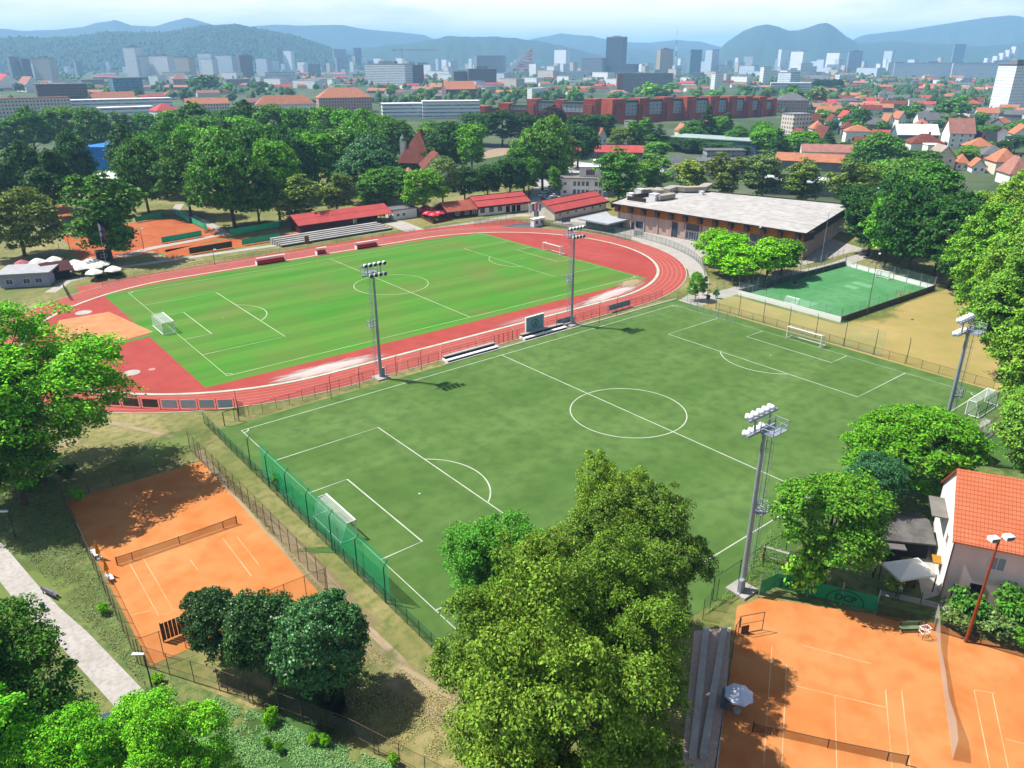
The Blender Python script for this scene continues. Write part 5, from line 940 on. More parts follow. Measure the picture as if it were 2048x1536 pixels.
# ---- sports hall
def hall():
    A, B = Vector((108.6, 36.2)), Vector((101.6, 102.9)); d = (B-A).normalized(); n = Vector((d.y, -d.x))             # n points away from the track
    C, Dd = Vector((139.0, 116.0)), Vector((158.7, 50.6)); h = 7.9; L = (B-A).length
    rz = math.atan2(-d.y, -d.x); o = B; X = -d; Y = n                                                                     # x along the front from the far-left corner, y into the hall
    def loc(p): v = p-o; return (v.dot(X), v.dot(Y))
    r = thing('sports_hall', 'big sports hall with pale flat roof, brown timber soffit and pinkish walls', 'sports hall', (o.x, o.y, 0), rz)
    a, b, c, e = (0, 0), (L, 0), loc(Dd), loc(C)
    brown = mat('dark_cladding', S('#57443c', .7), S('#46362f', .7), scale=.6, stretch=(6, 6, .3)); soff = mat('timber_soffit', S('#c47a20', 1.1), S('#a86618', 1.1), scale=.8); pinkw = mat('pinkish_panels', S('#d4b6ae', 1.1), S('#c4a49a', 1.05), scale=.25, detail=8, stretch=(3, 3, .4))
    ins = 1.7
    MB().prism([(2, ins), (L-.8, ins), (c[0]-.8, c[1]-1), (e[0]+1, e[1]-1)], 0, h-2.0).build('wall', pinkw, r)
    rf = MB().prism([a, b, c, e], h-.35, h, 1, 0); rf.build('roof', [M_flat, brown], r)
    MB().box(L-.6, .2, h-2.5, L-.06, ins+4, h-.36).build('fascia', brown, r)
    vx = Vector(c)-Vector(b); s = MB(); p0, p1 = Vector(b)+Vector((-.06, .2)), Vector(c)+Vector((-.1, -.2)); s.prism([p0+Vector((-.4, 0)), p0, p1, p1+Vector((-.4, 0))], h-2.5, h-.36); s.build('side_fascia', brown, r)
    MB().box(.1, .25, h-1.6, .5, ins+6, h-.36).build('fascia', brown, r)
    MB().box(.5, ins-.12, h-2.9, L-.8, ins+.05, h-.37).build('soffit', soff, r)
    for k in range(13):
        x = 2.4 + (L-5)*k/12; MB().box(x-.6, .25, h-2.3, x+.6, ins-.13, h-.37).build('roof_beam', brown, r); MB().box(x-.2, ins-.25, 0, x+.2, ins-.003, h-2.9).build('pilaster', pinkw, r)
    rt = MB(); P = [a, b, c, e]
    for q0, q1 in ((e, a), (c, e)): 
        v0, v1 = Vector(q0), Vector(q1); u = (v1-v0).normalized(); w = Vector((-u.y, u.x))*.3; rt.prism([v0, v1, v1+w, v0+w], h+.004, h+.35)
    rt.build('parapet', brown, r)
    for u, w, hh, z in ((.12, 1.6, 2.2, .2), (.165, 3.0, 2.0, 1.0), (.36, 2.4, 4.4, .3), (.46, 6.2, 2.4, .2), (.46, 6.2, 2.0, 3.0), (.565, 2.4, 4.4, .3), (.70, 2.4, 4.4, .3), (.79, 6.2, 2.4, .2), (.79, 6.2, 2.0, 3.0), (.88, 2.2, 4.4, .3)):
        wv = window(r, u*L, 0, z, w, hh, 'f', bars=6 if w > 5 else 2, name='glazed_door' if hh == 2.4 else 'window', frame=M_wframe if hh == 2.4 else M_dark); wv.location.y = ins-.06
    # rooftop ducts, raised plant deck at the far-left corner
    du = mat('duct_sheet', S('#e0d6c6', .68), S('#cfc3b2', .66), scale=.8); q = [(6, 12), (5.5, 17), (14, 21), (24, 23)]
    MB().prism([(1.2, 12), (1.6, 24), (.9, 24), (.5, 12)][::-1], h+.004, h+1.4).box(.6, 8.2, h+.004, 8, 8.6, h+1.3).build('plant_screen', brown, r)
    def duct(pts, w, z0, z1, nm):
        m = MB(); nP = len(pts)
        for i in range(nP-1):
            p, q_ = Vector(pts[i]), Vector(pts[i+1]); u = (q_-p).normalized(); v = Vector((-u.y, u.x))*w/2; f = .002*i; m.prism([p-v, q_-v, q_+v, p+v], z0+f, z1+f); m.tube((q_.x, q_.y, z0), (q_.x, q_.y, z1-.01), w/2, w/2, 12)
        return m.build(nm, du, r)
    def rp(px, py): return loc(G(px, py, h).xy)
    duct([rp(1330, 389), rp(1347, 383), rp(1372, 385), rp(1404, 384), rp(1415, 378)], 3.2, h+.5, h+2.0, 'roof_duct'); duct([rp(1278, 391), rp(1300, 388), rp(1318, 391)], 3.2, h+.3, h+2.0, 'roof_duct'); duct([rp(1313, 402), rp(1333, 399), rp(1343, 397)], 2.6, h+.4, h+1.8, 'roof_duct')
    for x, y, w_, hh in ((1308, 401, 2.6, 2.2), (1262, 396, 2.2, 1.6), (1403, 389, 1.4, 1.1), (1280, 391, 2.4, 2.2)):
        u, v = rp(x, y); MB().box(u-w_/2, v-w_/2, h+.01, u+w_/2, v+w_/2, h+hh).box(u-w_/2-.08, v-w_/2-.08, h+hh, u+w_/2+.08, v+w_/2+.08, h+hh+.1).build('vent_unit', M_lamp, r)
    lo = lambda px, py, z=0: loc(G(px, py, z).xy)
    k0, k1 = lo(1194, 452), lo(1245, 458); MB().box(min(k0[0], k1[0])-1, -6.5, 0, max(k0[0], k1[0])-1, 3, 2.6).build('entrance_box', mat('entrance_glass', S('#9fb0b4'), S('#7d9094'), scale=.8, rough=.3), r)
    MB().box(min(k0[0], k1[0])-2.5, -8.5, 2.604, max(k0[0], k1[0])+1.0, 2.8, 3.1).build('entrance_canopy', mat('canopy_edge', S('#dfe7ee', .68), S('#cfd6dc', .68), scale=.5), r)
hall()
# ---- white office block by the car park and low buildings behind the trees
a, rz, L = front((1121, 392), (1205, 394)); r = thing('office_block', 'white two-storey office block with dark window rows and a raised top storey', 'office', (a.x, a.y, 0), rz)
MB().box(0, 0, 0, L, 14, 7.0, 0).build('wall', M_wall, r); MB().box(-.4, -.6, 7.004, L+.4, 14.4, 7.35).build('roof', mat('gravel_roof', S('#b9b2aa'), S('#a19a92'), scale=.5), r)
MB().box(L*.42, 3.5, 7.354, L+.2, 12, 11.0).build('top_storey', M_wall, r); MB().box(L*.40, 3.0, 11.004, L+.6, 12.6, 11.4).build('top_roof', M_whroof, r); MB().box(L*.72, 7, 11.404, L, 11.6, 13.4).build('stair_head', M_whroof, r)
for z in (1.2, 4.4):
    window(r, L*.1, 0, z, 1.4, 1.2, 'f')
    for u in (.33, .43, .53, .63): window(r, u*L, 0, z-.3, 1.3, 1.9, 'f')
    for u in (.84, .94): window(r, u*L, 0, z-.3, 1.3, 1.9, 'f')
    for y in (3, 7, 11): window(r, 0, y, z, 1.6, 1.4, 'l')
wv = window(r, L*.68, 0, 8.0, 3.6, 2.2, 'f', bars=3); wv.location.y = 3.44
F_white = facade('white_facade', S('#f4f6f8', 1.32), lin('#6d7b87'), 3.0, 3.1, .38, .4); F_blue = facade('bluewhite_facade', S('#d8e4f0', 1.25), lin('#587088'), 2.6, 3.1, .6, .42); F_band = facade('strip_facade', S('#f0f2f4', 1.3), lin('#5a6876'), 3, 3.2, 1, .36, bands=True)
F_beige = facade('beige_facade', S('#e6dacc', 1.2), lin('#4a4a50'), 2.8, 3.0, .5, .5); F_grey = facade('grey_facade', S('#aab0ba', 1.0), lin('#3a4452'), 2.6, 3.0, .6, .5); F_pink = facade('pink_facade', S('#d8b4a8', 1.0), lin('#54484c'), 2.8, 3.0, .45, .5)
F_tan = facade('tan_facade', S('#d3b892', 1.0), lin('#6a5a4c'), 2.4, 3.0, .5, .45); F_glass = facade('teal_glass_facade', S('#9fc6d6', .6), lin('#1c5a74'), 1.6, 3.3, .82, .72, gsp=.8); F_black = facade('black_facade', S('#4a5468', 1.0), lin('#161c28'), 1.8, 3.2, .6, .62, gsp=.6)
F_brown = facade('brown_facade', S('#8a7a78', 1.0), lin('#3c3438'), 2.6, 3.0, .55, .5); F_teal = facade('teal_facade', S('#86a6b6', 1.0), lin('#2f5266'), 2.2, 3.0, .75, .55)
def lowbuilding(nm, lab, cat, p0, p1, D, hw, hr, wm, rm, kind='flat', ov=.5, group=None): return building(nm, lab, cat, p0, p1, D, hw, hr, wm, rm, kind, ov, group=group)
lowbuilding('workshop', 'long low building with red roof between the office block and the parkland trees', 'building', (1145, 316), (1285, 318), 12, 3.5, 6.5, M_grey, M_redroof, 'gable')
lowbuilding('school_wing', 'long low building with pale teal roof and blue walls behind the hall trees', 'school', (1338, 300), (1512, 312), 22, 7.5, .5, facade('blue_wall', S('#7f9cc0', .62), lin('#33486a'), 3.0, 3.4, .7, .6), M_teal)
lowbuilding('grey_hut', 'small building with grey metal roof among the row of hall trees', 'building', (1326, 352), (1366, 352), 12, 4.5, 8.5, M_wall, M_grroof, 'gable')
lowbuilding('grey_annex', 'low grey flat-roofed annex between the airy trees behind the hall', 'building', (1398, 350), (1500, 350), 14, 6.0, .5, F_beige, M_grroof); lowbuilding('grey_loft', 'narrow grey-roofed block rising behind the low grey annex', 'building', (1412, 332), (1488, 332), 10, 7.5, .4, F_grey, M_grroof)
lowbuilding('tiled_wing', 'long low wing with pale orange roof right of the hall trees', 'building', (1548, 338), (1682, 345), 14, 4.5, 7.5, M_grey, M_orroof, 'gable'); lowbuilding('tiled_hall', 'long roof of pinkish-red tiles with white gable ends behind the pale orange wing', 'building', (1600, 325), (1712, 328), 12, 5.5, 9, M_wall, M_pkroof, 'gable', .1)
lowbuilding('white_workshop', 'white sheet-roofed workshop half hidden by the airy trees', 'building', (1528, 388), (1700, 396), 16, 5, .5, M_grey, M_whroof); lowbuilding('white_store', 'small white store at the right end of the airy tree row', 'building', (1712, 402), (1752, 404), 10, 5.0, 7.5, M_wall, M_whroof, 'gable')
# ---- buildings in the park wood
building('old_manor', 'old house with a very steep hipped red-brown roof and ivy-covered walls in the park wood', 'house', (800, 345), (862, 347), 20, 6.5, 19.5, mat('ivy_wall', lin('#22401c'), lin('#33552a'), scale=1.0), M_brroof, 'hip', 1.2)
r = bpy.data.objects['old_manor']; p = G(803, 345) - G(800, 345); MB().box(-.5, 3, 6, 2.0, 5.5, 14.5).build('turret', M_wall, r); MB().tube((.75, 4.25, 14.5), (.75, 4.25, 15.6), 1.7, 1.3, 8).tube((.75, 4.25, 15.6), (.75, 4.25, 17.6), 1.5, .1, 8).build('turret_cap', mat('green_copper', S('#8fb8a8')), r)
building('farmhouse', 'house with white gable and red-brown roof below the steep-roofed manor', 'house', (851, 362), (905, 360), 16, 6, 12, M_wall, M_brroof, 'gable', .8, 'y', chimney=((.6, .5),))
building('pink_pavilion', 'small pale pink roof showing between the trees below the manor', 'pavilion', (812, 366), (838, 364), 8, 3, 6, M_wall, M_pkroof, 'hip')
building('pool_hall', 'long bright blue hall with pale turquoise base deep in the park wood', 'hall', (170, 342), (318, 345), 26, 9.5, 2.2, mat('bright_blue_wall', S('#2f7fd8', 1.2), S('#3f92e6', 1.2), scale=.2), mat('bright_blue_roof', S('#3488e0', 1.1), S('#2a70c8', 1.1), scale=.15, detail=6), 'flat', .4)
building('white_pool_house', 'white-roofed low building in front of the bright blue hall', 'building', (165, 388), (262, 390), 22, 6, .6, F_blue, M_whroof, 'flat'); building('grey_pool_house', 'small grey-white gabled hall beside the white-roofed low building', 'building', (226, 372), (268, 374), 16, 6, 9.5, M_wall, M_whroof, 'gable', .3, 'y')
building('green_marquee', 'small pale green canopy under the trees by the white-roofed building', 'canopy', (240, 392), (266, 392), 6, 2.6, 4, mat('marquee_side', S('#dfe6da')), mat('marquee_roof', S('#9fc0a8')), 'hip', .6)
# ---- bar by the left bend
building('bar_building', 'grey flat-topped bar with pale blue walls at the left edge', 'bar', (2, 577), (100, 571), 9, 3.2, .35, mat('lilac_render', S('#b4b6cc', 1.1), S('#a2a4bc', 1.1), scale=.4), mat('grey_felt_roof', S('#c4c6ca', .9), S('#b2b4b8', .9), scale=.6), 'flat', .7, wins=_w('f', (.2, .55, .8), .8, 1.6, 1.3))
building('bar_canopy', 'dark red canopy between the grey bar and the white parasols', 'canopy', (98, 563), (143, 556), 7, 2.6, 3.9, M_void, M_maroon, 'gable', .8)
wp = sorted([(78, 538), (111, 534), (153, 541), (185, 537), (160, 551), (192, 548), (191, 560), (229, 554), (172, 544), (206, 543)])
for i, (x, y) in enumerate(wp): umbrella(x, y, 2.3, 3.0, M_wcan, 'cream white parasol of the bar terrace, %s from the left' % ordinal(i), group='white parasols of the bar terrace', n=6)
umbrella(47, 540, 2.0, 2.8, mat('pink_canvas', S('#e8808c', .7)), 'pink parasol behind the grey bar')
p = G(209, 522); r = thing('terrace_kiosk', 'dark grey kiosk box behind the white parasols', 'kiosk', (p.x-1.7, p.y, 0), -.1); MB().box(0, 0, 0, 3.6, 2.4, 2.6).build('wall', M_dark, r); MB().box(-.2, -.2, 2.604, 3.8, 2.6, 2.75).build('roof', M_grroof, r); window(r, 1.8, 0, 1.0, 1.6, 1.0, 'f')
p = G(213, 530); r = thing('flag_pole', 'tricolour flag on a thin pole before the dark round tree by the bar', 'flag', (p.x, p.y, 0)); MB().tube((0, 0, 0), (0, 0, 11.5), .06, .04, 6).build('pole', M_white, r)
for k, c in enumerate(('#e8eaf0', '#2c4fae', '#d0303c')): MB().poly([(.06+.45*k, 0, 11.3-.5*k), (.5+.45*k, .1, 10.8-.5*k), (.5+.45*k, .1, 7.6-.5*k), (.06+.45*k, 0, 8.0-.5*k)]).build('flag_stripe', mat('flag_tri_%d' % k, lin(c, .8)), r)
for i, (pts, lab) in enumerate((([(385, 447), (415, 462)], 'green windscreen at the far corner of the far clay court'), ([(352, 430), (380, 446)], 'green windscreen left piece along the far footpath'), ([(325, 488), (404, 474)], 'green windscreen along the near side of the far clay court'), ([(272, 446), (325, 436)], 'green windscreen behind the far clay court'), ([(118, 462), (205, 446)], 'pale green windscreen in the shade of the olive tree'), ([(460, 472), (560, 455)], 'green windscreen in the shade left of the red shed'), ([(485, 492), (562, 480)], 'green windscreen before the concrete steps'), ([(380, 510), (465, 496)], 'dark slatted windscreen by the far straight'))):
    dk = i == 7; fence('court_windscreen', wpx(pts), 2.1, 4.5, M_gpost, mat('dark_slats', S('#6b6044'), S('#57502f'), scale=1) if dk else mat('green_cloth_%d' % i, S('#2aa674', 1.3), S('#38b684', 1.3), scale=.4), lab, 'far court windscreens', panel='sheet', cat='windscreen', netz=.3)
for i, (x, b, t) in enumerate(((288, 500, 458), (430, 530, 500), (130, 545, 485), (140, 500, 470))): lightpole(x, b, t, ('thin dark lamp post between the far clay courts', 'thin lamp post by the far straight fence', 'thin pole with a lamp among the white parasols', 'short lamp post at the left end of the far clay court')[i], M_dark, 1, 'lamp posts of the far courts', .09)
# ---- orange-roofed house in the right foreground
def big_house():
    o = Vector((-8.3, -51.6)); rz = math.atan2(-.88, .475); L, D = 15.0, 12.0; he, hr = 7.2, 12.0
    r = thing('family_house', 'white and pink house with steep orange tiled roof beside the right clay court', 'house', (o.x, o.y, 0), rz); pinkw = mat('pink_render_house', S('#ecd2ce', 1.25), S('#e0c2be', 1.2), scale=.3, detail=8)
    w = MB(); w.poly([(0, 0, 0), (L, 0, 0), (L, 0, he), (0, 0, he)], 1); w.poly([(L, 0, 0), (L, D, 0), (L, D, he), (L, D/2, hr), (L, 0, he)], 0); w.poly([(L, D, 0), (0, D, 0), (0, D, he), (L, D, he)], 0); w.poly([(0, D, 0), (0, 0, 0), (0, 0, he), (0, D/2, hr), (0, D, he)], 0)
    w.build('wall', [M_wall, pinkw], r)
    tl = tile_mat('orange_tiles', S('#fa9468', .8), S('#f08458', .8), .34, .30, line=S('#c86844', .7)); rf = roof_mesh('gable', L, D, he, hr, .3, .16).build('roof', tl, r)
    # dormer-like wall slab at the right, skylight, solar heater
    sl = (hr-he)/(D/2)
    def onroof(x, y, dz=0): return (x, y, he + y*sl + .16 + dz)
    sk = MB().poly([(-.45, -.02, 0), (.45, -.02, 0), (.45, .78, .78*sl), (-.45, .78, .78*sl)]); s = sk.build('skylight', mat('sky_glass', lin('#1c4f9a'), rough=.1, spec=.8), r, onroof(6.6, 2.2, .12)); fr = MB()
    for q in (((-.55, -.12), (.55, -.12)), ((.55, -.12), (.55, .88)), ((.55, .88), (-.55, .88)), ((-.55, .88), (-.55, -.12))): fr.tube((q[0][0], q[0][1], q[0][1]*sl), (q[1][0], q[1][1], q[1][1]*sl), .08, .08, 5)
    fr.build('skylight_frame', M_shut, s)
    MB().box(0, 0, 0, 2.6, .1, .05).box(0, .0, .06, 2.6, 1.6, .12).build('solar_panel', mat('solar_black', lin('#14161c'), rough=.2, spec=.7), r, onroof(6.6, 4.6, .1)).rotation_euler = (math.atan(sl), 0, 0)
    MB().tube((6.5, 6.1, hr+.75), (9.3, 6.1, hr+.75), .34, .34, 12).box(6.7, 6.0, hr+.1, 6.8, 6.2, hr+.5).box(9.0, 6.0, hr+.1, 9.1, 6.2, hr+.5).build('water_tank', M_lamp, r)
    d = MB().box(9.6, 1.2, he+.3, 12.6, 5.2, hr-1.2); d.build('dormer', [mat('dormer_boards', S('#a86a5c'), S('#8f5648'), scale=1)], r); MB().box(9.4, .9, hr-1.196, 12.8, 5.4, hr-1.0).build('dormer_roof', tl, r)
    window(r, 4.0, 0, 4.6, 1.5, 1.6, 'f', glass=M_shut, frame=M_wframe); window(r, 9.6, 0, 4.6, 1.7, 1.6, 'f', glass=M_shut, frame=M_wframe); window(r, 2.9, 0, 1.0, 1.3, 1.6, 'f', glass=M_void, frame=M_dark); window(r, 8.4, 0, .9, 3.4, 1.6, 'f', glass=M_void, frame=M_dark)
    for x in (.9, 2.0, 5.6): MB().box(x-.06, -.05, 0, x+.06, -.005, 2.0).build('trellis_post', M_dark, r)
    for y, z in ((3.5, 4.4), (8.0, 4.6), (3.0, 1.2)): window(r, 0, y, z, .9, 1.3, 'l', glass=mat('brown_pane', S('#7a5a4a')), frame=M_wframe)
    aw = MB().box(-.9, 2.6, 2.3, -.05, 4.2, 2.42); aw.build('yellow_awning', mat('yellow_cloth', S('#e0a030')), r)
    ga = MB().prism([(-1.6, 5.2), (-.02, 5.2), (-.02, 9.6), (-1.6, 9.6)], 6.4, 6.55); ga.build('lean_to_roof', mat('grey_fibre_roof', S('#b0aaa0'), S('#98928a'), scale=.5), r)
    MB().tube((-.06, -.08, 0), (-.06, -.08, he-.2), .07, .07, 6).build('downpipe', mat('copper_pipe', S('#8a5a54')), r)
big_house()
# garden: sheds, gazebo, shrubs, wall
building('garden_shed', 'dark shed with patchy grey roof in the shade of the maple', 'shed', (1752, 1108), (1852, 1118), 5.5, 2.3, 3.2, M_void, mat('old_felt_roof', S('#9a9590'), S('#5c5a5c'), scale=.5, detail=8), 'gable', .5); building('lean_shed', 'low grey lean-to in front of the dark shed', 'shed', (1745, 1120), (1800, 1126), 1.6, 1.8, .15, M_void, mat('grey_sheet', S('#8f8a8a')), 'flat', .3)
building('brown_shed', 'small brown-roofed shed behind the big round tree', 'shed', (1920, 925), (1968, 918), 4.0, 2.2, 3.6, mat('shed_boards', S('#6b4c44')), mat('brown_felt', S('#7b6068'), S('#68505a'), scale=.6), 'gable', .6, 'y')
p = G(1840, 1190); r = thing('garden_gazebo', 'cream gazebo with peaked canvas roof beside the house', 'gazebo', (p.x-2.4, p.y+1.4, 0), math.radians(-28)); cv = MB(); apex = (2.2, 1.5, 3.1); cs = [(0, 0, 2.25), (4.4, 0, 2.25), (4.4, 3.0, 2.25), (0, 3.0, 2.25)]
for k in range(4): a, b = cs[k], cs[(k+1) % 4]; m = tuple((a[i]+b[i])/2 for i in range(3)); cv.poly([a, m, apex]); cv.poly([m, b, apex]); cv.poly([a, (a[0], a[1], 1.95), (m[0], m[1], 2.05), m]); cv.poly([m, (m[0], m[1], 2.05), (b[0], b[1], 1.95), b])
cv.build('canopy', M_wcan, r)
for x, y in ((.05, .05), (4.35, .05), (4.35, 2.95), (.05, 2.95)): MB().box(x-.05, y-.05, 0, x+.05, y+.05, 2.2).build('post', M_brown, r)
MB().box(1.0, .7, .7, 3.2, 1.9, .76).box(1.2, .9, 0, 1.3, 1.7, .7).box(2.9, .9, 0, 3.0, 1.7, .7).build('table', M_brown, thing('garden_table', 'brown garden table in the shade under the cream gazebo', 'table', r.location, r.rotation_euler[2]))
p = G(1795, 1190); r = thing('grill', 'small dark grill with white lid at the corner of the gazebo', 'grill', (p.x, p.y, 0)); MB().tube((0, 0, .6), (0, 0, .85), .3, .36, 10).build('bowl', M_dark, r); MB().tube((0, 0, .85), (0, 0, 1.1), .36, .12, 10).build('lid', M_white, r); MB().tube((-.2, -.2, 0), (0, 0, .6), .02, .02, 4).tube((.2, -.2, 0), (0, 0, .6), .02, .02, 4).tube((0, .25, 0), (0, 0, .6), .02, .02, 4).build('stand', M_dark, r)
def person(px, py, label):
    p = G(px, py); r = thing('person', label, 'person', (p.x, p.y, .02), math.radians(-150)); sk = mat('skin', lin('#c98f74', .8)); sh = mat('dark_shirt', lin('#3f3a4c')); tr = mat('dark_trousers', lin('#2c2e38'))
    V = [(0, 0, .95), (0, .01, 1.2), (0, .02, 1.42), (0, .0, 1.53), (0, -.02, 1.66), (.19, .02, 1.4), (.25, .0, 1.13), (.24, -.12, .9), (-.19, .02, 1.4), (-.26, .02, 1.13), (-.25, -.06, .88), (.1, 0, .9), (.11, -.03, .5), (.11, 0, .08), (.12, -.16, .04), (-.1, 0, .9), (-.11, -.01, .5), (-.11, .02, .08), (-.12, -.14, .04)]
    E = [(0, 1), (1, 2), (2, 3), (3, 4), (2, 5), (5, 6), (6, 7), (2, 8), (8, 9), (9, 10), (0, 11), (11, 12), (12, 13), (13, 14), (0, 15), (15, 16), (16, 17), (17, 18)]
    R = [.15, .14, .13, .055, .1, .06, .045, .035, .06, .045, .035, .09, .065, .045, .04, .09, .065, .045, .04]
    me = bpy.data.meshes.new('body'); me.from_pydata(V, E, []); o = put('body', me, r); md = o.modifiers.new('skin', 'SKIN'); sd_ = o.modifiers.new('sub', 'SUBSURF'); sd_.levels = sd_.render_levels = 2
    for i, v in enumerate(me.skin_vertices[0].data): v.radius = (R[i], R[i]*.85); v.use_root = i == 0
    me.materials.append(sk); me.materials.append(sh)
    MB().tube((0, .01, .92), (0, .015, 1.44), .2, .19, 12).tube((.19, .02, 1.42), (.25, 0, 1.14), .085, .07, 8).tube((-.19, .02, 1.42), (-.26, .02, 1.14), .085, .07, 8).build('shirt', sh, r)
    MB().tube((.1, 0, .95), (.11, 0, .1), .12, .075, 10).tube((-.1, 0, .95), (-.11, 0, .1), .12, .075, 10).build('trousers', tr, r); MB().tube((0, -.02, 1.68), (0, -.02, 1.8), .125, .1, 12).box(-.1, -.24, 1.68, .1, -.06, 1.7).build('cap', M_white, r)
person(1745, 1156, 'person in a white cap and dark shirt standing in the shaded garden by the sheds')
structure('garden_path', MB().strip(wpx([(1760, 1185), (1880, 1212), (1960, 1235), (2060, 1258)]), 1.0, .028), M_conc); structure('terrace_paving', MB().poly(gpoly([(1855, 1040), (1890, 1050), (1880, 1190), (1845, 1200), (1830, 1120)], .024)), M_conc)
# ================================================================== the city behind
M_cityroof = mat('city_flat_roof', S('#c4c6ca', .62), S('#a8abb0', .6), scale=.08, detail=6)
def block(name, label, cat, x0, x1, yt, yb, D, rot, wm, rm=None, roof='flat', hr=.6, ov=0.0, group=None, extra=None, z0=0):
    """A far building whose picture box is x0..x1, yt..yb; D metres deep, turned rot degrees from facing the camera."""
    yb = max(yb, 140)
    rot = rot if wm not in (F_white, F_blue, F_beige) or x1-x0 > 60 or roof != 'flat' else (-54 if x1-x0 > 20 else 42) + rot*.2
    xm = (x0+x1)/2; p = G(xm, yb); zc = depth(p); H = HT(xm, yb, yt); wt = (x1-x0)*zc/FPX; a = math.radians(rot); ca, sa = math.cos(a), abs(math.sin(a)); D = min(D, .75*wt/sa if sa > .05 else D)
    L = max(3.0, (wt - D*sa)/ca); v = (p-CAM).xy.normalized(); rz = math.atan2(v.y, v.x) - math.pi/2 + a
    r = thing(name, label, cat, (p.x, p.y, 0), rz, group); off = D*.5*sa
    if roof != 'flat': H = max(2.5, H)
    hw = H if roof == 'flat' else max(2.4, H-hr)
    w = MB().box(-L/2, off*0, 0, L/2, D, hw, 0, 't' if roof != 'flat' else '')
    if roof == 'gable':
        long_x = L >= D
        if long_x: w.poly([(-L/2, D, hw), (-L/2, 0, hw), (-L/2, D/2, H)]).poly([(L/2, 0, hw), (L/2, D, hw), (L/2, D/2, H)])
        else: w.poly([(-L/2, 0, hw), (L/2, 0, hw), (0, 0, H)]).poly([(L/2, D, hw), (-L/2, D, hw), (0, D, H)])
    w.build('wall', wm, r)
    if roof == 'flat': MB().box(-L/2-.25, -.25, hw+.004, L/2+.25, D+.25, hw+max(.5, .02*H)).build('roof', rm or M_cityroof, r)
    else:
        o = roof_mesh(roof, L, D, hw, H, ov or .5, .2, ridge='x' if L >= D else 'y').build('roof', rm or M_orroof, r, (-L/2, 0, 0))
        if extra == 'chimney': MB().box(L*.62, D*.5, hw, L*.62+.9, D*.5+.9, H+1.2).build('chimney', M_brroof, o)
    if extra == 'plant': MB().box(-L*.2, D*.3, hw+.6, L*.2, D*.7, hw+.6+min(5, .1*H+2)).build('roof_plant', M_cityroof, r)
    return r
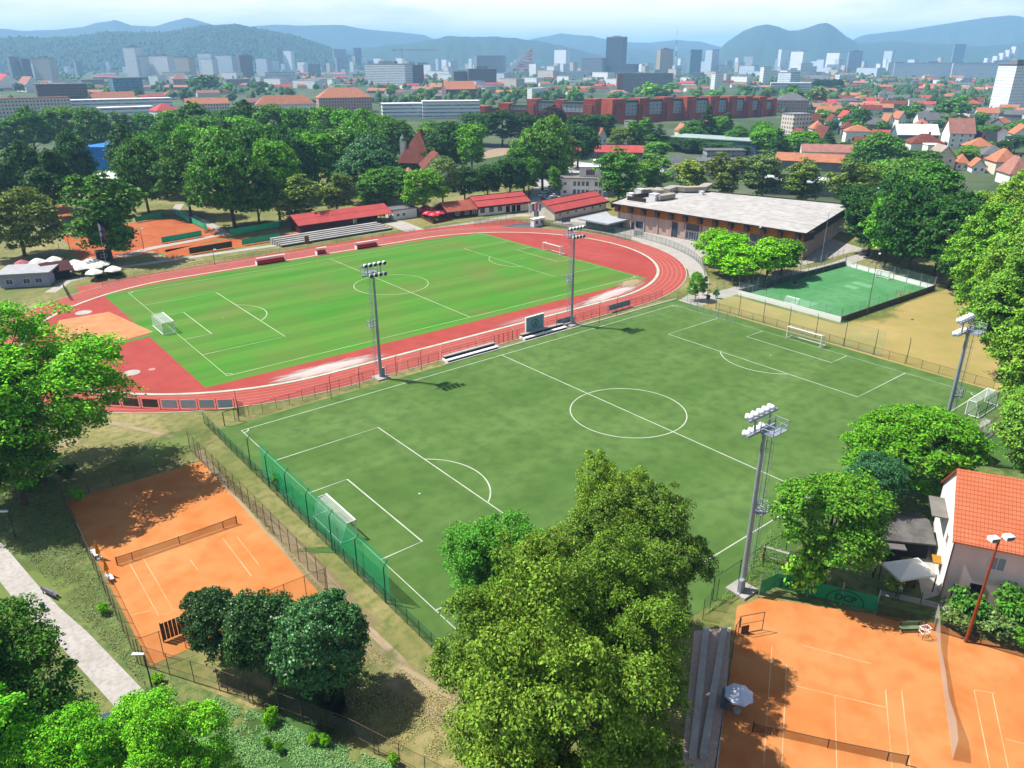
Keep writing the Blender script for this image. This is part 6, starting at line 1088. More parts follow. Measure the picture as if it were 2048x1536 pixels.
# --- landmark blocks: (name, label, category, x0, x1, top, base, depth, turn, wall, roof, kind, ridge, extra)
LM_ = [
 ('tower_block', 'black glass tower with darker right flank, tallest in the skyline', 'tower', 1206, 1247, 75, 150, 28, -28, F_black, None, 'flat', 1, 'plant'),
 ('office_building', 'low dark grey block at the left foot of the black tower', 'office', 1158, 1207, 117, 150, 30, -25, F_grey, None, 'flat', 1, None),
 ('office_building', 'low dark block at the right foot of the black tower', 'office', 1240, 1272, 128, 152, 30, -28, F_black, None, 'flat', 1, None),
 ('slab_block', 'long grey slab of flats with a pink end wall in front of the black tower', 'flats', 1244, 1344, 147, 186, 14, 6, F_grey, None, 'flat', 1, None),
 ('slab_end', 'narrow pink end block at the left of the long grey slab of flats', 'flats', 1232, 1244, 147, 186, 14, 6, M_pkroof, None, 'flat', 1, None),
 ('tower_block', 'tan tower beside the red and white mast', 'tower', 1315, 1347, 99, 148, 30, 25, F_tan, None, 'flat', 1, 'plant'),
 ('tower_block', 'teal-blue tower, left of the pair right of the mast', 'tower', 1375, 1403, 100, 150, 30, 20, F_teal, None, 'flat', 1, None),
 ('tower_block', 'blue-grey tower, right of the pair right of the mast', 'tower', 1401, 1427, 100, 148, 30, 20, F_blue, None, 'flat', 1, None),
 ('tower_block', 'pale weathered tower block standing alone among the orange roofs at the right', 'tower', 1964, 2024, 131, 222, 20, 24, F_white, M_dkroof, 'flat', 1, 'plant'),
 ('tower_block', 'slim dark tower left of the yellow crane', 'tower', 711, 727, 96, 132, 22, 25, F_black, None, 'flat', 1, None),
 ('hospital_block', 'wide white hospital block with roof plant under the yellow crane', 'hospital', 724, 818, 128, 172, 24, -40, F_band, None, 'flat', 1, 'plant'),
 ('hospital_wing', 'dark-ended wing at the right of the wide white hospital block', 'hospital', 816, 852, 130, 170, 22, 20, F_brown, None, 'flat', 1, None),
 ('flats', 'twin dark grey blocks between the crane and the leaning red-striped stand', 'flats', 952, 1014, 112, 150, 24, 15, F_grey, None, 'flat', 1, None),
 ('construction_block', 'half-built dark block with teal sheeting below the grey twin blocks', 'construction site', 935, 996, 138, 172, 26, 12, F_brown, None, 'flat', 1, 'plant'),
 ('construction_block', 'half-built dark red-brown block, left of the teal-sheeted one', 'construction site', 906, 938, 143, 172, 20, 12, F_brown, None, 'flat', 1, None),
 ('brown_hall', 'grey-brown hall with a double-curved orange roof', 'hall', 888, 958, 163, 205, 30, 12, F_brown, M_orroof, 'gable', 9, None),
 ('glass_office', 'teal glass office slab with white end above the park wood', 'office', 232, 292, 156, 198, 16, 18, F_glass, None, 'flat', 1, None),
 ('church', 'white domed block with a red dot of a crane behind the leaning stand', 'building', 1104, 1135, 100, 140, 24, 10, F_white, None, 'flat', 1, 'plant'),
 ('tower_block', 'tall white tower before the wooded hill', 'tower', 251, 285, 95, 160, 22, 18, F_white, None, 'flat', 1, 'plant'),
 ('tower_block', 'second white tower right beside the tall one before the wooded hill', 'tower', 268, 296, 113, 160, 20, 18, F_white, None, 'flat', 1, None),
 ('flats', 'stepped white flats right of the two white towers', 'flats', 300, 346, 112, 160, 22, 18, F_white, None, 'flat', 1, 'plant'),
 ('flats', 'cream flats with dark balconies left of the blue-grey pair', 'flats', 346, 387, 115, 158, 22, 20, F_beige, None, 'flat', 1, 'plant'),
 ('flats', 'bluish grey flats behind the white-fronted pair', 'flats', 397, 431, 107, 152, 20, 15, F_blue, None, 'flat', 1, None),
 ('flats', 'white-fronted flats before the bluish grey ones', 'flats', 402, 433, 118, 156, 20, 18, F_white, None, 'flat', 1, None),
 ('flats', 'wide white and blue flats left of the brown-grey block', 'flats', 432, 472, 111, 154, 20, 15, F_blue, None, 'flat', 1, 'plant'),
 ('flats', 'thin white block squeezed beside the brown-grey block', 'flats', 470, 485, 115, 154, 20, 15, F_white, None, 'flat', 1, None),
 ('flats', 'brown-grey block with reddish top in the flats before the hill', 'flats', 482, 511, 111, 156, 22, 18, F_brown, None, 'flat', 1, 'plant'),
 ('flats', 'pale low flats right of the brown-grey block', 'flats', 510, 541, 117, 152, 22, 12, F_blue, None, 'flat', 1, None),
 ('tower_block', 'thin dark red tower against the wooded hill', 'tower', 557, 567, 98, 142, 16, 10, F_brown, None, 'flat', 1, None),
 ('tower_block', 'white tower right beside the thin dark red one', 'tower', 566, 588, 102, 142, 18, 14, F_white, None, 'flat', 1, 'plant'),
 ('tower_block', 'grey tower at the right foot of the wooded hill', 'tower', 670, 696, 99, 140, 22, 16, F_grey, None, 'flat', 1, None),
 ('flats', 'grey flats at the far left with dark strip windows', 'flats', 27, 51, 114, 160, 20, 20, F_grey, None, 'flat', 1, None),
 ('flats', 'dark blue-grey flats, second from the far left', 'flats', 50, 70, 118, 160, 20, 20, F_brown, None, 'flat', 1, None),
 ('flats', 'beige stepped flats, third from the far left', 'flats', 68, 110, 116, 160, 22, 18, F_beige, None, 'flat', 1, 'plant'),
 ('institute', 'wide pinkish institute below the wooded hill, left part', 'building', 160, 206, 104, 142, 26, 12, F_pink, None, 'flat', 1, None),
 ('institute', 'wide grey-white institute below the wooded hill, right part', 'building', 204, 254, 106, 142, 26, -40, F_band, None, 'flat', 1, 'plant'),
 ('flats', 'long grey-pink flats above the left end of the park wood', 'flats', 86, 178, 168, 214, 16, 8, F_brown, None, 'flat', 1, None),
 ('school', 'big pink school with orange hipped roof above the park wood', 'school', 638, 748, 176, 226, 26, 8, F_pink, M_orroof, 'hip', 9, 'chimney'),
 ('long_house', 'long white house with orange roof and small dormers left of the pink school', 'house', 516, 632, 191, 228, 18, 5, F_white, M_orroof, 'hip', 8, 'chimney'),
 ('villa', 'white villa with red hipped roof among the back trees of the park wood', 'villa', 314, 370, 207, 258, 16, 22, F_white, M_redroof, 'hip', 5, None),
 ('strip_office', 'very long low white and blue office with strip windows behind the park wood', 'office', 150, 344, 199, 232, 20, 6, F_band, M_whroof, 'flat', 1, None),
 ('strip_office', 'shorter white-roofed office in front of the very long one', 'office', 208, 312, 215, 245, 16, 10, F_band, M_whroof, 'flat', 1, None),
 ('long_terrace', 'long beige terrace with brown roof at the far left edge', 'house', -20, 142, 197, 242, 18, 8, F_beige, M_brroof, 'flat', 1, None),
 ('orange_flats', 'low flats with long orange roof left of the long white house', 'flats', 376, 460, 197, 226, 16, 6, F_beige, M_orroof, 'gable', 5, None),
 ('gabled_hall', 'white hall with big red gabled roof at the far left', 'hall', -6, 52, 148, 182, 40, 20, M_wall, M_redroof, 'gable', 16, None),
 ('gabled_hall', 'white hall with pinkish gabled roof, second from the far left', 'hall', 48, 93, 153, 184, 40, 20, M_wall, M_pkroof, 'gable', 14, None),
 ('pink_house', 'tall pink house with hipped roof above the round bushy tree', 'house', 348, 378, 150, 178, 18, 10, F_pink, M_pkroof, 'hip', 7, None),
 ('orange_terrace', 'wide low terrace with orange roofs below the teal glass office', 'house', 190, 272, 184, 212, 18, 8, M_wall, M_orroof, 'gable', 7, 'chimney'),
 ('white_flats', 'white and blue block with bright left edge beyond the red-brick flats', 'flats', 1543, 1585, 145, 186, 18, 15, F_blue, None, 'flat', 1, None),
 ('white_flats', 'small white block left of the blue-fronted one beyond the red-brick flats', 'flats', 1510, 1531, 134, 172, 18, 12, F_white, None, 'flat', 1, None),
 ('white_flats', 'bright white block behind the right end of the red-brick flats', 'flats', 1412, 1436, 148, 180, 18, 12, F_white, None, 'flat', 1, None),
 ('flats', 'white stepped tower, first of the row below the twin-peaked mountain', 'flats', 1556, 1576, 99, 140, 20, 16, F_white, None, 'flat', 1, None),
 ('flats', 'white tower with dark cap, second of the row below the twin-peaked mountain', 'flats', 1574, 1605, 103, 142, 22, 18, F_white, M_dkroof, 'flat', 1, 'plant'),
 ('flats', 'white tower, third of the row below the twin-peaked mountain', 'flats', 1645, 1677, 106, 144, 22, 18, F_white, None, 'flat', 1, None),
 ('flats', 'grey-white tower with dark cap, fourth of the row below the twin-peaked mountain', 'flats', 1693, 1721, 103, 142, 22, 16, F_grey, M_dkroof, 'flat', 1, 'plant'),
 ('flats', 'narrow grey tower, last of the row below the twin-peaked mountain', 'flats', 1760, 1781, 102, 136, 18, 16, F_blue, None, 'flat', 1, None),
 ('tower_block', 'blue glass tower far right behind the long hazy flats', 'tower', 1900, 1922, 89, 134, 20, 16, F_teal, None, 'flat', 1, None),
 ('flats', 'long hazy blue flats above the orange roofs at the right', 'flats', 1905, 1985, 126, 158, 18, 8, F_blue, None, 'flat', 1, None),
 ('flats', 'long hazy blue flats behind the right edge of the town', 'flats', 1985, 2060, 122, 156, 18, 8, F_blue, None, 'flat', 1, None),
 ('flats', 'long dark blue flats in tree shade left of the hazy blue ones', 'flats', 1790, 1900, 126, 156, 18, 5, F_blue, None, 'flat', 1, None),
 ('beige_block', 'beige flat-roofed block with brick end before the red-brick flats', 'flats', 1543, 1600, 228, 268, 16, 14, F_beige, M_cityroof, 'flat', 1, None),
 ('grey_school', 'grey-roofed building with white and pink wall right of the red-brick flats', 'building', 1550, 1616, 188, 226, 22, 8, F_pink, M_grroof, 'hip', 6, None),
 ('white_hall', 'long white low hall behind the red-brick flats', 'hall', 1540, 1618, 166, 190, 24, 4, F_band, M_whroof, 'flat', 1, None),
 ('white_office', 'long white-grey low office left of the red-brick flats', 'office', 845, 962, 203, 236, 18, 5, F_band, M_whroof, 'flat', 1, None),
 ('white_office', 'low white office half hidden behind the park wood', 'office', 765, 850, 208, 236, 18, 5, F_band, M_whroof, 'flat', 1, None),
 ('white_gallery', 'white ribbed low hall roof among the trees above the red-brick flats', 'hall', 1040, 1078, 177, 200, 26, 5, F_white, M_whroof, 'flat', 1, None)]
for n_, lab, cat, x0, x1, yt, yb, D, rot, wm, rm, kind, hr, ex in LM_: block(n_, lab, cat, x0, x1, yt, yb, D, rot, wm, rm, kind, hr, 0, None, ex)
# --- red-brick flats: brick towers with white infill between them
def brick_flats():
    br = mat('red_brick', S('#c85a40', .9), S('#b04a34', .88), scale=.3, detail=8, c3=S('#d86a4c', .86), scale3=.1, amt3=.6); wi = facade('white_infill', S('#e3e9f2', .7), lin('#3a485c'), 4.2, 3.0, .3, .42); gl = mat('roof_garden', lin('#2c4426'), lin('#45503a'), scale=.5)
    def row(label, tow, D):
        a, b = G(*tow[0][:2]), G(*tow[-1][:2]); r = thing('red_brick_flats', label, 'flats', (a.x, a.y, 0), math.atan2((b-a).y, (b-a).x), 'red-brick flats'); inv = Matrix.Rotation(-r.rotation_euler[2], 2)
        pts = []
        for x, yb, yt, w in tow: p = G(x, yb); l = inv @ (p-a).xy; pts.append((l.x, l.y, HT(x, yb, yt), w*mpp(p)))
        for i, (x, y, H, w) in enumerate(pts):
            MB().box(x-w/2, y-3, 0, x+w/2, y+D, H).box(x-w*.28, y-5, 0, x+w*.28, y-3.002, H-4.5).build('brick_tower', br, r)
            if i+1 < len(pts):
                x2, y2, H2, w2 = pts[i+1]; h = min(H, H2)-3.2; MB().box(x+w/2+.003, (y+y2)/2, 6, x2-w2/2-.003, (y+y2)/2+D-2, h).build('white_wall', wi, r); MB().box(x+w/2+.003, (y+y2)/2+.6, 0, x2-w2/2-.003, (y+y2)/2+D-2.4, 5.99).build('brick_base', br, r); MB().box(x+w/2+.01, (y+y2)/2-.5, h+.004, x2-w2/2-.01, (y+y2)/2+D-1.8, h+1.9).build('roof_terrace', gl, r)
    row('long row of red-brick flats with white infill, nearer right-hand row', [(1232, 247, 198, 34), (1282, 244, 196, 26), (1330, 241, 194, 26), (1376, 240, 193, 26), (1422, 238, 192, 24), (1458, 236, 192, 24), (1490, 234, 192, 22), (1518, 232, 193, 22), (1541, 230, 196, 14)], 12)
    row('lower row of red-brick flats with white infill, left of the long row', [(962, 232, 212, 26), (1010, 232, 206, 24), (1066, 234, 198, 22), (1120, 236, 199, 20), (1180, 240, 198, 26)], 12)
brick_flats()
# --- leaning stand, mast, crane
def wedge():
    p0, p1 = G(1015, 150), G(1064, 150); zc = depth(p0); H = HT(1063, 150, 96); L = (p1-p0).length; d = (p1-p0).xy; r = thing('leaning_stand', 'leaning white slab with red striped triangular side in the skyline', 'landmark', (p0.x, p0.y, 0), math.atan2(d.y, d.x)); D = 30
    stp = mat('red_stripes', S('#d0626a', 1.3), S('#f4e8e8', 1.35), scale=.09, stretch=(.3, .3, 3), ramp=(.48, .52))
    MB().poly([(0, 0, 0), (L, 0, 0), (L, 0, H)]).poly([(L, D, 0), (0, D, 0), (L, D, H)]).poly([(L, 0, 0), (L, D, 0), (L, D, H), (L, 0, H)]).build('side_wall', stp, r); w = .22*L
    m = MB(); m.poly([(-w, -1, 0), (.15*w, -1, 0), (L, -1, H+2), (L-.75*w, -1, H+3)]); m.poly([(-w, D+1, 0), (L-.75*w, D+1, H+3), (L, D+1, H+2), (.15*w, D+1, 0)]); m.poly([(-w, -1, 0), (L-.75*w, -1, H+3), (L-.75*w, D+1, H+3), (-w, D+1, 0)][::-1]); m.poly([(L-.75*w, -1, H+3), (L, -1, H+2), (L, D+1, H+2), (L-.75*w, D+1, H+3)]); m.build('slab', M_wall, r)
wedge()
p = G(1349, 146); H = HT(1349, 146, 57); r = thing('radio_mast', 'thin red and white radio mast rising behind the tan tower', 'mast', (p.x, p.y, 0)); mr_ = mat('mast_red', S('#d03038'))
for k in range(8): MB().tube((0, 0, H*k/8), (0, 0, H*(k+1)/8), 2.2-.22*k, 2.0-.22*k, 8).build('mast_section', mr_ if k in (3, 5, 7) else M_white, r)
p = G(806, 150); H = HT(806, 150, 100); s = mpp(p); r = thing('tower_crane', 'yellow tower crane above the white hospital block', 'crane', (p.x, p.y, 0), -YAW); ym = mat('crane_yellow', S('#d8a030', .8))
mb = MB()
for x, y in ((-1, -1), (1, -1), (1, 1), (-1, 1)): mb.tube((x, y, 0), (x, y, H+4), .35, .35, 4)
for k in range(16): mb.tube((-1, -1, H*k/16), (1, -1, H*(k+1)/16), .2, .2, 4)
mb.build('tower', ym, r); MB().box(-18*s, -1, H-1.2, 69*s, 1, H+1.0).tube((0, 0, H+8), (60*s, 0, H+1), .25, .25, 4).tube((0, 0, H+8), (-17*s, 0, H+1), .25, .25, 4).tube((0, 0, H), (0, 0, H+9), .6, .3, 6).build('jib', ym, r); MB().box(-18*s, -1.5, H-5, -14*s, 1.5, H-1.21).build('counterweight', M_conc, r)
# --- stepped white flats at the far right
for i, (x0, x1, yt) in enumerate(((1985, 1997, 112), (1996, 2008, 106), (2007, 2019, 100), (2018, 2032, 93))): block('stepped_flats', 'white stepped terrace block at the far right skyline, %s step from the left' % ordinal(i), 'flats', x0, x1, yt, 138, 26, 10, F_white, None, 'flat', 1, 0, 'white stepped terraces')
# --- red and orange roofed houses of the right-hand suburb: x0, x1, ridge, eaves share, base, depth, turn, wall, roof, kind, ridge height
HS = [(1688, 1740, 252, 286, 11, 12, M_wall, M_orroof, 'hip', 3.2, 'white house with bright orange hipped roof and balcony left of the big suburb trees'), (1706, 1740, 275, 303, 8, 14, mat('brick_wall', S('#b06a54', .66), S('#96563f', .64), scale=.4), M_brroof, 'gable', 2.2, 'small brick house with shallow gable behind the orange hipped one'),
 (1788, 1876, 250, 295, 14, 20, mat('teal_boards', S('#8fb0b8', .62), S('#6f9098', .6), scale=.3), M_whroof, 'gable', 5.5, 'wide modern house with white-edged low gable and teal boards'), (1814, 1887, 270, 312, 13, 20, M_wall, M_brroof, 'hip', 4.2, 'white box house with red-brown hipped roof before the wide modern one'), (1846, 1882, 291, 326, 9, 18, M_wall, M_whroof, 'flat', .6, 'small white house with pale flat roof'),
 (1858, 1914, 292, 340, 13, 22, M_cream, mat('beige_tile_roof', S('#e0cfc0', .64), S('#c8b4a4', .62), scale=.4), 'gable', 5.5, 'cream house with beige gabled roof at the edge of the dark trees'), (1890, 1948, 238, 296, 14, 20, M_wall, M_pkroof, 'gable', 8, 'tall white house with pinkish mansard-like gable'), (1924, 1988, 264, 296, 12, 10, M_wall, M_dkroof, 'gable', 6, 'house with dark slate gabled roof'),
 (1928, 1986, 277, 322, 12, 18, M_cream, M_orroof, 'hip', 4, 'cream house with orange roof and dark dormer before the slate-roofed one'), (1956, 2016, 292, 334, 12, 20, M_wall, M_grroof, 'hip', 4, 'white house with grey hipped roof and dark solar panels'), (1980, 2040, 300, 350, 14, 22, M_cream, M_orroof, 'hip', 5, 'cream house with clean orange hipped roof at the right edge'), (2006, 2064, 316, 372, 14, 24, M_wall, M_pkroof, 'hip', 6, 'white house with pinkish-orange roof, nearest at the right edge'),
 (2020, 2066, 250, 296, 13, 18, M_cream, M_orroof, 'gable', 5, 'cream house with bright orange gabled roof cut by the right edge'), (1766, 1790, 228, 262, 11, 28, M_wall, M_orroof, 'gable', 4.5, 'white house with orange twin gables, left of two'), (1788, 1815, 223, 258, 12, 28, M_wall, M_orroof, 'gable', 4.5, 'white house with orange twin gables, right of two'), (1726, 1778, 237, 264, 12, 12, M_pink, M_grroof, 'hip', 4, 'pink-walled house with grey hipped roof'),
 (1680, 1709, 222, 254, 12, 24, F_blue, M_redroof, 'gable', 4.5, 'blue-white house with red gabled roof left of the tall conifer'), (1832, 1878, 226, 256, 13, 18, M_wall, M_grroof, 'gable', 5, 'white house with grey roof and red ridge'), (1826, 1860, 239, 266, 10, 14, M_wall, M_orroof, 'hip', 4, 'small white house with pinkish-orange roof before the grey-roofed one'), (1952, 1994, 216, 240, 12, 10, M_wall, M_orroof, 'gable', 4, 'low house with long orange roof at the foot of the pale tower block'),
 (1908, 1938, 311, 340, 9, 14, M_wall, M_orroof, 'hip', 3.2, 'small orange roof peeping over the trees, left of two'), (1940, 1972, 318, 346, 9, 14, M_wall, M_orroof, 'gable', 3.2, 'small orange roof peeping over the trees, right of two'), (1634, 1668, 254, 298, 14, 26, mat('pale_blue_render', S('#cfdcec', .66), S('#b8c8dc', .64), scale=.4), M_brroof, 'gable', 6, 'pale blue house with steep brown A-shaped gable'), (1632, 1682, 212, 236, 14, 8, M_cream, M_orroof, 'gable', 5, 'long cream house with orange roof below the hedge'),
 (1602, 1642, 228, 262, 12, 18, M_grey, M_brroof, 'gable', 5, 'grey house with brown roof right of the beige block'), (1620, 1652, 243, 274, 12, 16, M_cream, M_orroof, 'hip', 4.5, 'cream house with orange hipped roof above the pale blue A-shaped one'), (1600, 1618, 238, 268, 9, 18, M_cream, M_orroof, 'gable', 4, 'narrow orange-roofed house beside the beige block'), (1652, 1680, 230, 262, 12, 18, M_wall, M_brroof, 'gable', 5, 'white house with dark brown gable in the close-packed houses'),
 (1680, 1712, 244, 270, 10, 14, M_grey, M_brroof, 'hip', 4, 'small grey house with brown hipped roof behind the bright orange one'), (1405, 1440, 243, 272, 12, 24, F_blue, M_orroof, 'gable', 4.5, 'blue-white gabled house with orange roof below the red-brick flats'), (1354, 1384, 249, 275, 11, 20, M_cream, M_orroof, 'gable', 4, 'cream house with orange roof edge above the teal-roofed school'), (1188, 1220, 256, 296, 13, 22, M_wall, M_orroof, 'gable', 5, 'white house with orange roof left of the bright round tree below the brick flats'), (1250, 1275, 244, 290, 12, 14, M_grey, M_grroof, 'flat', .6, 'narrow grey-white house beside the bright tall tree below the brick flats'), (1476, 1496, 262, 300, 10, 16, M_cream, M_orroof, 'gable', 4, 'orange-roofed house half behind the conifer above the teal-roofed school')]
for x0, x1, yt, yb, D, rot, wm, rm, kind, hr, lab in HS:
    r = block('house', lab, 'house', x0, x1, yt, yb, D, rot, wm, rm, kind, hr, .6, 'houses of the right-hand suburb', 'chimney' if kind != 'flat' and x1-x0 > 24 else None)
    wl = [c for c in r.children if c.name.startswith('wall')][0]; xs = [v[0] for v in wl.bound_box]; L = max(xs)-min(xs); hh = max(v[2] for v in wl.bound_box) - hr
    if not wm.name.endswith('facade'):
        for fl in range(max(1, min(3, int(hh/2.9)))):
            for k in range(max(2, int(L/4))): n = max(2, int(L/4)); window(r, -L/2+L*(k+.5)/n, 0, .9+2.9*fl, 1.2, 1.4)
# --- smaller houses further back in the suburb and along the town
rn = random.Random(11)
def houses(where, xr, yr, n, group, wr=(20, 38), avoid=(), sty=None):
    used = []; out = []
    for _ in range(n*14):
        if len(out) >= n: break
        y = rn.uniform(*yr); x = rn.uniform(*xr); k = (y-117)/60; w = rn.uniform(*wr)*max(.35, min(1.2, k))
        if any(abs(x-a) < (w+c)*.42 and abs(y-b) < 5 for a, b, c in used) or any(a0 < x < a1 and b0 < y < b1 for a0, a1, b0, b1 in avoid): continue
        used.append((x, y, w)); wm, wn = rn.choice([(M_wall, 'white'), (M_wall, 'white'), (M_cream, 'cream'), (M_pink, 'pink'), (M_grey, 'grey')]); rm, rn_ = rn.choice(sty or [(M_orroof, 'orange'), (M_orroof, 'orange'), (M_pkroof, 'pinkish'), (M_brroof, 'brown'), (M_redroof, 'red'), (M_grroof, 'grey')]); kd = rn.choice(['gable', 'gable', 'hip'])
        out.append((x, y, w, wm, wn, rm, rn_, kd))
    out.sort(); cnt = {}
    for o in out: cnt.setdefault((o[4], o[6], o[7]), []).append(o)
    for o in out:
        x, y, w, wm, wn, rm, rn_, kd = o; c = cnt[(wn, rn_, kd)]; i = c.index(o); lab = '%s house with %s %s roof %s' % (wn, rn_, 'gabled' if kd == 'gable' else 'hipped', where)
        if len(c) > 1: lab += ', ' + ('leftmost' if i == 0 else 'rightmost' if i == len(c)-1 else ordinal(i) + ' from left')
        p = G(x, y); wmet = w*mpp(p); block('house', lab, 'house', x-w/2, x+w/2, y-rn.uniform(7.5, 10)/mpp(p), y, rn.uniform(9, 13), rn.uniform(-30, 34), wm, rm, kd, rn.uniform(2.6, 4.2), .5, group)
houses('left of the pale tower', (1640, 1955), (166, 222), 44, 'houses of the upper suburb', (24, 40))
houses('right of the pale tower', (1985, 2060), (170, 240), 10, 'houses right of the pale tower', (26, 40))
houses('in the old town', (330, 960), (140, 172), 46, 'old town houses', (34, 60))
houses('at the left end of the town', (0, 400), (150, 186), 22, 'houses at the left end of the town', (36, 60))
houses('in the near suburb', (1605, 2060), (222, 300), 26, 'houses of the near suburb', (26, 38), [(h_[0]-14, h_[1]+14, h_[2]-4, h_[3]+14) for h_ in HS])
houses('in the far suburb', (1640, 2050), (150, 167), 30, 'houses of the far suburb', (30, 50))
houses('above the old town trees', (420, 1000), (150, 180), 24, 'houses above the old town trees', (34, 60))
houses('below the black tower', (1000, 1400), (158, 192), 30, 'houses below the black tower', (30, 50))
houses('behind the red-brick flats', (1420, 1640), (150, 182), 18, 'houses behind the red-brick flats', (30, 50))
houses('above the left park wood', (90, 520), (168, 210), 16, 'houses above the park wood', (30, 55))
houses('beyond the pink school', (740, 960), (176, 205), 14, 'houses beyond the pink school', (26, 50))
# --- hazy pale blocks filling the skyline
def skyline(where, xr, yb, n, group, hmax=16, wr=(9, 26)):
    out = []
    for k in range(n): x = xr[0] + (xr[1]-xr[0])*(k+rn.uniform(.1, .9))/n; out.append((x, rn.uniform(*yb), rn.uniform(*wr), rn.uniform(9, hmax+10), rn.choice([(F_white, 'white'), (F_white, 'white'), (F_blue, 'pale blue'), (F_band, 'striped white'), (F_grey, 'grey'), (F_beige, 'beige')])))
    cnt = {}
    for o in out: cnt.setdefault(o[4][1], []).append(o)
    for o in out:
        x, y, w, h, (fm, fn) = o; c = cnt[fn]; i = c.index(o); lab = '%s block %s' % (fn, where)
        if len(c) > 1: lab += ', ' + ('leftmost' if i == 0 else 'rightmost' if i == len(c)-1 else ordinal(i) + ' from left')
        block('apartment_block', lab, 'flats', x-w/2, x+w/2, y-h, y, 20, rn.uniform(-20, 30), fm, None, 'flat', 1, 0, group)
skyline('in the far skyline below the wooded hill', (0, 700), (140, 154), 46, 'hazy blocks below the wooded hill', 18)
skyline('on the skyline between crane and black tower', (700, 1205), (136, 154), 44, 'hazy blocks left of the black tower')
skyline('in the far skyline below the twin-peaked mountain', (1260, 1800), (136, 152), 42, 'hazy blocks below the twin peaks')
skyline('in the far skyline at the right edge', (1800, 2050), (136, 148), 18, 'hazy blocks at the right edge')
skyline('among the mid town roofs, left part', (120, 700), (160, 186), 20, 'pale mid town blocks at the left', 12, (24, 60))
skyline('among the mid town roofs, centre', (860, 1240), (154, 186), 16, 'pale mid town blocks in the centre', 10, (24, 60))
skyline('among the mid town roofs, right part', (1340, 1960), (146, 172), 26, 'pale mid town blocks at the right', 8, (22, 50))
# --- parked cars
def car_proto():
    r = thing('parked_car', 'x', 'car'); b = MB(); P = [(-2.1, .35), (-2.15, .75), (-1.2, .9), (-.7, 1.0), (1.3, .98), (2.0, .9), (2.1, .4)]
    for s0, s1 in ((-.82, .82),):
        b.poly([(x, s0, z) for x, z in P]); b.poly([(x, s1, z) for x, z in reversed(P)])
        for (x0, z0), (x1, z1) in zip(P, P[1:]): b.poly([(x0, s0, z0), (x0, s1, z0), (x1, s1, z1), (x1, s0, z1)])
        b.poly([(P[-1][0], s0, P[-1][1]), (P[-1][0], s1, P[-1][1]), (P[0][0], s1, P[0][1]), (P[0][0], s0, P[0][1])]); b.box(-.45, -.66, 1.38, 1.05, .66, 1.45)
    cm = bpy.data.materials.new('car_paint'); cm.use_nodes = True; t = cm.node_tree; oi = _n(t, 'ShaderNodeObjectInfo'); t.links.new(oi.outputs['Color'], t.nodes['Principled BSDF'].inputs['Base Color']); t.nodes['Principled BSDF'].inputs['Roughness'].default_value = .25
    b.build('body', cm, r); w = MB(); q0 = [(-1.1, -.76, .92), (1.75, -.76, .95), (1.75, .76, .95), (-1.1, .76, .92)]; q1 = [(-.45, -.64, 1.38), (1.05, -.64, 1.38), (1.05, .64, 1.38), (-.45, .64, 1.38)]
    for k in range(4): w.poly([q0[k], q0[(k+1) % 4], q1[(k+1) % 4], q1[k]])
    w.build('windows', M_glass, r); tm = MB().tube((0, -.11, 0), (0, .11, 0), .32, .32, 10).mesh('wheel', M_dark)
    for x in (-1.35, 1.3):
        for y in (-.78, .78): put('wheel', tm, r, (x, y, .32))
    return r
CP = car_proto(); first = True
for x, y, rz, c, lab in [(1083, 392, .6, (.75, .76, .78), 'white car at the near end of the row by the clubhouse'), (1093, 386, .6, (.72, .73, .75), 'white car, second of the row by the clubhouse'), (1088, 398, .6, (.05, .06, .08), 'black car at the corner of the car park nearest the changing rooms'), (1108, 395, .2, (.7, .72, .75), 'silver car beside the wall of the white office block'), (1102, 400, .2, (.06, .1, .2), 'dark blue car before the white office block'), (1118, 401, .1, (.6, .62, .66), 'grey car under the corner of the white office block'), (1135, 400, .1, (.08, .09, .11), 'black car below the office windows'), (1100, 378, .6, (.75, .76, .78), 'white car, third of the row by the clubhouse'), (1110, 372, .6, (.55, .57, .6), 'grey car, fourth of the row by the clubhouse'), (1082, 356, 1.2, (.06, .12, .3), 'blue car in the tree shade at the back of the car park'), (1070, 372, 1.2, (.07, .08, .1), 'dark car under the trees behind the clubhouse'), (1152, 400, .1, (.7, .7, .72), 'white car at the right end below the office windows')]:
    r = CP if first else copy_tree(CP); first = False; p = G(x, y); r.location = (p.x, p.y, .03); r.rotation_euler = (0, 0, rz); r['label'] = lab; r['group'] = 'cars in the car park'
    for ch in r.children:
        if ch.name.startswith('body'): ch.color = rgba(c)
# ================================================================== far trees, bushes, woods
def fzone(where, xr, yr, n, group, hr=(9, 16), cone=.12, pal=('dk', 'md', 'lm', 'md', 'gy', 'bl', 'br'), avoid=()):
    rows = []
    for _ in range(n*6):
        if len(rows) >= n: break
        x, y = rn.uniform(*xr), rn.uniform(*yr)
        if any(a0 < x < a1 and b0 < y < b1 for a0, a1, b0, b1 in avoid): continue
        s = 1/mpp(G(x, y)); h = rn.uniform(*hr)*s; c = rn.random() < cone; rows.append((x, y, y-h, h*(.42 if c else rn.uniform(.85, 1.25)), 'cone' if c else 'round', rn.choice(pal)))
    zone(where, rows, group)
fzone('among the suburb houses', (1640, 1960), (190, 275), 46, 'suburb trees', (8, 14))
fzone('among the houses at the right edge', (1930, 2050), (225, 335), 20, 'suburb trees at the right edge', (7, 12))
fzone('behind the red-brick flats', (960, 1640), (188, 214), 30, 'trees behind the red-brick flats', (12, 20), .06)
fzone('between the old town and the park wood', (360, 960), (172, 212), 28, 'trees above the park wood', (12, 20), .08)
fzone('around the flats above the left park wood', (0, 360), (160, 200), 20, 'trees round the left flats', (11, 18), .08)
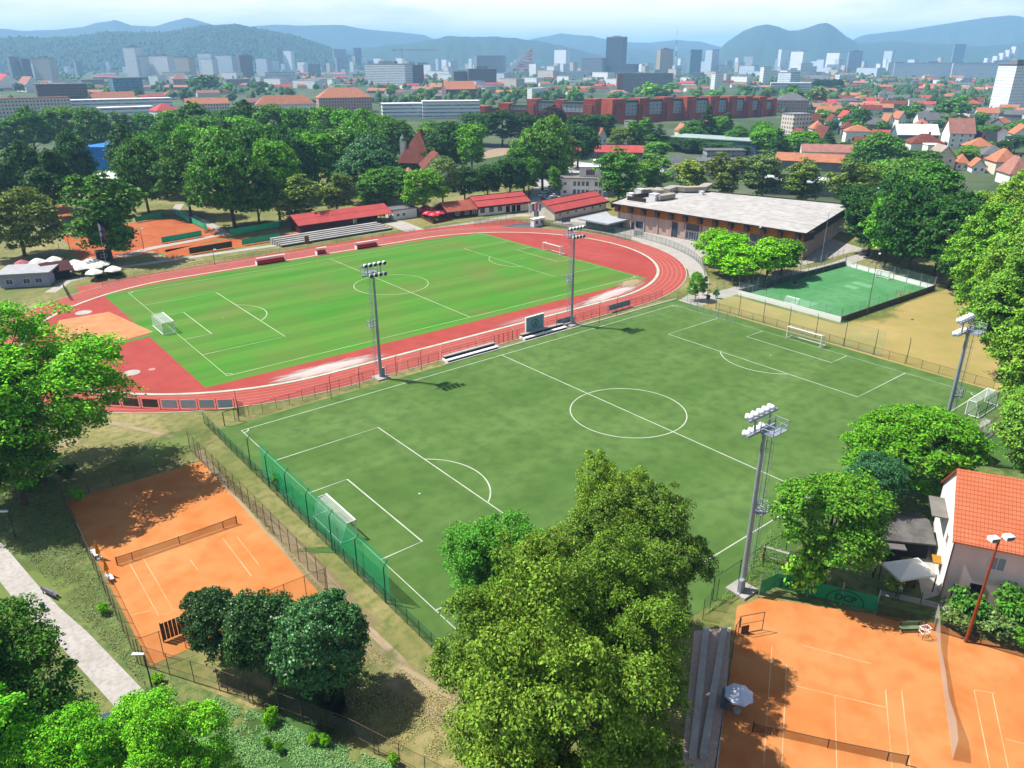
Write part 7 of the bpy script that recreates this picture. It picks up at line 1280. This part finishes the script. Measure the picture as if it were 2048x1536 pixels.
# named ones
for x, b, t, w, k, tn, lab in [(1300, 205, 165, 40, 'fround0', 'vb', 'bright light green round tree before the long grey slab of flats'), (410, 186, 148, 60, 'fround1', 'md', 'big round bushy tree right of the tall pink house'), (1585, 214, 174, 50, 'fround2', 'lm', 'pale green round tree beyond the red-brick flats right end'), (1630, 218, 172, 36, 'fround0', 'gy', 'greyish poplar-like tree right of the grey-roofed building'), (1900, 235, 196, 70, 'fround1', 'md', 'wide round tree left of the pale tower block'), (1728, 262, 216, 30, 'fcone0', 'dk', 'dark narrow conifer beside the blue-white house'), (1828, 285, 258, 60, 'fround2', 'md', 'round tree before the wide modern house')]: TREE(x, b, t, w, k, tn, lab)
p0, p1 = G(1627, 179), G(1684, 179); hd = MB(); r = thing('hedge', 'long tall dark clipped hedge in the suburb', 'hedge', (p0.x, p0.y, 0), math.atan2((p1-p0).y, (p1-p0).x)); L = (p1-p0).length
for k in range(9): put('crown', PROTO['fround%d' % (k % 3)]['crown'], r, (L*(k+.5)/9, rn.uniform(-1, 1), -1), rn.random()*6, (.95, .95, 1.25), TONE['dk'])
# bushes and shrubs near the courts
BU = [(157, 1000, 968, 30, 'vb', 'bright green bush at the dark corner of the left clay court'), (210, 1228, 1205, 24, 'vb', 'small bright green bush beside the left clay court fence'), (315, 1365, 1345, 26, 'vb', 'small vivid bush at the foot of the street lamp'), (545, 1450, 1412, 34, 'vb', 'bright green bush on the fence below the left round tree'), (628, 1487, 1462, 24, 'vb', 'bright bush by the fence below the right round tree, left of two'), (650, 1492, 1465, 24, 'vb', 'bright bush by the fence below the right round tree, right of two'), (560, 1505, 1485, 22, 'br', 'small bush in the clover, middle one'), (535, 1495, 1475, 18, 'br', 'small bush in the clover, left one'), (790, 1530, 1505, 24, 'vb', 'bright bush at the fence left of the linden clump'), (555, 978, 940, 26, 'br', 'leafy creeper bush at the green ball net'), (1410, 568, 551, 10, 'dk', 'clipped round shrub, topmost of the five by the footpath'), (1410, 580, 562, 11, 'dk', 'clipped round shrub, second of the five by the footpath'), (1405, 590, 574, 11, 'dk', 'clipped round shrub, third of the five by the footpath'), (1431, 597, 578, 13, 'dk', 'clipped round shrub, rightmost of the five by the footpath'), (1416, 603, 588, 10, 'dk', 'clipped round shrub, lowest of the five by the footpath'),
 (1925, 1240, 1165, 72, 'md', 'tall garden shrub against the pink wall, left of two'), (2018, 1250, 1172, 84, 'md', 'tall garden shrub against the pink wall, right of two'), (1915, 1258, 1215, 60, 'gy', 'silvery low bush behind the clay court, left of two'), (1985, 1272, 1215, 76, 'gy', 'silvery low bush behind the clay court, right of two'), (2040, 1300, 1255, 44, 'br', 'bright green bush at the right edge behind the clay court'), (1785, 1185, 1150, 40, 'yl', 'yellowish bush beside the cream gazebo'), (200, 555, 543, 40, 'dk', 'dark low shrubs before the white parasols'), (235, 551, 541, 34, 'dk', 'dark low shrubs right of those before the white parasols'), (135, 950, 925, 40, 'dk', 'dark undergrowth bush below the tall airy tree'), (60, 985, 960, 44, 'md', 'green undergrowth bush at the foot of the tall airy tree')]
for x, b, t, w, tn, lab in BU: TREE(x, b, t, w, 'shrub' if rn.random() < .5 else 'shrub2', tn, lab, name='bush', cat='bush')
# clover and weeds of the rough grass: many small leaf tufts
def tufts(name, polypx, n, hgt, leaf, tone, seed):
    g = np.random.default_rng(seed); P = np.array([tuple(G(*q).xy) for q in polypx]); lo, hi = P.min(0), P.max(0); X = g.uniform(lo, hi, (n*4, 2)); ins = np.zeros(len(X), bool); j = len(P)-1
    for i in range(len(P)):
        c = ((P[i, 1] > X[:, 1]) != (P[j, 1] > X[:, 1])) & (X[:, 0] < (P[j, 0]-P[i, 0])*(X[:, 1]-P[i, 1])/(P[j, 1]-P[i, 1]+1e-9)+P[i, 0]); ins ^= c; j = i
    X = X[ins]; val = np.array([mnoise.noise((x*.35, y*.35, seed)) + .6*mnoise.noise((x*1.1, y*1.1, seed+5)) for x, y in X]); X = X[val + g.uniform(-.5, .5, len(X)) > .05][:n]; m = len(X)
    Z_ = g.uniform(.02, hgt, m); C = np.c_[X, Z_]; nr = np.c_[g.normal(size=(m, 2))*.5, np.full(m, .9)]; nr /= np.linalg.norm(nr, axis=1)[:, None]; a = np.cross(nr, g.normal(size=(m, 3))); a /= np.linalg.norm(a, axis=1)[:, None]; b = np.cross(nr, a); s = leaf*g.uniform(.5, 1.4, (m, 1)); V = np.stack([C-a*s, C+b*s*.6, C+a*s, C-b*s*.6], 1).reshape(-1, 3)
    me = bpy.data.meshes.new(name); me.vertices.add(4*m); me.vertices.foreach_set('co', V.ravel().astype(np.float32)); me.loops.add(4*m); me.loops.foreach_set('vertex_index', np.arange(4*m, dtype=np.int32)); me.polygons.add(m); me.polygons.foreach_set('loop_start', np.arange(0, 4*m, 4, dtype=np.int32)); me.polygons.foreach_set('loop_total', np.full(m, 4, dtype=np.int32)); me.materials.append(LEAF); me.update(calc_edges=True)
    o = put(name, me, color=TONE[tone] if isinstance(tone, str) else tone); o['kind'] = 'stuff'; return o
tufts('clover', [(430, 1395), (800, 1536), (900, 1660), (420, 1660), (380, 1480)], 60000, .22, .07, (.17, .33, .11), 3)
tufts('weeds', [(-60, 930), (120, 960), (275, 1325), (300, 1392), (258, 1338), (152, 1222), (70, 1135), (12, 1072), (-60, 1000)], 50000, .2, .06, (.19, .235, .085), 7)
tufts('dry_grass_tufts', [(395, 870), (640, 1180), (760, 1310), (900, 1400), (880, 1520), (790, 1500), (700, 1440), (640, 1180), (480, 1000)], 40000, .14, .06, (.30, .27, .11), 9)
tufts('long_grass', [(1490, 1180), (1410, 1230), (1470, 1170), (1540, 1060), (1580, 1120), (1530, 1190)], 16000, .22, .06, (.15, .27, .06), 12)
# far woods that read as one mass
def blobs(name, pts, label=None, color=(.045, .11, .03)):
    """pts: rows of x, y, z, r, h; every row a rough faceted crown, all one mass."""
    g = np.random.default_rng(5); P = np.array(pts); n = len(P); base = np.array([(0, 0, 1), (.72, 0, .55), (.22, .68, .55), (-.58, .42, .55), (-.58, -.42, .55), (.22, -.68, .55), (.9, .3, 0), (0, 1, -.05), (-.9, .3, 0), (-.56, -.78, 0), (.56, -.78, .05)])
    F = [(0, 1, 2), (0, 2, 3), (0, 3, 4), (0, 4, 5), (0, 5, 1), (1, 6, 2), (2, 6, 7), (2, 7, 3), (3, 7, 8), (3, 8, 4), (4, 8, 9), (4, 9, 5), (5, 9, 10), (5, 10, 1), (1, 10, 6)]
    V = base[None]*(1+g.normal(0, .16, (n, 11, 1))); V = V*np.stack([P[:, 3], P[:, 3], P[:, 4]], 1)[:, None, :] + P[:, None, :3]; f = np.array(F)[None] + 11*np.arange(n)[:, None, None]
    me = bpy.data.meshes.new(name); me.vertices.add(11*n); me.vertices.foreach_set('co', V.ravel().astype(np.float32)); k = 15*n; me.loops.add(3*k); me.loops.foreach_set('vertex_index', f.ravel().astype(np.int32)); me.polygons.add(k); me.polygons.foreach_set('loop_start', np.arange(0, 3*k, 3, dtype=np.int32)); me.polygons.foreach_set('loop_total', np.full(k, 3, dtype=np.int32)); me.materials.append(LEAF); me.update(calc_edges=True)
    o = put(name, me, color=color); o['kind'] = 'stuff'
    if label: o['label'] = label
    return o
pts = []
for _ in range(9000):
    y = 121.5 + 95*rn.random()**1.3; x = rn.uniform(-60, 2110); v = mnoise.noise((x*.012, y*.11, 3.1))
    if v < .04: continue
    if y > 176 and mnoise.noise((x*.03, y*.2, 8.1)) < .12: continue
    p = G(x, y); h = rn.uniform(6, 13); pts.append((p.x, p.y, h*.3, rn.uniform(6, 11)*(1 if y < 145 else .62), h*.8))
for _ in range(2600):
    y, x = rn.uniform(160, 232), rn.uniform(1560, 2090)
    if mnoise.noise((x*.02, y*.08, 12.7)) < -.08 or any(x0-6 < x < x1+6 and yt-4 < y < yb+9 for x0, x1, yt, yb, *_ in HS): continue
    p = G(x, y); h = rn.uniform(3.5, 7); pts.append((p.x, p.y, h*.3, rn.uniform(2.6, 4.2), h*.8))
blobs('city_treetops', pts, 'far-off trees between the hazy blocks, read as one mass')
# ================================================================== hills and mountains, each with its own distance and bulk
M_hill = mat('wooded_hill', lin('#22401f', .8), lin('#1a3420', .8), scale=.004, detail=10); M_mount = mat('mountain_forest', lin('#24422a', .8), lin('#1d3824', .8), scale=.0015, detail=10)
def ridge(name, prof, dist, spread, mt, seed, rough=.06, drop=0):
    xs = [p[0] for p in prof]; n, m = 160, 26; V = []; F = []; tops = []
    for i in range(n+1):
        px = xs[0] + (xs[-1]-xs[0])*i/n; py = float(np.interp(px, xs, [p[1] for p in prof])) + drop; d = ray(px, 117); d2 = Vector((d.x, d.y)).normalized(); t = ray(px, py); H = CAM.z + t.z/math.hypot(t.x, t.y)*dist
        for j in range(m+1):
            s = j/m*2-1; q = dist + s*spread; prf = math.cos(s*math.pi/2)**1.3; nz = mnoise.noise((i*.17, j*.3, seed))*.5 + mnoise.noise((i*.5, j*.7, seed+9))*.25
            z = max(-.5, (H*(1+0*s))*prf*(1 + rough*nz*(2 if abs(s) > .05 else .25)) + (H*.22*nz*(1-prf) if abs(s) < .95 else 0)); V.append((CAM.x+d2.x*q, CAM.y+d2.y*q, z))
            if H > 5 and rn.random() < .9: tops.append((V[-1], s))
    for i in range(n):
        for j in range(m): a = i*(m+1)+j; F.append((a, a+m+1, a+m+2, a+1))
    me = bpy.data.meshes.new(name); me.from_pydata(V, [], F); me.materials.append(mt); me.polygons.foreach_set('use_smooth', [True]*len(F)); o = put(name, me); o['kind'] = 'structure'; return V, n, m
V, n, m = ridge('hill', [(-260, 104), (-120, 88), (0, 80), (90, 78), (160, 76), (200, 70), (250, 66), (290, 69), (330, 68), (380, 60), (420, 54), (455, 52), (500, 55), (560, 66), (610, 78), (650, 92), (700, 112), (730, 119)], 4900, 1000, M_hill, 1.0, drop=3)
pts = []
for i in range(n):
    for j in range(0, int(m*.62)):
        a, b, c = Vector(V[i*(m+1)+j]), Vector(V[(i+1)*(m+1)+j]), Vector(V[i*(m+1)+j+1])
        if a.z < 4: continue
        for _ in range(11):
            p = a + (b-a)*rn.random() + (c-a)*rn.random(); h = rn.uniform(9, 17)*(1.5 if rn.random() < .05 else 1); pts.append((p.x, p.y, p.z+h*.2, rn.uniform(7, 11), h*.75))
blobs('hill_forest', pts, 'forest covering the long wooded hill at the left', (.022, .06, .022))
V, n, m = ridge('hill', [(600, 118), (680, 104), (760, 92), (820, 86), (870, 78), (905, 72), (950, 75), (990, 73), (1040, 78), (1090, 84), (1140, 96), (1190, 108), (1240, 117)], 5600, 1000, M_mount, 2.0)
ridge('mountain', [(1425, 112), (1450, 84), (1480, 62), (1505, 52), (1525, 49), (1550, 54), (1572, 63), (1585, 63), (1610, 54), (1632, 47), (1645, 46), (1660, 54), (1685, 73), (1710, 85), (1740, 85), (1780, 82), (1830, 85), (1880, 88), (1950, 92), (2000, 90), (2040, 84), (2100, 96), (2200, 110)], 6400, 1100, M_mount, 3.0, .03)
ridge('mountain', [(-300, 70), (-100, 62), (0, 56), (60, 62), (120, 60), (180, 54), (205, 46), (245, 41), (275, 51), (320, 53), (350, 44), (388, 35), (430, 48), (470, 60), (520, 52), (560, 49), (600, 52), (650, 50), (692, 50), (740, 60), (800, 64), (850, 70), (900, 90), (960, 112)], 8300, 1200, M_mount, 4.0, .03)
ridge('mountain', [(980, 110), (1060, 78), (1120, 68), (1180, 72), (1240, 84), (1300, 86), (1350, 80), (1400, 84), (1440, 94), (1500, 112)], 8700, 1500, M_mount, 5.0, .03)
ridge('mountain', [(1640, 108), (1720, 70), (1790, 62), (1850, 52), (1900, 44), (1950, 36), (2000, 31), (2050, 38), (2150, 62), (2300, 100)], 8600, 1500, M_mount, 6.0, .03)
ridge('mountain', [(1150, 112), (1210, 100), (1260, 97), (1330, 102), (1400, 104), (1460, 112)], 7000, 1000, M_mount, 7.0, .03)
